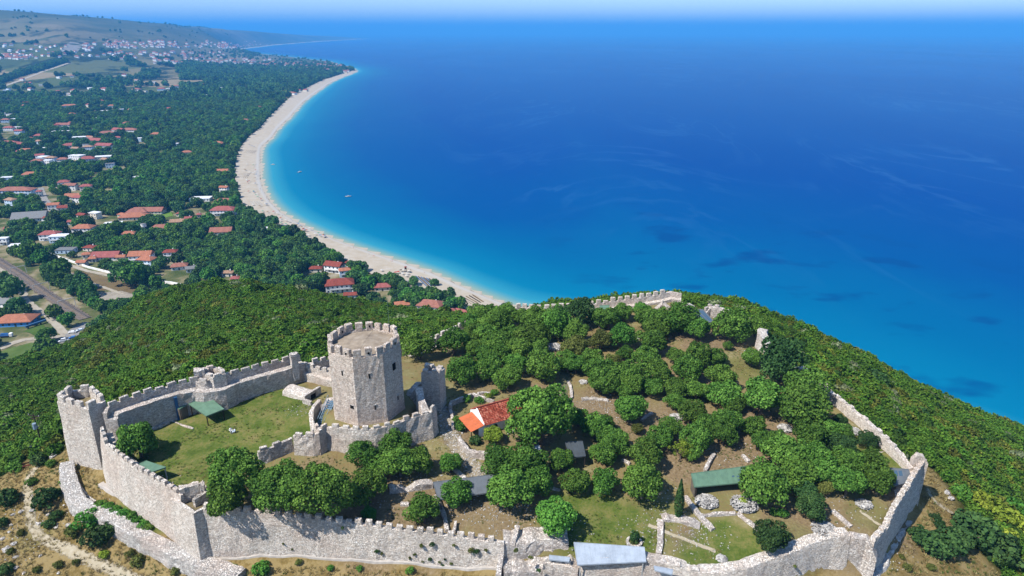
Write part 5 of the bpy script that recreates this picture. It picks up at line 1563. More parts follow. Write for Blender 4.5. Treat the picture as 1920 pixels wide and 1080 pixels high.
def path_mat(name, hexa, hexb, scale=1.2, soft=0.5):
    k = NT(name, 0.95, 0.05)
    n = k.noise(k.pos(), scale, 4, 0.6)
    k.base(k.ramp(n, [(0.3, lin(hexa)), (0.7, lin(hexb))]))
    n2_ = k.noise(k.pos(), scale * 0.8, 4, 0.7)
    f = k.rng(k.math('ADD', k.attr('edge').outputs['Fac'], k.math('MULTIPLY', k.math('SUBTRACT', n2_, 0.5), 1.6)), 1 - soft, 1.0 - soft * 0.35)
    tr = k.n('BsdfTransparent'); mx = k.n('MixShader'); k.l(f, mx.inputs[0]); k.l(k.b.outputs[0], mx.inputs[1]); k.l(tr.outputs[0], mx.inputs[2]); k.l(mx.outputs[0], k.out.inputs[0])
    return k.m
M_TRAIL = path_mat('trail_dust', '#cdbd9c', '#e6d9bf')
M_RAMP = path_mat('ramp_earth', '#a3947a', '#cdbfa6', 1.5, 0.4)
ribbon('trail', [(67, 876), (58, 888), (50, 905), (50, 922), (55, 941), (56, 960), (56, 978), (67, 998), (84, 1012), (102, 1021), (143, 1039), (183, 1058), (234, 1080), (290, 1105)], 2.3, M_TRAIL, 'dusty footpath winding down the dry left slope', lift=0.06)
ribbon('trail', [(1216, 984), (1236, 992), (1262, 1004), (1300, 1018), (1342, 1034)], 1.0, M_TRAIL, 'pale footpath across the grass beside the low walls', lift=0.05)
ribbon('trail', [(1612, 958), (1630, 970), (1645, 985), (1655, 1000)], 0.8, M_TRAIL, 'short footpath to the right front wall', lift=0.05)
ribbon('trail', [(1738, 915), (1750, 940), (1775, 955), (1797, 972)], 1.2, M_TRAIL, 'faint track across the dry right slope', lift=0.06)
ribbon('grass_path', [(1052, 752), (1056, 735), (1058, 716), (1060, 700)], 2.6, path_mat('path_turf', '#7d8060', '#95916f', 1.5, 0.25), 'straight green path behind the chapel tree', lift=0.06)
_, rq = ribbon('stone_ramp', [(833, 762), (834, 775), (831, 793), (845, 817), (862, 847), (888, 878), (908, 898)], 4.2, M_RAMP, 'rubble-paved ramp passing between keep and chapel', lift=0.06)
rs = np.random.default_rng(8)
ii = rs.integers(len(rq), size=520)
off = rs.normal(0, 1.0, (520, 2))
cc = rq[ii] + off
ps = stones_mesh('paving_stones', np.c_[cc, HZ(cc[:, 0], cc[:, 1]) + 0.04], rs.uniform(.08, .24, 520), rs, M_FIELD)
o = link('paving_stones', ps); tag(o, 'loose pale paving stones strewn over the ramp by the chapel', 'paving', kind='stuff')
# loose rubble of the excavations
pts = []
for u, v, rad, n in [(1120, 770, 4.5, 160), (1260, 990, 4.0, 160), (1155, 748, 4, 90), (790, 878, 3.5, 110), (945, 972, 3.5, 120), (745, 915, 4, 90), (1370, 850, 4, 70), (1330, 1000, 3, 60), (1235, 925, 2.5, 60), (1010, 960, 2.5, 50), (30, 1030, 3, 80), (1060, 1000, 3, 60), (880, 955, 3, 70), (300, 925, 4, 60), (230, 900, 4, 50), (730, 870, 3, 60), (1590, 960, 3, 40), (560, 770, 2, 40), (1300, 1045, 3, 50), (1200, 1000, 3, 40), (1670, 1035, 3, 50), (1410, 655, 3, 50), (150, 868, 3, 60), (120, 960, 3, 50), (40, 975, 3, 60)]:
    x, y, z = G(u, v)
    a = rs.random(n) * 6.283; d = rad * np.sqrt(rs.random(n)) * 1.2
    pts.append(np.stack([x + d * np.cos(a) * 1.3, y + d * np.sin(a)], 1))
pts = np.concatenate(pts)
rb = stones_mesh('rubble', np.c_[pts, HZ(pts[:, 0], pts[:, 1]) + 0.03], rs.uniform(.05, .17, len(pts)), rs, M_FIELD)
o = link('rubble', rb); tag(o, 'scattered small stones around the excavated ruins', 'rubble', kind='stuff')

# ---- plants growing on the front wall
WP = []
fwx = np.array([p[0] for p in FW]); fwy = np.array([p[1] for p in FW])
for i, (u, v, rp) in enumerate([(707, 1034, 5), (716, 1038, 4), (790, 1024, 5), (809, 1022, 6), (778, 1040, 4), (768, 1046, 4), (806, 1049, 5), (793, 1053, 4), (824, 1054, 4), (830, 1060, 5), (846, 1057, 4), (882, 1033, 7), (894, 1035, 7), (911, 1032, 4), (851, 1023, 4), (642, 990, 4), (531, 1020, 3), (548, 1030, 3), (834, 1049, 3), (968, 1032, 6), (995, 1046, 5), (1010, 1070, 5), (1190, 1072, 4), (1490, 1062, 4)]):
    dx, dy, dz = ray(u, v)
    t = 88.0 / dy
    for _ in range(3):
        t = (np.interp(dx * t, fwx, fwy) - 0.55 - (3.1 if 960 < u < 1070 else 0)) / dy
    x, y, z = dx * t, dy * t, CAM_Z + dz * t
    r = rp * t / FPX
    o = link('wall_plant', crown_with(SHRUB[i % 4], M_LEAF_OLIVE if i % 3 else M_LEAF_DARK), None, None, (x, y, z), random.uniform(0, 6), (r, r * .7, r))
    WP.append((o, x, y, r, 'dark'))

# ---- utility pole and cabinet on the left
x, y, z = G(82, 846)
rt = empty('utility_pole', (x, y, z)); tag(rt, 'dark utility pole with transformer beside the footpath on the left', 'pole')
m = MB(); m.bar((0, 0, -.3), (0, 0, 8.6), 0.34, n=8, taper=0.7); m.build('pole', M_POSTD, rt)
m = MB(); m.bar((-1.3, .3, 8.2), (1.3, -.3, 8.2), 0.16); m.build('crossarm', M_POSTD, rt)
m = MB(); m.bar((-1.0, .25, 7.6), (1.0, -.25, 7.6), 0.14); m.build('crossarm', M_POSTD, rt)
for s in (-1.2, 0, 1.2):
    m = MB(); m.bar((s, -s * .23, 8.28), (s, -s * .23, 8.55), 0.14, n=6); m.build('insulator', M_POSTW, rt)
m = MB(); m.bar((.0, -.5, 5.6), (.0, -.5, 6.8), 0.75, n=10); m.box(-.2, .2, -.3, .1, 5.7, 5.9); m.build('transformer', metal('transformer_grey', '#a9c0d2'), rt)
x, y, z = G(63, 850)
rt = empty('electric_cabinet', (x, y, z), .4); tag(rt, 'small white electric cabinet beside the utility pole', 'cabinet')
m = MB(); m.box(-.5, .5, -.3, .3, -.2, 1.5); m.build('housing', M_POSTW, rt)
m = MB(); m.box(-.42, .42, -.33, -.3, .1, 1.4); m.build('door', metal('cab_door', '#9bb4cc'), rt)
m = MB(); m.box(-.58, .58, -.4, .4, 1.5, 1.58); m.build('cabinet_roof', M_POSTW, rt)
x, y, z = G(52, 876)
rt = empty('park_bench', (x, y, z), .5); tag(rt, 'red-brown bench at the top of the dusty footpath', 'bench')
kb = plain('bench_wood', '#7c3f2e', 0.8, 0.2)
for i in range(3):
    m = MB(); m.box(-.8, .8, -.3 + i * .2, -.14 + i * .2, .42, .47); m.build('seat_slat', kb, rt)
for i in range(2):
    m = MB(); m.box(-.8, .8, .32, .36, .6 + i * .2, .75 + i * .2); m.build('back_slat', kb, rt)
for s in (-.65, .65):
    m = MB(); m.box(s - .05, s + .05, -.28, .36, -.1, .42); m.box(s - .05, s + .05, .36, .42, -.1, .95); m.build('leg', M_POSTD, rt)

# ---- two people resting on the lawn
def person_mesh(name, J, E, Rd, mat, lv=2):
    me = bpy.data.meshes.new(name); me.from_pydata(J, E, [])
    o = bpy.data.objects.new(name, me); COL.objects.link(o)
    md = o.modifiers.new('skin', 'SKIN')
    sl = me.skin_vertices[0].data if me.skin_vertices else me.skin_vertices.new().data
    for i, r in enumerate(Rd): sl[i].radius = (r, r)
    sl[0].use_root = True
    o.modifiers.new('sub', 'SUBSURF').levels = 1
    o.modifiers['sub'].render_levels = lv
    dg = bpy.context.evaluated_depsgraph_get()
    m2 = bpy.data.meshes.new_from_object(o.evaluated_get(dg))
    bpy.data.objects.remove(o)
    m2.name = name; m2.materials.clear(); m2.materials.append(mat)
    m2.polygons.foreach_set('use_smooth', np.ones(len(m2.polygons), bool))
    return m2
def skin_zones(name, top, legs, split=0.35, hair=(0.03, 0.02, 0.015, 1), head=0.9, hairz=1.06, standing=False):
    k = NT(name, 0.8, 0.2)
    tc = k.n('TexCoord'); sp = k.n('SeparateXYZ'); k.l(tc.outputs['Object'], sp.inputs[0])
    c = k.ramp(k.rng(sp.outputs[2], 0, 2.0), [(0.0, legs), (split / 2, top), (head / 2, (0.42, 0.26, 0.18, 1)), (hairz / 2, hair)], 'CONSTANT')
    k.base(c); return k.m
sitJ = [(0, 0, .12), (0, .02, .35), (0, .0, .58), (0, -.01, .72), (0, -.02, .80), (0, -.03, .93), (0, -.03, 1.02),
        (.1, 0, .12), (.16, -.38, .40), (.14, -.62, .08), (.14, -.78, .05), (-.1, 0, .12), (-.16, -.38, .40), (-.14, -.62, .08), (-.14, -.78, .05),
        (.19, 0, .64), (.27, -.12, .42), (.2, -.34, .42), (-.19, 0, .64), (-.27, -.12, .42), (-.2, -.34, .42)]
sitE = [(0, 1), (1, 2), (2, 3), (3, 4), (4, 5), (5, 6), (0, 7), (7, 8), (8, 9), (9, 10), (0, 11), (11, 12), (12, 13), (13, 14), (3, 15), (15, 16), (16, 17), (3, 18), (18, 19), (19, 20)]
sitR = [.15, .14, .15, .09, .055, .10, .085, .1, .075, .055, .04, .1, .075, .055, .04, .065, .05, .04, .065, .05, .04]
for (u, v, rz, topc, legc, lab) in [(433, 809, .6, (0.75, 0.75, 0.74, 1), (0.10, 0.12, 0.2, 1), 'person in white shirt sitting on the citadel lawn, left of two'), (441, 811, -.9, (0.55, 0.62, 0.70, 1), (0.05, 0.06, 0.09, 1), 'person in pale blue shirt sitting on the lawn, right of two')]:
    x, y, z = G(u, v)
    me = person_mesh('person', sitJ, sitE, sitR, skin_zones('clothes', topc, legc, .3, head=.78, hairz=.99))
    o = link('person', me, None, None, (x, y, z), rz); tag(o, lab, 'person', 'people resting on the lawn')

# ------------------------------------------------------------------ the plain: roads, railway, houses, woods, beach life
def gp(u, v):                       # point of the plain (skips the castle hill)
    dx, dy, dz = ray(u, v)
    T = np.geomspace(250, 60000, 900)
    x, y, z = dx * T, dy * T, CAM_Z + dz * T
    lo = lowland(x, y)[0]
    i = int(np.argmax(z < lo)); 
    if z[i] >= lo[i]: i = len(T) - 1
    a, b = T[max(i - 1, 0)], T[i]
    fa = CAM_Z + dz * a - lo[max(i - 1, 0)]; fb = z[i] - lo[i]
    t = a + (b - a) * fa / (fa - fb + 1e-9)
    return (dx * t, dy * t)
M_ROAD = path_mat('dirt_road', '#c9bca6', '#e3d9c6', 0.25, 0.25)
M_ASPH = path_mat('asphalt', '#a7a49f', '#c6c2bb', 0.3, 0.12)
M_LOT = path_mat('gravel_lot', '#b5aa98', '#d6ccbb', 0.3, 0.3)
EXC = []          # (polyline, half width) kept free of trees
def road(name, pxs, width, mat, label, clear=None):
    w = [gp(u, v) for u, v in pxs]
    EXC.append((w, clear or width * 0.5 + 4))
    return ribbon(name, None, width, mat, label, 'road', 0.25, world=w)
road('dirt_road', [(-20, 492), (0, 503), (20, 517), (38, 532), (43, 548), (46, 562), (69, 581), (91, 593), (104, 608), (122, 627)], 6.0, M_ROAD, 'pale dirt road beside the railway at the far left', 8)
road('dirt_road', [(-10, 658), (0, 655), (22, 644), (44, 636), (71, 635), (100, 634), (122, 630)], 6.5, M_ROAD, 'pale track crossing the meadow at the far left', 7)
road('asphalt_road', [(122, 668), (128, 645), (124, 630), (140, 622), (158, 612), (170, 606)], 11, M_ASPH, 'grey road junction with parked cars at the hill foot', 11)
road('lane', [(88, 480), (115, 492), (158, 507), (210, 518), (262, 526), (320, 535), (360, 545)], 5.0, M_ROAD, 'straight pale lane along the garden walls', 6)
road('lane', [(76, 352), (80, 363), (84, 375), (97, 387)], 7.0, M_ASPH, 'short grey street between the woods at the left', 9)
road('lane', [(130, 512), (160, 527), (200, 541), (230, 552)], 3.5, M_ROAD, 'narrow track leading to the gravel lot', 5)
road('lane', [(0, 164), (45, 148), (80, 134), (118, 122), (130, 118)], 16, M_ROAD, 'far road cutting diagonally through the fields', 20)
road('motorway', [(128, 98), (140, 84), (150, 77)], 60, plain('motorway_grey', '#b3b0aa', 0.9, 0.08, 0.01), 'distant motorway junction near the town', 60)
# gravel lot and meadow
lot = [gp(u, v) for u, v in [(168, 552), (198, 546), (232, 545), (262, 552), (285, 556), (258, 563), (225, 572), (190, 580)]]
def flat_patch(name, poly, mat, label, lift=0.2, cat='ground'):
    q = resample(poly + [poly[0]], 40)[:-1]
    c = q.mean(0)
    V = [np.r_[c, 0]]; A = [0]
    rings = 6
    for r in range(1, rings + 1):
        for p in q:
            w = c + (p - c) * r / rings
            V.append(np.r_[w, 0]); A.append(1.0 if r == rings else r / rings * 0.8)
    V = np.array(V); V[:, 2] = HZ(V[:, 0], V[:, 1]) + lift
    n = 40
    F = [[0, 1 + i, 1 + (i + 1) % n] for i in range(n)]
    for r in range(rings - 1):
        for i in range(n):
            a = 1 + r * n; F.append([a + i, a + n + i, a + n + (i + 1) % n, a + (i + 1) % n])
    me = mesh_np(name, V, F); float_attr(me, 'edge', A)
    o = link(name, me, mat); tag(o, label, cat, kind='structure'); return o
flat_patch('gravel_lot', lot, M_LOT, 'pale gravel lot beyond the scrub hill')
fld = [gp(u, v) for u, v in [(118, 508), (150, 505), (210, 522), (300, 545), (318, 556), (260, 556), (215, 545), (165, 545), (130, 528)]]
flat_patch('dry_field', fld, path_mat('field_dry', '#84714f', '#a08c66', 0.08, 0.25), 'bare brown field beside the gravel lot', 0.12)
mdw = [gp(u, v) for u, v in [(-10, 662), (30, 648), (70, 640), (76, 655), (68, 680), (20, 700), (-10, 700)]]
flat_patch('meadow', mdw, path_mat('meadow_green', '#5d7a35', '#7d9450', 0.08, 0.25), 'green meadow at the far left below the hill', 0.12)
mdw2 = [gp(u, v) for u, v in [(40, 622), (80, 606), (90, 622), (72, 632)]]
flat_patch('meadow', mdw2, path_mat('meadow_green_b', '#4f6f2c', '#6d8a42', 0.08, 0.25), 'small green yard behind the blue-walled house', 0.12)
lwn = [gp(u, v) for u, v in [(282, 402), (300, 398), (322, 396), (327, 405), (300, 411)]]
flat_patch('garden_lawn', lwn, path_mat('lawn_bright', '#6f9a34', '#8fb04c', 0.1, 0.25), 'bright green lawn behind the long red roofs', 0.3)
CLR = [lot, fld, mdw, mdw2, lwn] + [[gp(u, v) for u, v in pl] for pl in [
    [(60, 150), (146, 143), (150, 160), (60, 168)], [(0, 118), (120, 112), (240, 116), (230, 136), (140, 142), (0, 156)], [(265, 150), (380, 150), (385, 160), (270, 160)], [(0, 240), (35, 238), (40, 262), (0, 270)], [(30, 228), (36, 232), (18, 238), (0, 240), (0, 230)]]]

# ---- railway
rail_px = [(-30, 474), (0, 491), (37, 515), (80, 547), (133, 581), (160, 598)]
rw = [gp(u, v) for u, v in rail_px]
EXC.append((rw, 10))
kbal = path_mat('ballast', '#8b7a68', '#a8988a', 0.5, 0.10)
ribbon('railway_bed', None, 9.5, kbal, 'brown railway ballast bed running past the hill', 'railway', 0.35, world=rw)
rq_ = resample(rw, 60); _, rn = normals2(rq_)
rt = empty('railway_track', (0, 0, 0)); tag(rt, 'double railway track with overhead masts at the far left', 'railway')
kr = NT('rail_steel', 0.4, 0.5); kr.base((0.16, 0.12, 0.10, 1))
for off in (-3.0, -1.5, 1.5, 3.0):
    m = MB()
    p = rq_ + rn * off; zz = HZ(p[:, 0], p[:, 1]) + 0.5
    for i in range(len(p) - 1): m.bar((*p[i], zz[i]), (*p[i + 1], zz[i + 1]), 0.14, 0.2)
    m.build('rail', kr.m, rt)
m = MB()
d = np.linspace(0, 59, 330)
for t in d:
    i = min(int(t), 58); f = t - i
    c = rq_[i] * (1 - f) + rq_[i + 1] * f; n_ = rn[i]
    z0 = hz(*c) + 0.40
    for o2 in (-2.25, 2.25):
        a = c + n_ * (o2 - 1.2); b = c + n_ * (o2 + 1.2); m.bar((*a, z0), (*b, z0), 0.25, 0.12)
o = m.build('sleepers', plain('concrete_sleeper', '#b0a79d', 0.9, 0.1), rt); o['kind'] = 'stuff'
for (u, v) in [(34, 514), (80, 547), (128, 577)]:
    x, y = gp(u, v); i = int(np.argmin(np.hypot(rq_[:, 0] - x, rq_[:, 1] - y))); c = rq_[i]; n_ = rn[i]; z0 = hz(*c)
    a = c + n_ * 5.2; b = c - n_ * 5.2
    g = empty('catenary_portal', (c[0], c[1], z0)); tag(g, None, 'portal', 'railway catenary portals')
    g['label'] = {34: 'white overhead portal on the railway nearest the left edge', 80: 'white overhead portal midway along the railway', 128: 'white overhead portal where the railway meets the hill'}[u]
    for q in (a, b):
        m = MB(); m.bar((q[0] - c[0], q[1] - c[1], 0), (q[0] - c[0], q[1] - c[1], 6.5), 0.3); m.build('mast', M_POSTW, g)
    m = MB(); m.bar((a[0] - c[0], a[1] - c[1], 6.5), (b[0] - c[0], b[1] - c[1], 6.5), 0.35); m.build('beam', M_POSTW, g)

# ---- houses
def roof_mat(name, hexc):
    k = NT(name, 0.85, 0.1)
    c = lin(hexc, 0.5)
    n = k.noise(k.pos(), 0.9, 5, 0.7)
    w = k.n('TexWave', wave_type='BANDS', bands_direction='X'); w.inputs['Scale'].default_value = 1.1; w.inputs['Distortion'].default_value = 0.4
    tc = k.n('TexCoord'); k.l(tc.outputs['Object'], w.inputs['Vector'])
    col = k.ramp(n, [(0.28, tuple(q * .62 for q in c[:3])), (0.5, c[:3]), (0.72, tuple(min(q * 1.25, .9) for q in c[:3]))])
    col = k.mix(k.math('MULTIPLY', w.outputs['Fac'], 0.22), col, tuple(q * 0.55 for q in c[:3]) + (1,))
    k.base(col); k.bump(w.outputs['Fac'], 0.5, 0.12)
    return k.m
ROOF = {'r': roof_mat('red_tiles', '#bf8270'), 'o': roof_mat('orange_tiles', '#d08a6c'), 'c': roof_mat('crimson_tiles', '#c0736c'), 'g': metal('grey_roof', '#9a9a98'), 't': roof_mat('tan_roof', '#c9a184'), 'w': metal('white_roof', '#eef0f2', 0.5, 0.75), 'd': roof_mat('brown_tiles', '#a8584a')}
ROOFW = {'r': 'red-tiled', 'o': 'orange-tiled', 'c': 'crimson-roofed', 'g': 'grey-roofed', 't': 'tan-roofed', 'w': 'flat white', 'd': 'brown-tiled'}
def wallm(name, rgb):
    k = NT(name, 0.9, 0.1); n = k.noise(k.pos(), 0.35, 5); k.base(k.ramp(n, [(0.3, tuple(q * .82 for q in rgb)), (0.65, rgb)])); return k.m
WALL = {'w': wallm('white_wall', (0.74, 0.74, 0.73)), 'b': wallm('blue_wall', (0.10, 0.30, 0.62)), 'c': wallm('cream_wall', (0.66, 0.60, 0.50)), 'l': wallm('pale_blue_shade_wall', (0.48, 0.60, 0.74)), 'p': wallm('pink_wall', (0.62, 0.46, 0.40))}  # the pale blue puts bluish shade into the colour of some white walls
kf = NT('window_glass', 0.15, 0.5); kf.base((0.03, 0.045, 0.07, 1)); M_PANE = kf.m
_hm = {}
def unit(name, build):
    if name not in _hm:
        m = MB(); build(m); _hm[name] = m.mesh(name)
    return _hm[name]
def with_mat(me, mat, nm):
    key = (me.name, mat.name, nm)
    if key not in _hm:
        c = me.copy(); c.name = nm; c.materials.clear(); c.materials.append(mat); _hm[key] = c
    return _hm[key]
B_BOX = unit('u_box', lambda m: m.box(-.5, .5, -.5, .5, 0, 1))
B_HIP = unit('u_hip', lambda m: m.add([(-.5, -.5, 0), (.5, -.5, 0), (.5, .5, 0), (-.5, .5, 0), (-.22, 0, 1), (.22, 0, 1), (-.5, -.5, -.12), (.5, -.5, -.12), (.5, .5, -.12), (-.5, .5, -.12)], [[0, 1, 5, 4], [1, 2, 5], [2, 3, 4, 5], [3, 0, 4], [0, 6, 7, 1], [1, 7, 8, 2], [2, 8, 9, 3], [3, 9, 6, 0], [9, 8, 7, 6]]))
B_PYR = unit('u_pyr', lambda m: m.add([(-.5, -.5, 0), (.5, -.5, 0), (.5, .5, 0), (-.5, .5, 0), (0, 0, 1), (-.5, -.5, -.12), (.5, -.5, -.12), (.5, .5, -.12), (-.5, .5, -.12)], [[0, 1, 4], [1, 2, 4], [2, 3, 4], [3, 0, 4], [0, 5, 6, 1], [1, 6, 7, 2], [2, 7, 8, 3], [3, 8, 5, 0], [8, 7, 6, 5]]))
B_GAB = unit('u_gab', lambda m: m.add([(-.5, -.5, 0), (.5, -.5, 0), (.5, .5, 0), (-.5, .5, 0), (-.5, 0, 1), (.5, 0, 1), (-.5, -.5, -.12), (.5, -.5, -.12), (.5, .5, -.12), (-.5, .5, -.12)], [[0, 1, 5, 4], [1, 2, 5], [2, 3, 4, 5], [3, 0, 4], [0, 6, 7, 1], [1, 7, 8, 2], [2, 8, 9, 3], [3, 9, 6, 0], [9, 8, 7, 6]]))
B_FLAT = unit('u_flat', lambda m: m.box(-.5, .5, -.5, .5, -.3, .4))
HOUSES = []       # (root, x, y, width, look)
HPOS = []
def house(u0, u1, v0, v1, roof='r', wall_='w', shape='hip', rot=None, floors=None, detail=2, label=None, depth=None, name='house'):
    """u0..u1 width, v0 roof top, v1 foot of the wall"""
    x, y = gp((u0 + u1) / 2, v1)
    z = hz(x, y)
    t = math.sqrt(x * x + y * y + (CAM_Z - z) ** 2)
    wpx = (u1 - u0) * t / FPX
    rot = random.uniform(-.45, .45) if rot is None else rot
    d = depth or min(max(wpx * 0.6, 5.5), 13)
    w = max((wpx - abs(math.sin(rot)) * d * 0.8) / max(math.cos(rot), .5), 4.0)
    ht = (v1 - v0) * t / FPX / 0.93 - d * 0.28          # part of the span is the roof seen from above
    fl = floors or (2 if ht > 4.6 else 1)
    wh = 3.0 * fl + 0.3
    yc = y + d / 2
    rt = empty(name, (x, yc, z), rot)
    mw = with_mat(B_BOX, WALL[wall_], 'wall'); link('wall', mw, None, rt, (0, 0, -1.0), 0, (w, d, wh + 1.0))
    if shape == 'flat':
        rf = link('roof', with_mat(B_FLAT, ROOF[roof], 'roof'), None, rt, (0, 0, wh + .1), 0, (w + .6, d + .6, .5))
    else:
        me = {'hip': B_HIP, 'gab': B_GAB, 'pyr': B_PYR}[shape]
        rf = link('roof', with_mat(me, ROOF[roof], 'roof'), None, rt, (0, 0, wh), 0, (w + 1.3, d + 1.3, d * 0.26))
        if detail >= 2:
            link('chimney', with_mat(B_BOX, WALL['w'], 'chimney'), None, rf, (0.18, 0.12, 0.35), 0, (.7 / (w + 1.3), .7 / (d + 1.3), 1.5 / (d * .26)))
    if detail >= 1:
        n = max(2, int(w / 3.4))
        for f in range(fl):
            for i in range(n):
                xx = -w / 2 + w * (i + .5) / n
                door = (f == 0 and i == n // 2)
                link('door' if door else 'window', with_mat(B_BOX, M_PANE, 'door' if door else 'window'), None, rt, (xx, -d / 2 - 0.01, 3.0 * f + (0.05 if door else 1.0)), 0, (1.2 if door else 1.3, .08, 2.1 if door else 1.3))
            if detail >= 2:
                sd_ = 1 if rot > -0.05 else 1
                for i in range(2):
                    link('window', with_mat(B_BOX, M_PANE, 'window'), None, rt, (sd_ * (w / 2 + .01), -d / 4 + i * d / 2, 3.0 * f + 1.0), 0, (.08, 1.2, 1.3))
        if detail >= 2 and fl == 2:
            link('balcony', with_mat(B_BOX, WALL['w'], 'balcony'), None, rt, (0, -d / 2 - .75, 2.95), 0, (w * .7, 1.45, .18))
            link('balustrade', with_mat(B_BOX, WALL['w'], 'balustrade'), None, rt, (0, -d / 2 - 1.45, 3.13), 0, (w * .7, .1, .85))
    look = ROOFW[roof] + (' two-storey' if fl == 2 else '') + ' house'
    if label: tag(rt, label, 'house', 'houses of the village')
    HOUSES.append((rt, x, yc, w, look, label is not None))
    HPOS.append((x, yc, max(w, d) * 0.5 + 2.0, d))
    return rt
# beach end of the village, seen largest
H = house
H(607, 661, 517, 549, 'd', 'w', 'hip', .25, 2, label='long two-storey white hotel with hipped red roof above the scrub hill')
H(608, 643, 494, 512, 'd', 'w', 'gab', -.3, 2, label='white gabled house with red roof behind the beachside hotel')
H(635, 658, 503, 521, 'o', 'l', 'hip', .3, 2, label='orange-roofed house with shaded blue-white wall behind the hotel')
H(700, 731, 528, 546, 'c', 'c', 'hip', .2, 1, label='low cream house with red roof and dormer in the beach garden')
H(645, 667, 550, 561, 'd', 'w', 'gab', .1, 1, label='small terrace house with white wall below the hotel lawn')
H(739, 769, 556, 580, 'o', 'c', 'hip', .25, 1, label='orange-roofed tavern with pale parasol near the beach trees')
H(782, 832, 554, 590, 'r', 'w', 'hip', -.25, 2, label='large red-roofed house with tall shaded white wall by the beach')
H(818, 862, 580, 603, 'c', 'w', 'hip', .2, 1, depth=14, label='sprawling low red roof with dark skylights just above the north wall')
H(850, 887, 578, 600, 'c', 'w', 'gab', -.5, 1, depth=10, label='red gabled wing of the sprawling house at the beach foot')
H(580, 602, 502, 511, 'd', 'c'); H(647, 657, 490, 500, 'd', 'c', 'pyr', floors=1)
H(243, 279, 466, 493, 'o', 'w', 'gab', .12, 2, label='orange gable-roofed white house behind the lone lane trees'); H(258, 287, 479, 501, 'o', 'l', 'hip', -.2, 2, label='orange hipped house with solar panels beside the gabled white house')
H(307, 329, 467, 486, 'd', 'w', 'hip', .2, 2); H(320, 347, 491, 507, 'r', 'w', 'hip', .3, 1); H(347, 368, 497, 511, 'g', 'w', 'gab', .4, 1)
H(417, 435, 502, 519, 't', 'c', 'pyr', 0, 1); H(432, 447, 516, 530, 'c', 'p', 'pyr', .2, 1)
H(283, 312, 421, 434, 'r', 'w', 'hip', .1, 1); H(319, 342, 412, 422, 't', 'c', 'gab', .2, 1); H(346, 358, 407, 415, 'c', 'w', 'gab'); H(393, 430, 427, 441, 'r', 'w', 'gab', .15, 1)
H(478, 501, 427, 436, 'w', 'w', 'flat', .2, 1); H(396, 436, 387, 405, 'c', 'w', 'hip', .05, 2, label='crimson-roofed white villa with blue shaded walls near the sand'); H(402, 433, 370, 384, 'r', 'w', 'hip', 0, 1); H(412, 427, 352, 361, 'o', 'w', 'gab')
H(356, 390, 369, 378, 'w', 'w', 'flat', .1, 1); H(252, 299, 384, 402, 'r', 'c', 'gab', .05, 1, label='longest red-roofed hall with lawn in front in the woods'); H(236, 270, 391, 404, 'r', 'c', 'hip', .2, 1); H(224, 270, 398, 413, 'o', 'c', 'hip', .2, 1)
H(331, 339, 400, 406, 'c', 'c', 'pyr'); H(368, 376, 403, 408, 'c', 'c', 'pyr')
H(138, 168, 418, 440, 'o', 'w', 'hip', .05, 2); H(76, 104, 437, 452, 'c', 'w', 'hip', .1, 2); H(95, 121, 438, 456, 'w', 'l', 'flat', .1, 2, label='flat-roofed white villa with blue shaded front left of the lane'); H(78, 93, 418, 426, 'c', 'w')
H(22, 72, 390, 416, 'g', 'w', 'gab', .3, 1, depth=20, label='big grey-roofed hall at the left edge of the woods', name='hall'); H(106, 133, 462, 476, 'g', 'l', 'flat', .1, 1); H(157, 177, 461, 471, 'd', 'c', 'pyr'); H(173, 215, 472, 489, 'c', 'w', 'gab', .1, 1)
H(165, 178, 483, 492, 'o', 'c', 'hip'); H(153, 167, 476, 484, 'o', 'c', 'hip'); H(218, 232, 481, 489, 'o', 'c', 'gab'); H(145, 159, 491, 499, 'o', 'c', 'gab'); H(228, 250, 432, 445, 'o', 'l', 'hip', .1, 1)
H(193, 222, 410, 427, 'w', 'w', 'flat', .3, 1); H(0, 12, 444, 460, 'w', 'w', 'flat', .1, 2); H(17, 41, 452, 468, 'w', 'w', 'flat', .3, 1)
H(0, 52, 346, 367, 'r', 'l', 'hip', .05, 2, label='long two-storey red-roofed building at the left edge'); H(122, 147, 363, 374, 'o', 'w', 'gab', .1, 1); H(68, 77, 361, 369, 'c', 'w'); H(42, 64, 321, 332, 'o', 'w', 'hip', .1, 1)
H(0, 27, 257, 272, 'c', 'w', 'hip', 0, 1, detail=1); H(24, 48, 258, 275, 'c', 'w', 'hip', 0, 1, detail=1); H(33, 58, 276, 287, 'o', 'w', 'hip', 0, 1, detail=1)
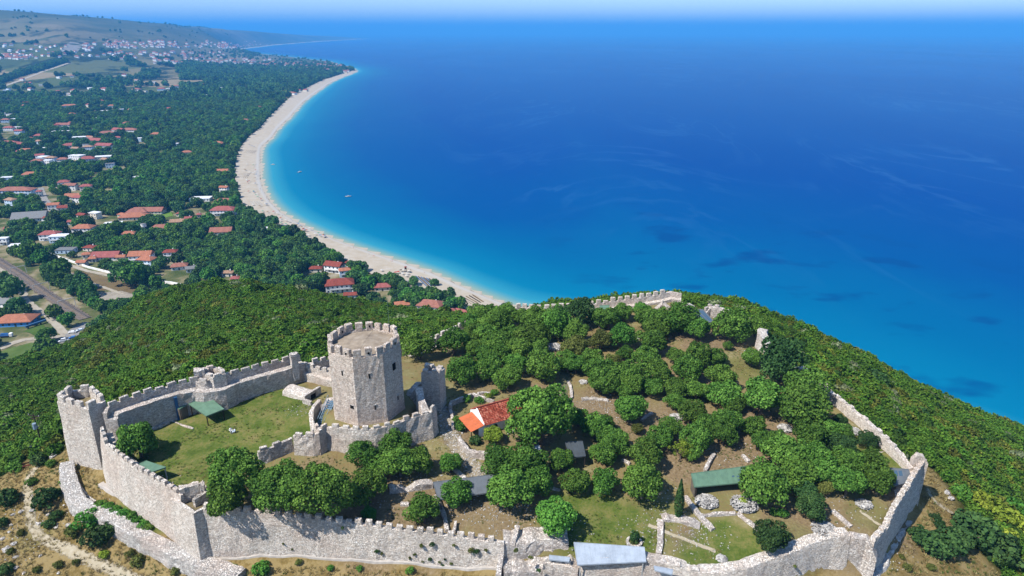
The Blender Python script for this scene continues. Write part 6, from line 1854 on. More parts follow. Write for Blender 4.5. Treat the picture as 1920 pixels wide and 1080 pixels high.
for q in [(117, 143, 268, 280, 'c'), (163, 190, 256, 270, 'c'), (180, 208, 262, 280, 'c'), (185, 210, 245, 256, 'r'), (209, 232, 240, 250, 'c'), (228, 253, 240, 250, 'r'), (283, 299, 248, 258, 'o'), (137, 162, 249, 264, 'w'), (98, 123, 239, 253, 'w'),
          (130, 152, 287, 300, 'w'), (150, 172, 292, 306, 'c'), (178, 203, 289, 302, 'w'), (115, 128, 298, 306, 'w'), (65, 80, 253, 261, 'c'), (8, 22, 239, 246, 'c'), (395, 419, 266, 276, 'o'), (408, 426, 319, 329, 'o'), (341, 357, 281, 293, 'o'), (474, 490, 199, 206, 'r'),
          (116, 142, 191, 203, 'o'), (161, 172, 194, 201, 'c'), (187, 204, 202, 213, 'w'), (175, 186, 213, 227, 'w'), (107, 131, 226, 240, 'r'), (311, 321, 202, 208, 'c'), (132, 143, 165, 173, 'c'), (157, 165, 150, 160, 'w'), (164, 173, 156, 168, 'w'), (187, 205, 161, 170, 'c'), (208, 223, 159, 168, 'c'),
          (248, 261, 163, 171, 'r'), (295, 308, 160, 170, 'c'), (307, 319, 162, 170, 'w'), (324, 334, 158, 165, 'r'), (339, 346, 164, 170, 'w'), (379, 390, 158, 168, 'r'), (406, 416, 161, 168, 'w'), (497, 510, 152, 161, 'c'), (508, 525, 151, 161, 'r'), (530, 544, 151, 163, 'r'), (522, 540, 167, 176, 'r'), (538, 555, 167, 178, 'r'),
          (557, 563, 165, 172, 'c'), (568, 577, 165, 172, 'c'), (252, 262, 400, 408, 'w'), (60, 76, 300, 310, 'r'), (250, 265, 330, 337, 'w'), (20, 34, 223, 229, 'w'), (0, 8, 213, 218, 'w'), (330, 342, 270, 276, 'w'), (240, 252, 205, 211, 'r')]:
    H(q[0], q[1], q[2], q[3], q[4], random.choice('wwcl'), random.choice(['hip', 'gab', 'hip']) if q[4] != 'w' else 'flat', None, None, 1 if q[3] > 230 else 0)
# many more small houses half lost among the trees
rsh = np.random.default_rng(404)
for ua, ub, va, vb, n in [(0, 330, 175, 320, 30), (0, 210, 240, 310, 12), (0, 130, 300, 440, 12), (100, 240, 330, 460, 8), (330, 470, 150, 240, 8), (0, 380, 140, 175, 16)]:
    for _ in range(n):
        u = rsh.uniform(ua, ub); v = rsh.uniform(va, vb)
        wpx_ = np.interp(v, [140, 200, 300, 450], [6, 9, 12, 17]) * rsh.uniform(.8, 1.3)
        rc = rsh.choice(['r', 'c', 'o', 'w', 'w', 'd', 'g', 't'])
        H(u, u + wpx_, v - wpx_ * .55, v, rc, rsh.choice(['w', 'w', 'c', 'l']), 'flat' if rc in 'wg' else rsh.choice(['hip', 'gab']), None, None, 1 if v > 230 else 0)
# red hipped house with blue wall at the left edge
H(-6, 48, 586, 613, 'o', 'b', 'hip', .15, 1, label='orange hipped house with bright blue wall at the left edge')
H(-10, 25, 558, 577, 'g', 'w', 'gab', -.3, 1, label='grey sheet roof cut by the left edge beside the dirt road')
# water tank
x, y = gp(271, 433); z = hz(x, y)
rt = empty('water_tank', (x, y, z)); tag(rt, 'white round water tank tower among the village gardens', 'water tank')
m = MB(); m.bar((0, 0, -1), (0, 0, 4.5), 1.2, n=10); m.build('stand', WALL['w'], rt)
m = MB(); m.bar((0, 0, 4.5), (0, 0, 7.5), 5.6, n=16); m.build('tank', WALL['w'], rt)
m = MB(); m.bar((0, 0, 7.5), (0, 0, 7.9), 5.9, n=16, taper=.9); m.build('lid', ROOF['g'], rt)
# garden wall along the lane
gw = [gp(u, v) for u, v in [(92, 477), (128, 490), (165, 503), (210, 514), (258, 522)]]
wall('garden_wall', 'long pale garden wall beside the straight lane', [(x, y, hz(x, y) + 1.9) for x, y in gw], prof_plain(0.5, 0, 1), WALL['w'], rough=0.02, top_rough=0.03, step=3)
gw = [gp(u, v) for u, v in [(262, 527), (290, 530), (320, 533), (345, 538)]]
wall('garden_wall', 'pale hedge-lined wall at the right end of the lane', [(x, y, hz(x, y) + 2.2) for x, y in gw], prof_plain(0.6, 0, 1), WALL['w'], rough=0.02, top_rough=0.03, step=3)
# blue beam, truck with blue tarp
x, y = gp(68, 611); z = hz(x, y)
rt = empty('boom_barrier', (x, y, z), R(62)); tag(rt, 'long blue boom lying in the yard of the blue-walled house', 'boom')
m = MB(); m.box(-6.5, 6.5, -.7, .7, 1.2, 2.4); m.build('beam', plain('blue_paint', '#4f7fae', .5, .1), rt)
for s in (-5, 3): m = MB(); m.box(s - .3, s + .3, -.5, .5, -.4, 1.2); m.build('support', M_POSTD, rt)
def vehicle(u, v, rot, col, label, cat='car', van=False, grp='cars parked at the road junction'):
    x, y = gp(u, v); z = hz(x, y) + 0.25
    rt = empty('parked_car' if cat == 'car' else cat, (x, y, z), rot); tag(rt, label, cat, grp)
    k = NT('car_paint', 0.25, 0.5); k.base(col)
    L, Wd, Hh = (4.6, 1.85, 1.5) if not van else (5.4, 2.0, 2.2)
    prof = [(-L / 2, .35), (-L / 2, .85), (-L * .42, .95), (-L * .30, 1.0), (-L * .17, Hh), (L * .28, Hh), (L * .42, 1.0), (L / 2, .9), (L / 2, .35)]
    V = []; n = len(prof)
    for s in (-1, 1):
        for px_, pz_ in prof:
            V.append((px_, s * Wd / 2 * (0.86 if pz_ > 1.2 else 1.0), pz_))
    F = [[i, (i + 1) % n, n + (i + 1) % n, n + i] for i in range(n)] + [list(range(n))[::-1], list(range(n, 2 * n))]
    link('body', mesh_np('body', V, F), k.m, rt)
    for nm, xa, xb in (('windscreen', -L * .295, -L * .18), ('rear_window', L * .29, L * .41)):
        za, zb = (1.05, Hh - .05) if nm == 'windscreen' else (Hh - .05, 1.05)
        vs = [(xa, -Wd * .40, za + .03), (xa, Wd * .40, za + .03), (xb, Wd * .38, zb + .03), (xb, -Wd * .38, zb + .03)]
        link(nm, mesh_np(nm, vs, [[0, 1, 2, 3]]), M_PANE, rt)
    for s in (-1, 1):
        m = MB(); m.add([(-L * .2, s * Wd * .485, 1.02), (L * .33, s * Wd * .485, 1.02), (L * .25, s * Wd * .445, Hh - .1), (-L * .15, s * Wd * .445, Hh - .1)], [[0, 1, 2, 3]]); m.build('side_window', M_PANE, rt)
        for xx in (-L * .31, L * .31):
            m = MB(); m.bar((xx, s * (Wd / 2 - .2), .33), (xx, s * (Wd / 2 + .02), .33), .66, n=14); m.build('wheel', M_DARK, rt)
    return rt
vehicle(119, 641, .5, (0.72, 0.72, 0.72, 1), 'large white car in the middle of the road junction', van=True)
vehicle(137, 635, .6, (0.05, 0.16, 0.4, 1), 'blue car parked on the junction beside the scrub')
vehicle(136, 625, .3, (0.75, 0.75, 0.74, 1), 'small white car behind the road junction')
vehicle(151, 621, .7, (0.55, 0.62, 0.7, 1), 'silver-blue car half hidden by scrub on the side road')
vehicle(121, 662, .2, (0.6, 0.62, 0.62, 1), 'pale car at the near end of the junction')
x, y = gp(10, 632); z = hz(x, y)
rt = empty('tarp_trailer', (x, y, z), .2); tag(rt, 'blue tarpaulin-covered trailer at the left edge of the meadow', 'trailer')
m = MB(); m.box(-2.6, 2.6, -1.2, 1.2, .5, 1.2); m.build('bed', M_POSTD, rt)
m = MB(); m.add([(-2.5, -1.2, 1.2), (2.5, -1.2, 1.2), (2.5, 1.2, 1.2), (-2.5, 1.2, 1.2), (-2, -.7, 2.6), (2.2, -.6, 2.4), (2.1, .7, 2.5), (-2.1, .6, 2.7)], [[0, 1, 5, 4], [1, 2, 6, 5], [2, 3, 7, 6], [3, 0, 4, 7], [4, 5, 6, 7]]); m.build('tarpaulin', plain('tarp', '#2f74c0', .6, .15), rt)
for xx in (-1.6, 1.6):
    for s in (-1.1, 1.1): m = MB(); m.bar((xx, s - .12, .4), (xx, s + .12, .4), .8, n=12); m.build('wheel', M_DARK, rt)
m = MB(); m.box(2.7, 4.4, -1.1, 1.1, .5, 2.5); m.build('cab', WALL['w'], rt)

# ---- distant town
rs = np.random.default_rng(77)
far = []
for n, (ua, ub, va, vb) in [(130, (195, 480, 78, 91)), (60, (410, 520, 84, 92)), (45, (0, 190, 84, 112)), (40, (0, 60, 103, 112)), (60, (470, 640, 118, 134)), (60, (280, 520, 112, 122)), (60, (330, 560, 128, 146)), (60, (560, 655, 125, 140)), (60, (180, 420, 98, 112))]:
    uu = rs.uniform(ua, ub, n); vv = rs.uniform(va, vb, n)
    for u, v in zip(uu, vv):
        x, y = gp(u, v)
        if lowland(np.array([x]), np.array([y]))[1][0] > 25: far.append((x, y))
far.sort(key=lambda q: q[1])
far_fr = [q for q in far]
NF = 150
FARH = []
for x, y in far_fr[:NF]:
    z = hz(x, y); w = random.uniform(9, 16); d = random.uniform(8, 12)
    rt = empty('house', (x, y, z), random.uniform(-.6, .6)); FARH.append((rt, x, y, w, 'small pale hazy house'))
    link('wall', with_mat(B_BOX, WALL[random.choice('wwwc')], 'wall'), None, rt, (0, 0, -1), 0, (w, d, 7.5))
    link('roof', with_mat(B_HIP, ROOF[random.choice('rrocw')], 'roof'), None, rt, (0, 0, 6.5), 0, (w + 1, d + 1, 3))
V1 = MB(); V2 = MB()
for x, y in far_fr[NF:]:
    z = hz(x, y); w = random.uniform(10, 22) / 2; d = random.uniform(9, 14) / 2; h = random.uniform(6, 11)
    V1.box(x - w, x + w, y - d, y + d, z - 2, z + h)
    V2.add([(x - w - 1, y - d - 1, z + h), (x + w + 1, y - d - 1, z + h), (x + w + 1, y + d + 1, z + h), (x - w - 1, y + d + 1, z + h), (x - w * .4, y, z + h + 4), (x + w * .4, y, z + h + 4)], [[0, 1, 5, 4], [1, 2, 5], [2, 3, 4, 5], [3, 0, 4]])
rt = empty('distant_town', (0, 0, 0)); tag(rt, 'far town of countless pale houses beyond the fields', 'town', kind='stuff')
o = V1.build('walls', WALL['w'], rt); o['kind'] = 'stuff'; o = V2.build('roofs', ROOF['r'], rt); o['kind'] = 'stuff'

# ---- woods of the plain
beach_poly = [tuple(q) for q in outer] + [tuple(q) for q in innerl[::-1]]
rs = np.random.default_rng(55)
def woods_ok(x, y, rad):
    lo, sd = lowland(x, y)
    u, v = project(x, y, lo)
    ok = (sd > 12) & (u > -60) & (u < 1000) & (v < 760)
    ok &= ~inside(x, y, beach_poly) & (seg_dist(x, y, [tuple(q) for q in innerl]) > rad * 0.5)
    hl = np.full(x.shape, -99.0)
    nr = (np.abs(x) < 700) & (y < 800)
    if nr.any(): hl[nr] = hill(x[nr], y[nr])
    ok &= hl < lo + 2
    for pl, w in EXC:
        ok &= seg_dist(x, y, pl) > w + rad * 0.3
    for pl in CLR:
        ok &= ~inside(x, y, pl)
    for hx, hy, r, d in HPOS:
        dx = x - hx; dy = y - hy
        ok &= ~((np.abs(dx) < r + rad * .6) & (dy > -(d * .5 + (24 if hy < 560 else 14) + rad)) & (dy < d * .5 + rad * .6))
    return ok, u, v, lo
PTS = []
for y0, y1, step, rad in [(300, 620, 6.6, 4.6), (620, 1100, 8.0, 5.2), (1100, 2000, 10.5, 6.2), (2000, 3800, 17, 8.0), (3800, 9000, 42, 6.0)]:
    xx0 = -0.85 * y1 - 60
    x, y = jgrid(xx0, min(60, 60), y0, y1, step, rs, 1.1)
    ok, u, v, lo = woods_ok(x, y, rad)
    # thinner cover on the field belt and beyond
    n = vnoise(x, y, 90, 61) + 0.7 * vnoise(x, y, 35, 62)
    dens_ = np.where(v > 232, 1.6, np.where(v > 180, np.where(u < 330, 0.85, 1.2), np.where((v > 118) & (u > 340), 0.8, np.where(v > 112, -0.35, np.where((v > 94) & (u > 90) & (u < 480), 0.5, -0.25)))))
    ok &= (n < dens_) & ((lo < 60) | (n < -0.75))
    gapn = vnoise(x, y, 22, 63)
    ok &= ~((gapn > np.where(u < 330, 0.33, 0.62)) & (v > 150) & (v < 500) & (u < 420))
    r = rad * rs.uniform(0.62, 1.3, len(x))
    PTS.append(np.stack([x, y, r, lo], 1)[ok])
# tree belts along the far road
belt = resample([gp(u, v) for u, v in [(-10, 160), (40, 143), (80, 131), (125, 117)]], 160)
for k_ in range(3):
    q = belt + rs.normal(0, 9, belt.shape) + np.array([-22.0, 18])
    PTS.append(np.c_[q, rs.uniform(6, 9, len(q)), HZ(q[:, 0], q[:, 1])])
PTS = np.concatenate(PTS)
# lone trees seen large
lone = [(233, 510, 24), (252, 515, 24), (115, 504, 20), (152, 530, 15), (78, 484, 16), (50, 472, 16), (88, 628, 15), (84, 652, 20), (98, 668, 17), (240, 572, 14), (30, 575, 18), (8, 590, 12), (20, 545, 22), (5, 530, 20), (100, 585, 14), (125, 600, 14), (840, 556, 14), (768, 562, 12), (842, 575, 12), (797, 590, 9), (780, 572, 12), (690, 530, 14), (700, 558, 11), (755, 545, 9), (815, 530 + 0, 8), (667, 512, 12), (678, 520, 10), (595, 530, 16), (716, 524, 9), (775, 528, 10), (580, 545, 16), (560, 530, 16)]
def crown_low(u, v, rpx):
    dx, dy, dz = ray(u, v); T = np.arange(280, 900, 1.0)
    x, y, z = dx * T, dy * T, CAM_Z + dz * T; rad = rpx * T / FPX
    f = z - np.maximum(HZ(x, y), 0) - rad
    f[(T < 330)] = 1
    i = int(np.argmax(f < 0)); return x[i], y[i], rad[i]
LW_TREES = []
for u, v, r in lone:
    x, y, rad = crown_low(u, v, r); LW_TREES.append((x, y, rad))
lx = np.array([q[0] for q in LW_TREES]); ly = np.array([q[1] for q in LW_TREES])
dmin = np.min(np.hypot(PTS[:, 0][:, None] - lx[None], PTS[:, 1][:, None] - ly[None]), 1)
PTS = PTS[dmin > 5]
# the largest in view become single trees
u, v = project(PTS[:, 0], PTS[:, 1], PTS[:, 3] + PTS[:, 2])
dist = np.sqrt(PTS[:, 0] ** 2 + PTS[:, 1] ** 2)
app = PTS[:, 2] / dist
app[(u < 0) | (u > 960) | (v < 300)] = 0
# hidden behind the hill?
vis = np.zeros(len(PTS), bool)
cand = np.argsort(-app)[:900]
for i in cand:
    f = np.linspace(0.15, 0.93, 40)
    x = PTS[i, 0] * f; y = PTS[i, 1] * f; zl = CAM_Z + (PTS[i, 3] + PTS[i, 2] * 1.2 - CAM_Z) * f
    vis[i] = bool((zl > HZ(x, y) + 2.0).all())
pick = [i for i in cand if vis[i]][:max(0, 300 - N_CASTLE_TREES - len(LW_TREES) - 1)]
WMATS = [(M_LEAF_WOOD, 'deep green'), (M_LEAF_WOOD, 'deep green'), (M_LEAF, 'green'), (M_LEAF_DARK, 'dark green'), (M_LEAF_BRIGHT, 'bright green')]
for x, y, r in LW_TREES:
    mt, tn = random.choice(WMATS)
    tree(x, y, hz(x, y), r, mt, CROWN_LOW, tone=tn, squash=1.1)
for i in pick:
    x, y, r, z = PTS[i]
    mt, tn = random.choice(WMATS)
    tree(x, y, hz(x, y), r, mt, CROWN_LOW, tone=tn, squash=random.uniform(.9, 1.25), hc=r * 1.0)
keep_ = np.ones(len(PTS), bool); keep_[pick] = False
Q = PTS[keep_]
zq = HZ(Q[:, 0], Q[:, 1])
sc = Q[:, 2]
nearq = Q[:, 1] < 1100
idx = rs.integers(0, 6, len(Q))
wn = vnoise(Q[:, 0], Q[:, 1], 60, 71) + 0.8 * rs.normal(size=len(Q))
protos = [(CROWN_LOW[0], M_LEAF_WOOD), (CROWN_LOW[1], M_LEAF_WOOD), (CROWN_LOW[2], M_LEAF), (CROWN_LOW[3], M_LEAF_DARK), (CROWN_LOW[4], M_LEAF_BRIGHT), (CROWN_LOW[5], M_LEAF_WOOD), (CROWN_FAR[0], M_LEAF_WOOD), (CROWN_FAR[1], M_LEAF_DARK)]
idx = np.where(wn > 1.0, 4, np.where(wn < -1.2, 3, np.where(wn > 0.1, 2, rs.integers(0, 2, len(Q)))))
idx = np.where(Q[:, 1] > 2000, np.where(rs.random(len(Q)) < .75, 6, 7), idx)
scatter('woodland', np.c_[Q[:, 0], Q[:, 1], zq + sc * 0.75], np.stack([sc, sc, sc * rs.uniform(.85, 1.3, len(Q))], 1), rs.random(len(Q)) * 6.28, idx, protos, 'deep green wood covering the coastal plain around the village', 'wood')
print('WOOD', len(Q), 'single', len(pick), 'trees', len(TREES), 'houses', len(HOUSES), 'far', len(far_fr))

# ---- beach life
def parasol_mesh():
    m = MB(); n = 8
    m.add([(0, 0, 2.5)] + [(math.cos(i / n * 6.283) * 1.35, math.sin(i / n * 6.283) * 1.35, 2.0) for i in range(n)], [[0, 1 + i, 1 + (i + 1) % n] for i in range(n)] + [[1 + i for i in range(n)][::-1]])
    return m.mesh('canopy')
PCAN = parasol_mesh()
m = MB(); m.bar((0, 0, -.2), (0, 0, 2.4), .07, n=6); PPOLE = m.mesh('pole'); PPOLE.materials.append(M_POSTW)
PCOL = {'white': plain('cloth_white', '#f4f2ec', .9, .03), 'green': plain('cloth_green', '#63b48f', .9, .05), 'red': plain('cloth_red', '#cf4a3c', .9, .05), 'blue': plain('cloth_blue', '#3f7fb8', .9, .05), 'straw': plain('cloth_straw', '#a58a63', .9, .15), 'dark': plain('cloth_dark', '#5e5149', .9, .1)}
BEACH = []
def bz(x, y):
    return max(1.7, hz(x, y) + 0.2)
def parasol(u, v, col):
    x, y, _ = P(u, v, 1.8); z = bz(x, y)
    rt = empty('beach_parasol', (x, y, z)); 
    link('canopy', with_mat(PCAN, PCOL[col], 'canopy'), None, rt); link('pole', PPOLE, None, rt)
    BEACH.append((rt, x, y, 1.3, col, 'beach parasol'))
m = MB(); m.box(-.35, .35, -.95, .55, .28, .36); m.add([(-.35, .55, .3), (.35, .55, .3), (.35, 1.0, .75), (-.35, 1.0, .75), (-.35, .58, .22), (.35, .58, .22), (.35, 1.05, .68), (-.35, 1.05, .68)], [[0, 1, 2, 3], [7, 6, 5, 4], [0, 3, 7, 4], [1, 5, 6, 2], [2, 6, 7, 3]])
for sx_ in (-.3, .3):
    for sy_ in (-.85, .45): m.box(sx_ - .04, sx_ + .04, sy_ - .04, sy_ + .04, -.1, .28)
BEDM = m.mesh('sunbed')
def bed_row(ua, va, ub, vb, n, col, grp, label, row=0):
    a = np.array(P(ua, va, 1.8)[:2]); b = np.array(P(ub, vb, 1.8)[:2])
    for i in range(n):
        q = a + (b - a) * i / max(n - 1, 1)
        o = link('sunbed', with_mat(BEDM, PCOL[col], 'sunbed'), None, None, (q[0], q[1], bz(*q)), 0.75 + random.uniform(-.06, .06), 1.15)
        tag(o, '%s %s, row %s' % (('first', 'second', 'third', 'fourth', 'fifth', 'sixth', 'seventh', 'eighth', 'ninth', 'tenth', 'eleventh')[i], label, ('one', 'two', 'three', 'four', 'five', 'six')[row]), 'sunbed', grp)
for r in range(6):      # dark rows by the beach bar
    f = r / 5
    bed_row(781 + 5 * f * 5, 519 + 1.6 * r * 0.6, 800 + 5 * f * 4.2, 537 - 0.2 * r, 11, 'dark' if r % 2 else 'blue', 'sunbeds by the beach bar', 'dark sunbed beside the beach bar tree', r)
for r in range(6):      # brown rows below the large house
    f = r / 5
    bed_row(857 + 31 * f, 561 - 6.5 * f, 879 + 26 * f, 572 - 6.5 * f, 10, 'straw' if r % 2 else 'dark', 'sunbeds at the near beach end', 'brown sunbed at the near end of the beach', r)
for r in range(4):
    bed_row(470 + 5 * r, 379, 477 + 5 * r, 386, 5, 'white', 'white sunbeds on the middle beach', 'white sunbed in the short rows on the middle beach', r)
for r in range(6):
    bed_row(446 + 3.6 * r, 334 - .3 * r, 451 + 3.6 * r, 327 - .3 * r, 4, 'dark', 'sunbeds on the far beach', 'dark sunbed in the slanting rows on the far beach', r)
for r in range(6):
    bed_row(460 + 3.4 * r, 287, 463 + 3.4 * r, 283, 3, 'dark', 'sunbeds on the farthest beach part', 'dark sunbed in the farthest rows along the beach', r)
rs = np.random.default_rng(11)
cols = ['white', 'white', 'green', 'red', 'blue', 'straw', 'white']
for i in range(58):
    t = rs.random(); j = int(t * 55) + 95
    s = rs.uniform(.15, .75)
    q = outer[j] + (innerl[j] - outer[j]) * s
    u, v = project(q[0], q[1], 1.8); parasol(float(u), float(v), cols[rs.integers(7)])
for (u, v, c) in [(742, 514, 'red'), (747, 513, 'red'), (755, 516, 'white'), (762, 520, 'white'), (767, 511, 'white'), (757, 509, 'white'), (764, 516, 'white'), (758, 578, 'white'), (745, 576, 'white'), (752, 510, 'dark'), (716, 510, 'white'), (480, 368, 'green'), (484, 371, 'green'), (476, 362, 'blue'), (473, 275, 'blue'), (477, 277, 'blue'), (468, 273, 'blue')]:
    parasol(u, v, c)
stJ = [(0, 0, .92), (0, 0, 1.15), (0, 0, 1.36), (0, 0, 1.48), (0, -.01, 1.62), (0, -.01, 1.74), (.1, 0, .88), (.12, -.05, .48), (.12, 0, .06), (.12, -.14, .04), (-.1, 0, .88), (-.14, .1, .48), (-.14, .2, .06), (-.14, .06, .04), (.2, 0, 1.38), (.26, .02, 1.1), (.24, -.1, .86), (-.2, 0, 1.38), (-.26, .02, 1.1), (-.24, -.1, .86)]
stE = [(0, 1), (1, 2), (2, 3), (3, 4), (4, 5), (0, 6), (6, 7), (7, 8), (8, 9), (0, 10), (10, 11), (11, 12), (12, 13), (2, 14), (14, 15), (15, 16), (2, 17), (17, 18), (18, 19)]
stR = [.14, .13, .14, .055, .1, .085, .095, .07, .05, .04, .095, .07, .05, .04, .06, .045, .04, .06, .045, .04]
PERS = [person_mesh('person', stJ, stE, stR, skin_zones('swimwear_%d' % i, c, (0.45, 0.28, 0.19, 1), .95, head=1.42, hairz=1.72), 1) for i, c in enumerate([(0.45, 0.28, 0.19, 1), (0.1, 0.12, 0.3, 1), (0.6, 0.1, 0.1, 1)])]
PEOPLE = []
for (u, v) in [(692, 478), (701, 481), (733, 491), (736, 491), (663, 466), (655, 463), (796, 512), (565, 425), (548, 415), (530, 405), (505, 378), (500, 372), (497, 345), (492, 320), (490, 300), (487, 290), (520, 250), (540, 226), (478, 340), (470, 310), (765, 505), (770, 507), (610, 446), (488, 355)]:
    x, y, _ = P(u, v, 1.2)
    o = link('person', random.choice(PERS), None, None, (x, y, max(hz(x, y) + .3, .9)), random.uniform(0, 6.28))
    PEOPLE.append((o, x, y, .5, 'standing'))
# beach bar hut
x, y, _ = P(762, 533, 2); z = bz(x, y)
rt = empty('beach_hut', (x, y, z), .3); tag(rt, 'small dark beach hut beside the sunbed rows', 'hut')
m = MB(); m.box(-2, 2, -1.5, 1.5, -.3, 2.4); m.build('wall', M_POSTD, rt); link('roof', with_mat(B_PYR, ROOF['g'], 'roof'), None, rt, (0, 0, 2.4), 0, (5, 4, 1.1))
# lifeguard tower
x, y, _ = P(752, 510, 2); z = bz(x, y)
rt = empty('lifeguard_tower', (x + 4, y, z), .3); tag(rt, 'dark lifeguard tower on the sand above the red parasols', 'tower')
for s in (-.8, .8):
    for q in (-.8, .8): m = MB(); m.bar((s, q, -.2), (s * .8, q * .8, 3), .15); m.build('leg', M_POSTD, rt)
m = MB(); m.box(-.9, .9, -.9, .9, 3.0, 3.15); m.build('platform', M_POSTD, rt); link('roof', with_mat(B_PYR, ROOF['d'], 'roof'), None, rt, (0, 0, 4.8), 0, (2.2, 2.2, .7))
m = MB(); m.box(-.8, .8, .6, .8, 3.15, 4.8); m.build('back_panel', M_POSTD, rt)

# ---- boats
def boat(u, v, L, rot, label):
    x, y, _ = P(u, v, 0)
    rt = empty('motor_boat', (x, y, 0), rot); tag(rt, label, 'boat', 'boats off the beach')
    V = []; ns = 8
    for i in range(ns + 1):
        t = i / ns; w = L * .16 * (1 - max(0, (t - .45) / .55) ** 2.2); xx = (t - .5) * L
        V += [(xx, -w, .75 + .3 * t), (xx, -w * .7, -.2), (xx, w * .7, -.2), (xx, w, .75 + .3 * t)]
    F = [[i * 4 + j, i * 4 + j + 1, (i + 1) * 4 + j + 1, (i + 1) * 4 + j] for i in range(ns) for j in range(3)] + [[i * 4 + 3, i * 4, (i + 1) * 4, (i + 1) * 4 + 3] for i in range(ns)] + [[0, 1, 2, 3]]
    link('hull', mesh_np('hull', V, F), PCOL['white'], rt)
    m = MB(); m.box(-L * .1, L * .15, -L * .09, L * .09, .8, 1.6); m.build('cabin', PCOL['white'], rt)
    m = MB(); m.box(L * .15, L * .16, -L * .08, L * .08, 1.1, 1.55); m.build('windscreen', M_PANE, rt)
    m = MB(); m.box(-L * .55, -L * .48, -.25, .25, -.2, 1.0); m.build('outboard_motor', M_DARK, rt)
boat(653, 369, 7.5, .3, 'white boat farthest out in the bay')
boat(562, 323, 6.5, .8, 'white boat between the other two off the beach')
boat(512, 309, 6.5, -.2, 'white boat closest to the curved beach')

# ------------------------------------------------------------------ labels: which one of the many
ORD = ['', 'second', 'third', 'fourth', 'fifth', 'sixth', 'seventh', 'eighth', 'ninth', 'tenth', 'eleventh', 'twelfth']
def ordw(i):
    if i < len(ORD): return ORD[i]
    n = i + 1
    return '%d%s' % (n, 'th' if 10 <= n % 100 <= 20 else {1: 'st', 2: 'nd', 3: 'rd'}.get(n % 10, 'th'))
def place_labels(items, marks, noun, cat, group, maxr=None):
    """items: (obj, x, y, r, tone); nearest landmark, side of it, rank by distance on that side"""
    bins = {}
    for it in items:
        o, x, y, r, tone = it[:5]
        nm, lx, ly = min(marks, key=lambda q: (q[1] - x) ** 2 + (q[2] - y) ** 2)
        dx, dy = x - lx, y - ly
        side = ('right of' if dx > 0 else 'left of') if abs(dx) > abs(dy) else ('behind' if dy > 0 else 'in front of')
        bins.setdefault((nm, side), []).append((math.hypot(dx, dy), it))
    for (nm, side), L in bins.items():
        L.sort(key=lambda q: q[0])
        for i, (d, it) in enumerate(L):
            o, tone = it[0], it[4]
            nn = noun(it) if callable(noun) else noun
            if i == 0: lab = 'nearest %s %s %s' % (nn, side, nm)
            else: lab = '%s nearest %s %s %s' % (ordw(i), nn, side, nm)
            tag(o, lab, cat, group)
def mk(nm, u, v): 
    g = G(u, v); return (nm, g[0], g[1])
def mkl(nm, u, v):
    g = gp(u, v); return (nm, g[0], g[1])
CM = [mk('the octagonal keep', 690, 790), mk('the green-roofed open shed', 388, 790), mk('the chapel', 925, 815), mk('the long green roof', 1350, 915), mk('the white metal shelter', 1140, 1050), mk('the long grey roof', 865, 935), mk('the dark flat shelter', 1080, 855),
      mk('the cypress', 1271, 969), mk('the glazed upper roof', 1315, 615), mk('the grey skylight roof', 1695, 910), mk('the lone ruined pier', 1445, 650), mk('the upper stone heap', 1040, 652), mk('the sharp front corner tower', 385, 1020), mk('the half-shaded heap', 1620, 946), mk('the small left heap', 1472, 804), mk('the heap between middle trees', 1268, 783), mk('the round-topped back wall end', 1265, 560), mk('the ruined turret', 812, 770), mk('the small pale green roof', 1132, 580), mk('the large round heap', 1545, 994), mk('the tall left tower', 150, 860)]
place_labels(TREES[:N_CASTLE_TREES], CM, lambda it: it[4] + ' tree', 'tree', 'trees inside the castle')
SM = CM + [mk('the utility pole', 82, 846), mk('the footpath bend', 56, 975), mk('the thick outer wall end', 112, 870), mk('the outer wall middle', 215, 985), mk('the steep right wall foot', 1700, 1000), mk('the yellow-green slope', 1866, 968)]
place_labels(SHRUBS, SM, lambda it: it[4] + ' shrub', 'shrub', 'single shrubs on the castle hill')
place_labels(BOULD, SM, 'pale boulder', 'boulder', 'boulders on the slopes')
place_labels(WP, [('the small buttress', 20, 86), mk('the sharp front corner tower', 385, 1020), ('the ruined middle wall', *FM[1][:2]), ('the front wall centre', *FW[3][:2])], 'weed clump on the wall', 'plant', 'plants rooted in the front wall')
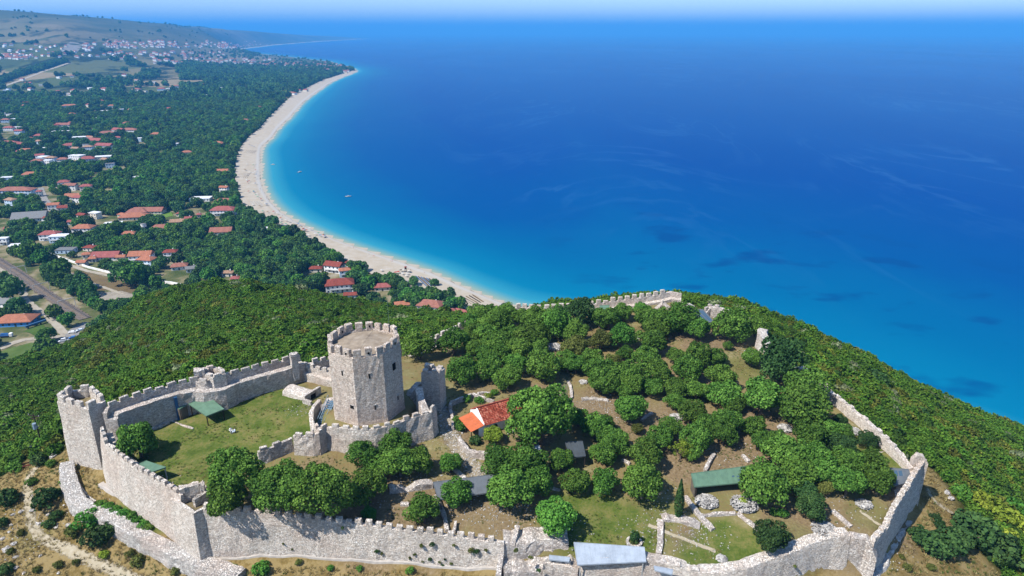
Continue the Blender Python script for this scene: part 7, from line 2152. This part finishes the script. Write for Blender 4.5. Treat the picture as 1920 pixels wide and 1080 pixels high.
LMK = [mkl('the gravel lot', 220, 560), mkl('the beachside hotel', 635, 549), mkl('the crimson-roofed villa', 416, 405), mkl('the orange gabled house', 262, 493), mkl('the longest red hall', 275, 402), mkl('the big grey hall', 47, 416), mkl('the flat white villa', 108, 456), mkl('the road junction', 124, 632), mkl('the blue-walled house', 22, 613),
       mkl('the large beach house', 807, 590), mkl('the cream dormer house', 715, 546), mkl('the long left-edge building', 26, 367), mkl('the round water tank', 271, 433), mkl('the grey street', 84, 375), mkl('the beach bend', 445, 300), mkl('the far point', 640, 145), mkl('the diagonal far road', 80, 134), mkl('the distant motorway', 140, 86), mkl('the white cluster of roofs', 160, 300), mkl('the double tiled roofs', 190, 275), mkl('the railway', 60, 532), mkl('the farthest red roofs', 130, 201), mkl('the field belt houses', 215, 167), mkl('the seaside terrace row', 545, 178)]
place_labels(TREES[N_CASTLE_TREES:], LMK, lambda it: it[4] + ' tree', 'tree', 'trees of the village and plain')
place_labels([q for q in HOUSES if not q[5]], LMK, lambda it: it[4], 'house', 'houses of the village')
BMK = [mkl('the beach bend', 470, 300), mkl('the crimson-roofed villa', 416, 405), ('the beach bar hut', *P(762, 533, 2)[:2]), ('the near sunbed rows', *P(880, 562, 2)[:2]), ('the white sunbed rows', *P(482, 382, 2)[:2]), ('the farthest sunbed rows', *P(470, 285, 2)[:2]), ('the orange tavern', *P(752, 578, 2)[:2]), ('the slanting sunbed rows', *P(458, 330, 2)[:2])]
place_labels([(q[0], q[1], q[2], q[3], q[4]) for q in BEACH], BMK, lambda it: it[4] + ' parasol', 'parasol', 'parasols on the beach')
place_labels(PEOPLE, BMK, 'person in swimwear standing', 'person', 'people on the beach')
FMK = LMK + [mkl('the far town centre', 330, 86), mkl('the hazy far beach', 520, 86), mkl('the hazy left fields', 60, 100), mkl('the distant point houses', 600, 132), mkl('the hazy shore wood', 480, 112), mkl('the far wood edge', 300, 110), mkl('the middle shore wood', 440, 138)]
place_labels(FARH, FMK, lambda it: it[4], 'house', 'houses of the distant town')

# ------------------------------------------------------------------ air
hb = MB(); hb.box(-100000, 100000, -4000, 100000, -8.0, float(gz.max()) + 12.0)
hm_me = hb.mesh('haze')
km = bpy.data.materials.new('haze_air'); km.use_nodes = True
kt = km.node_tree
kt.nodes.remove(kt.nodes['Principled BSDF'])
pv = kt.nodes.new('ShaderNodeVolumePrincipled')
pv.inputs['Color'].default_value = (0.09, 0.44, 1.0, 1)
pv.inputs['Density'].default_value = 0.95e-4
pv.inputs['Anisotropy'].default_value = 0.0
kt.links.new(pv.outputs[0], kt.nodes['Material Output'].inputs['Volume'])
hz_o = link('haze', hm_me, km)
tag(hz_o, 'pale blue summer haze over the bay', 'haze', kind='stuff')
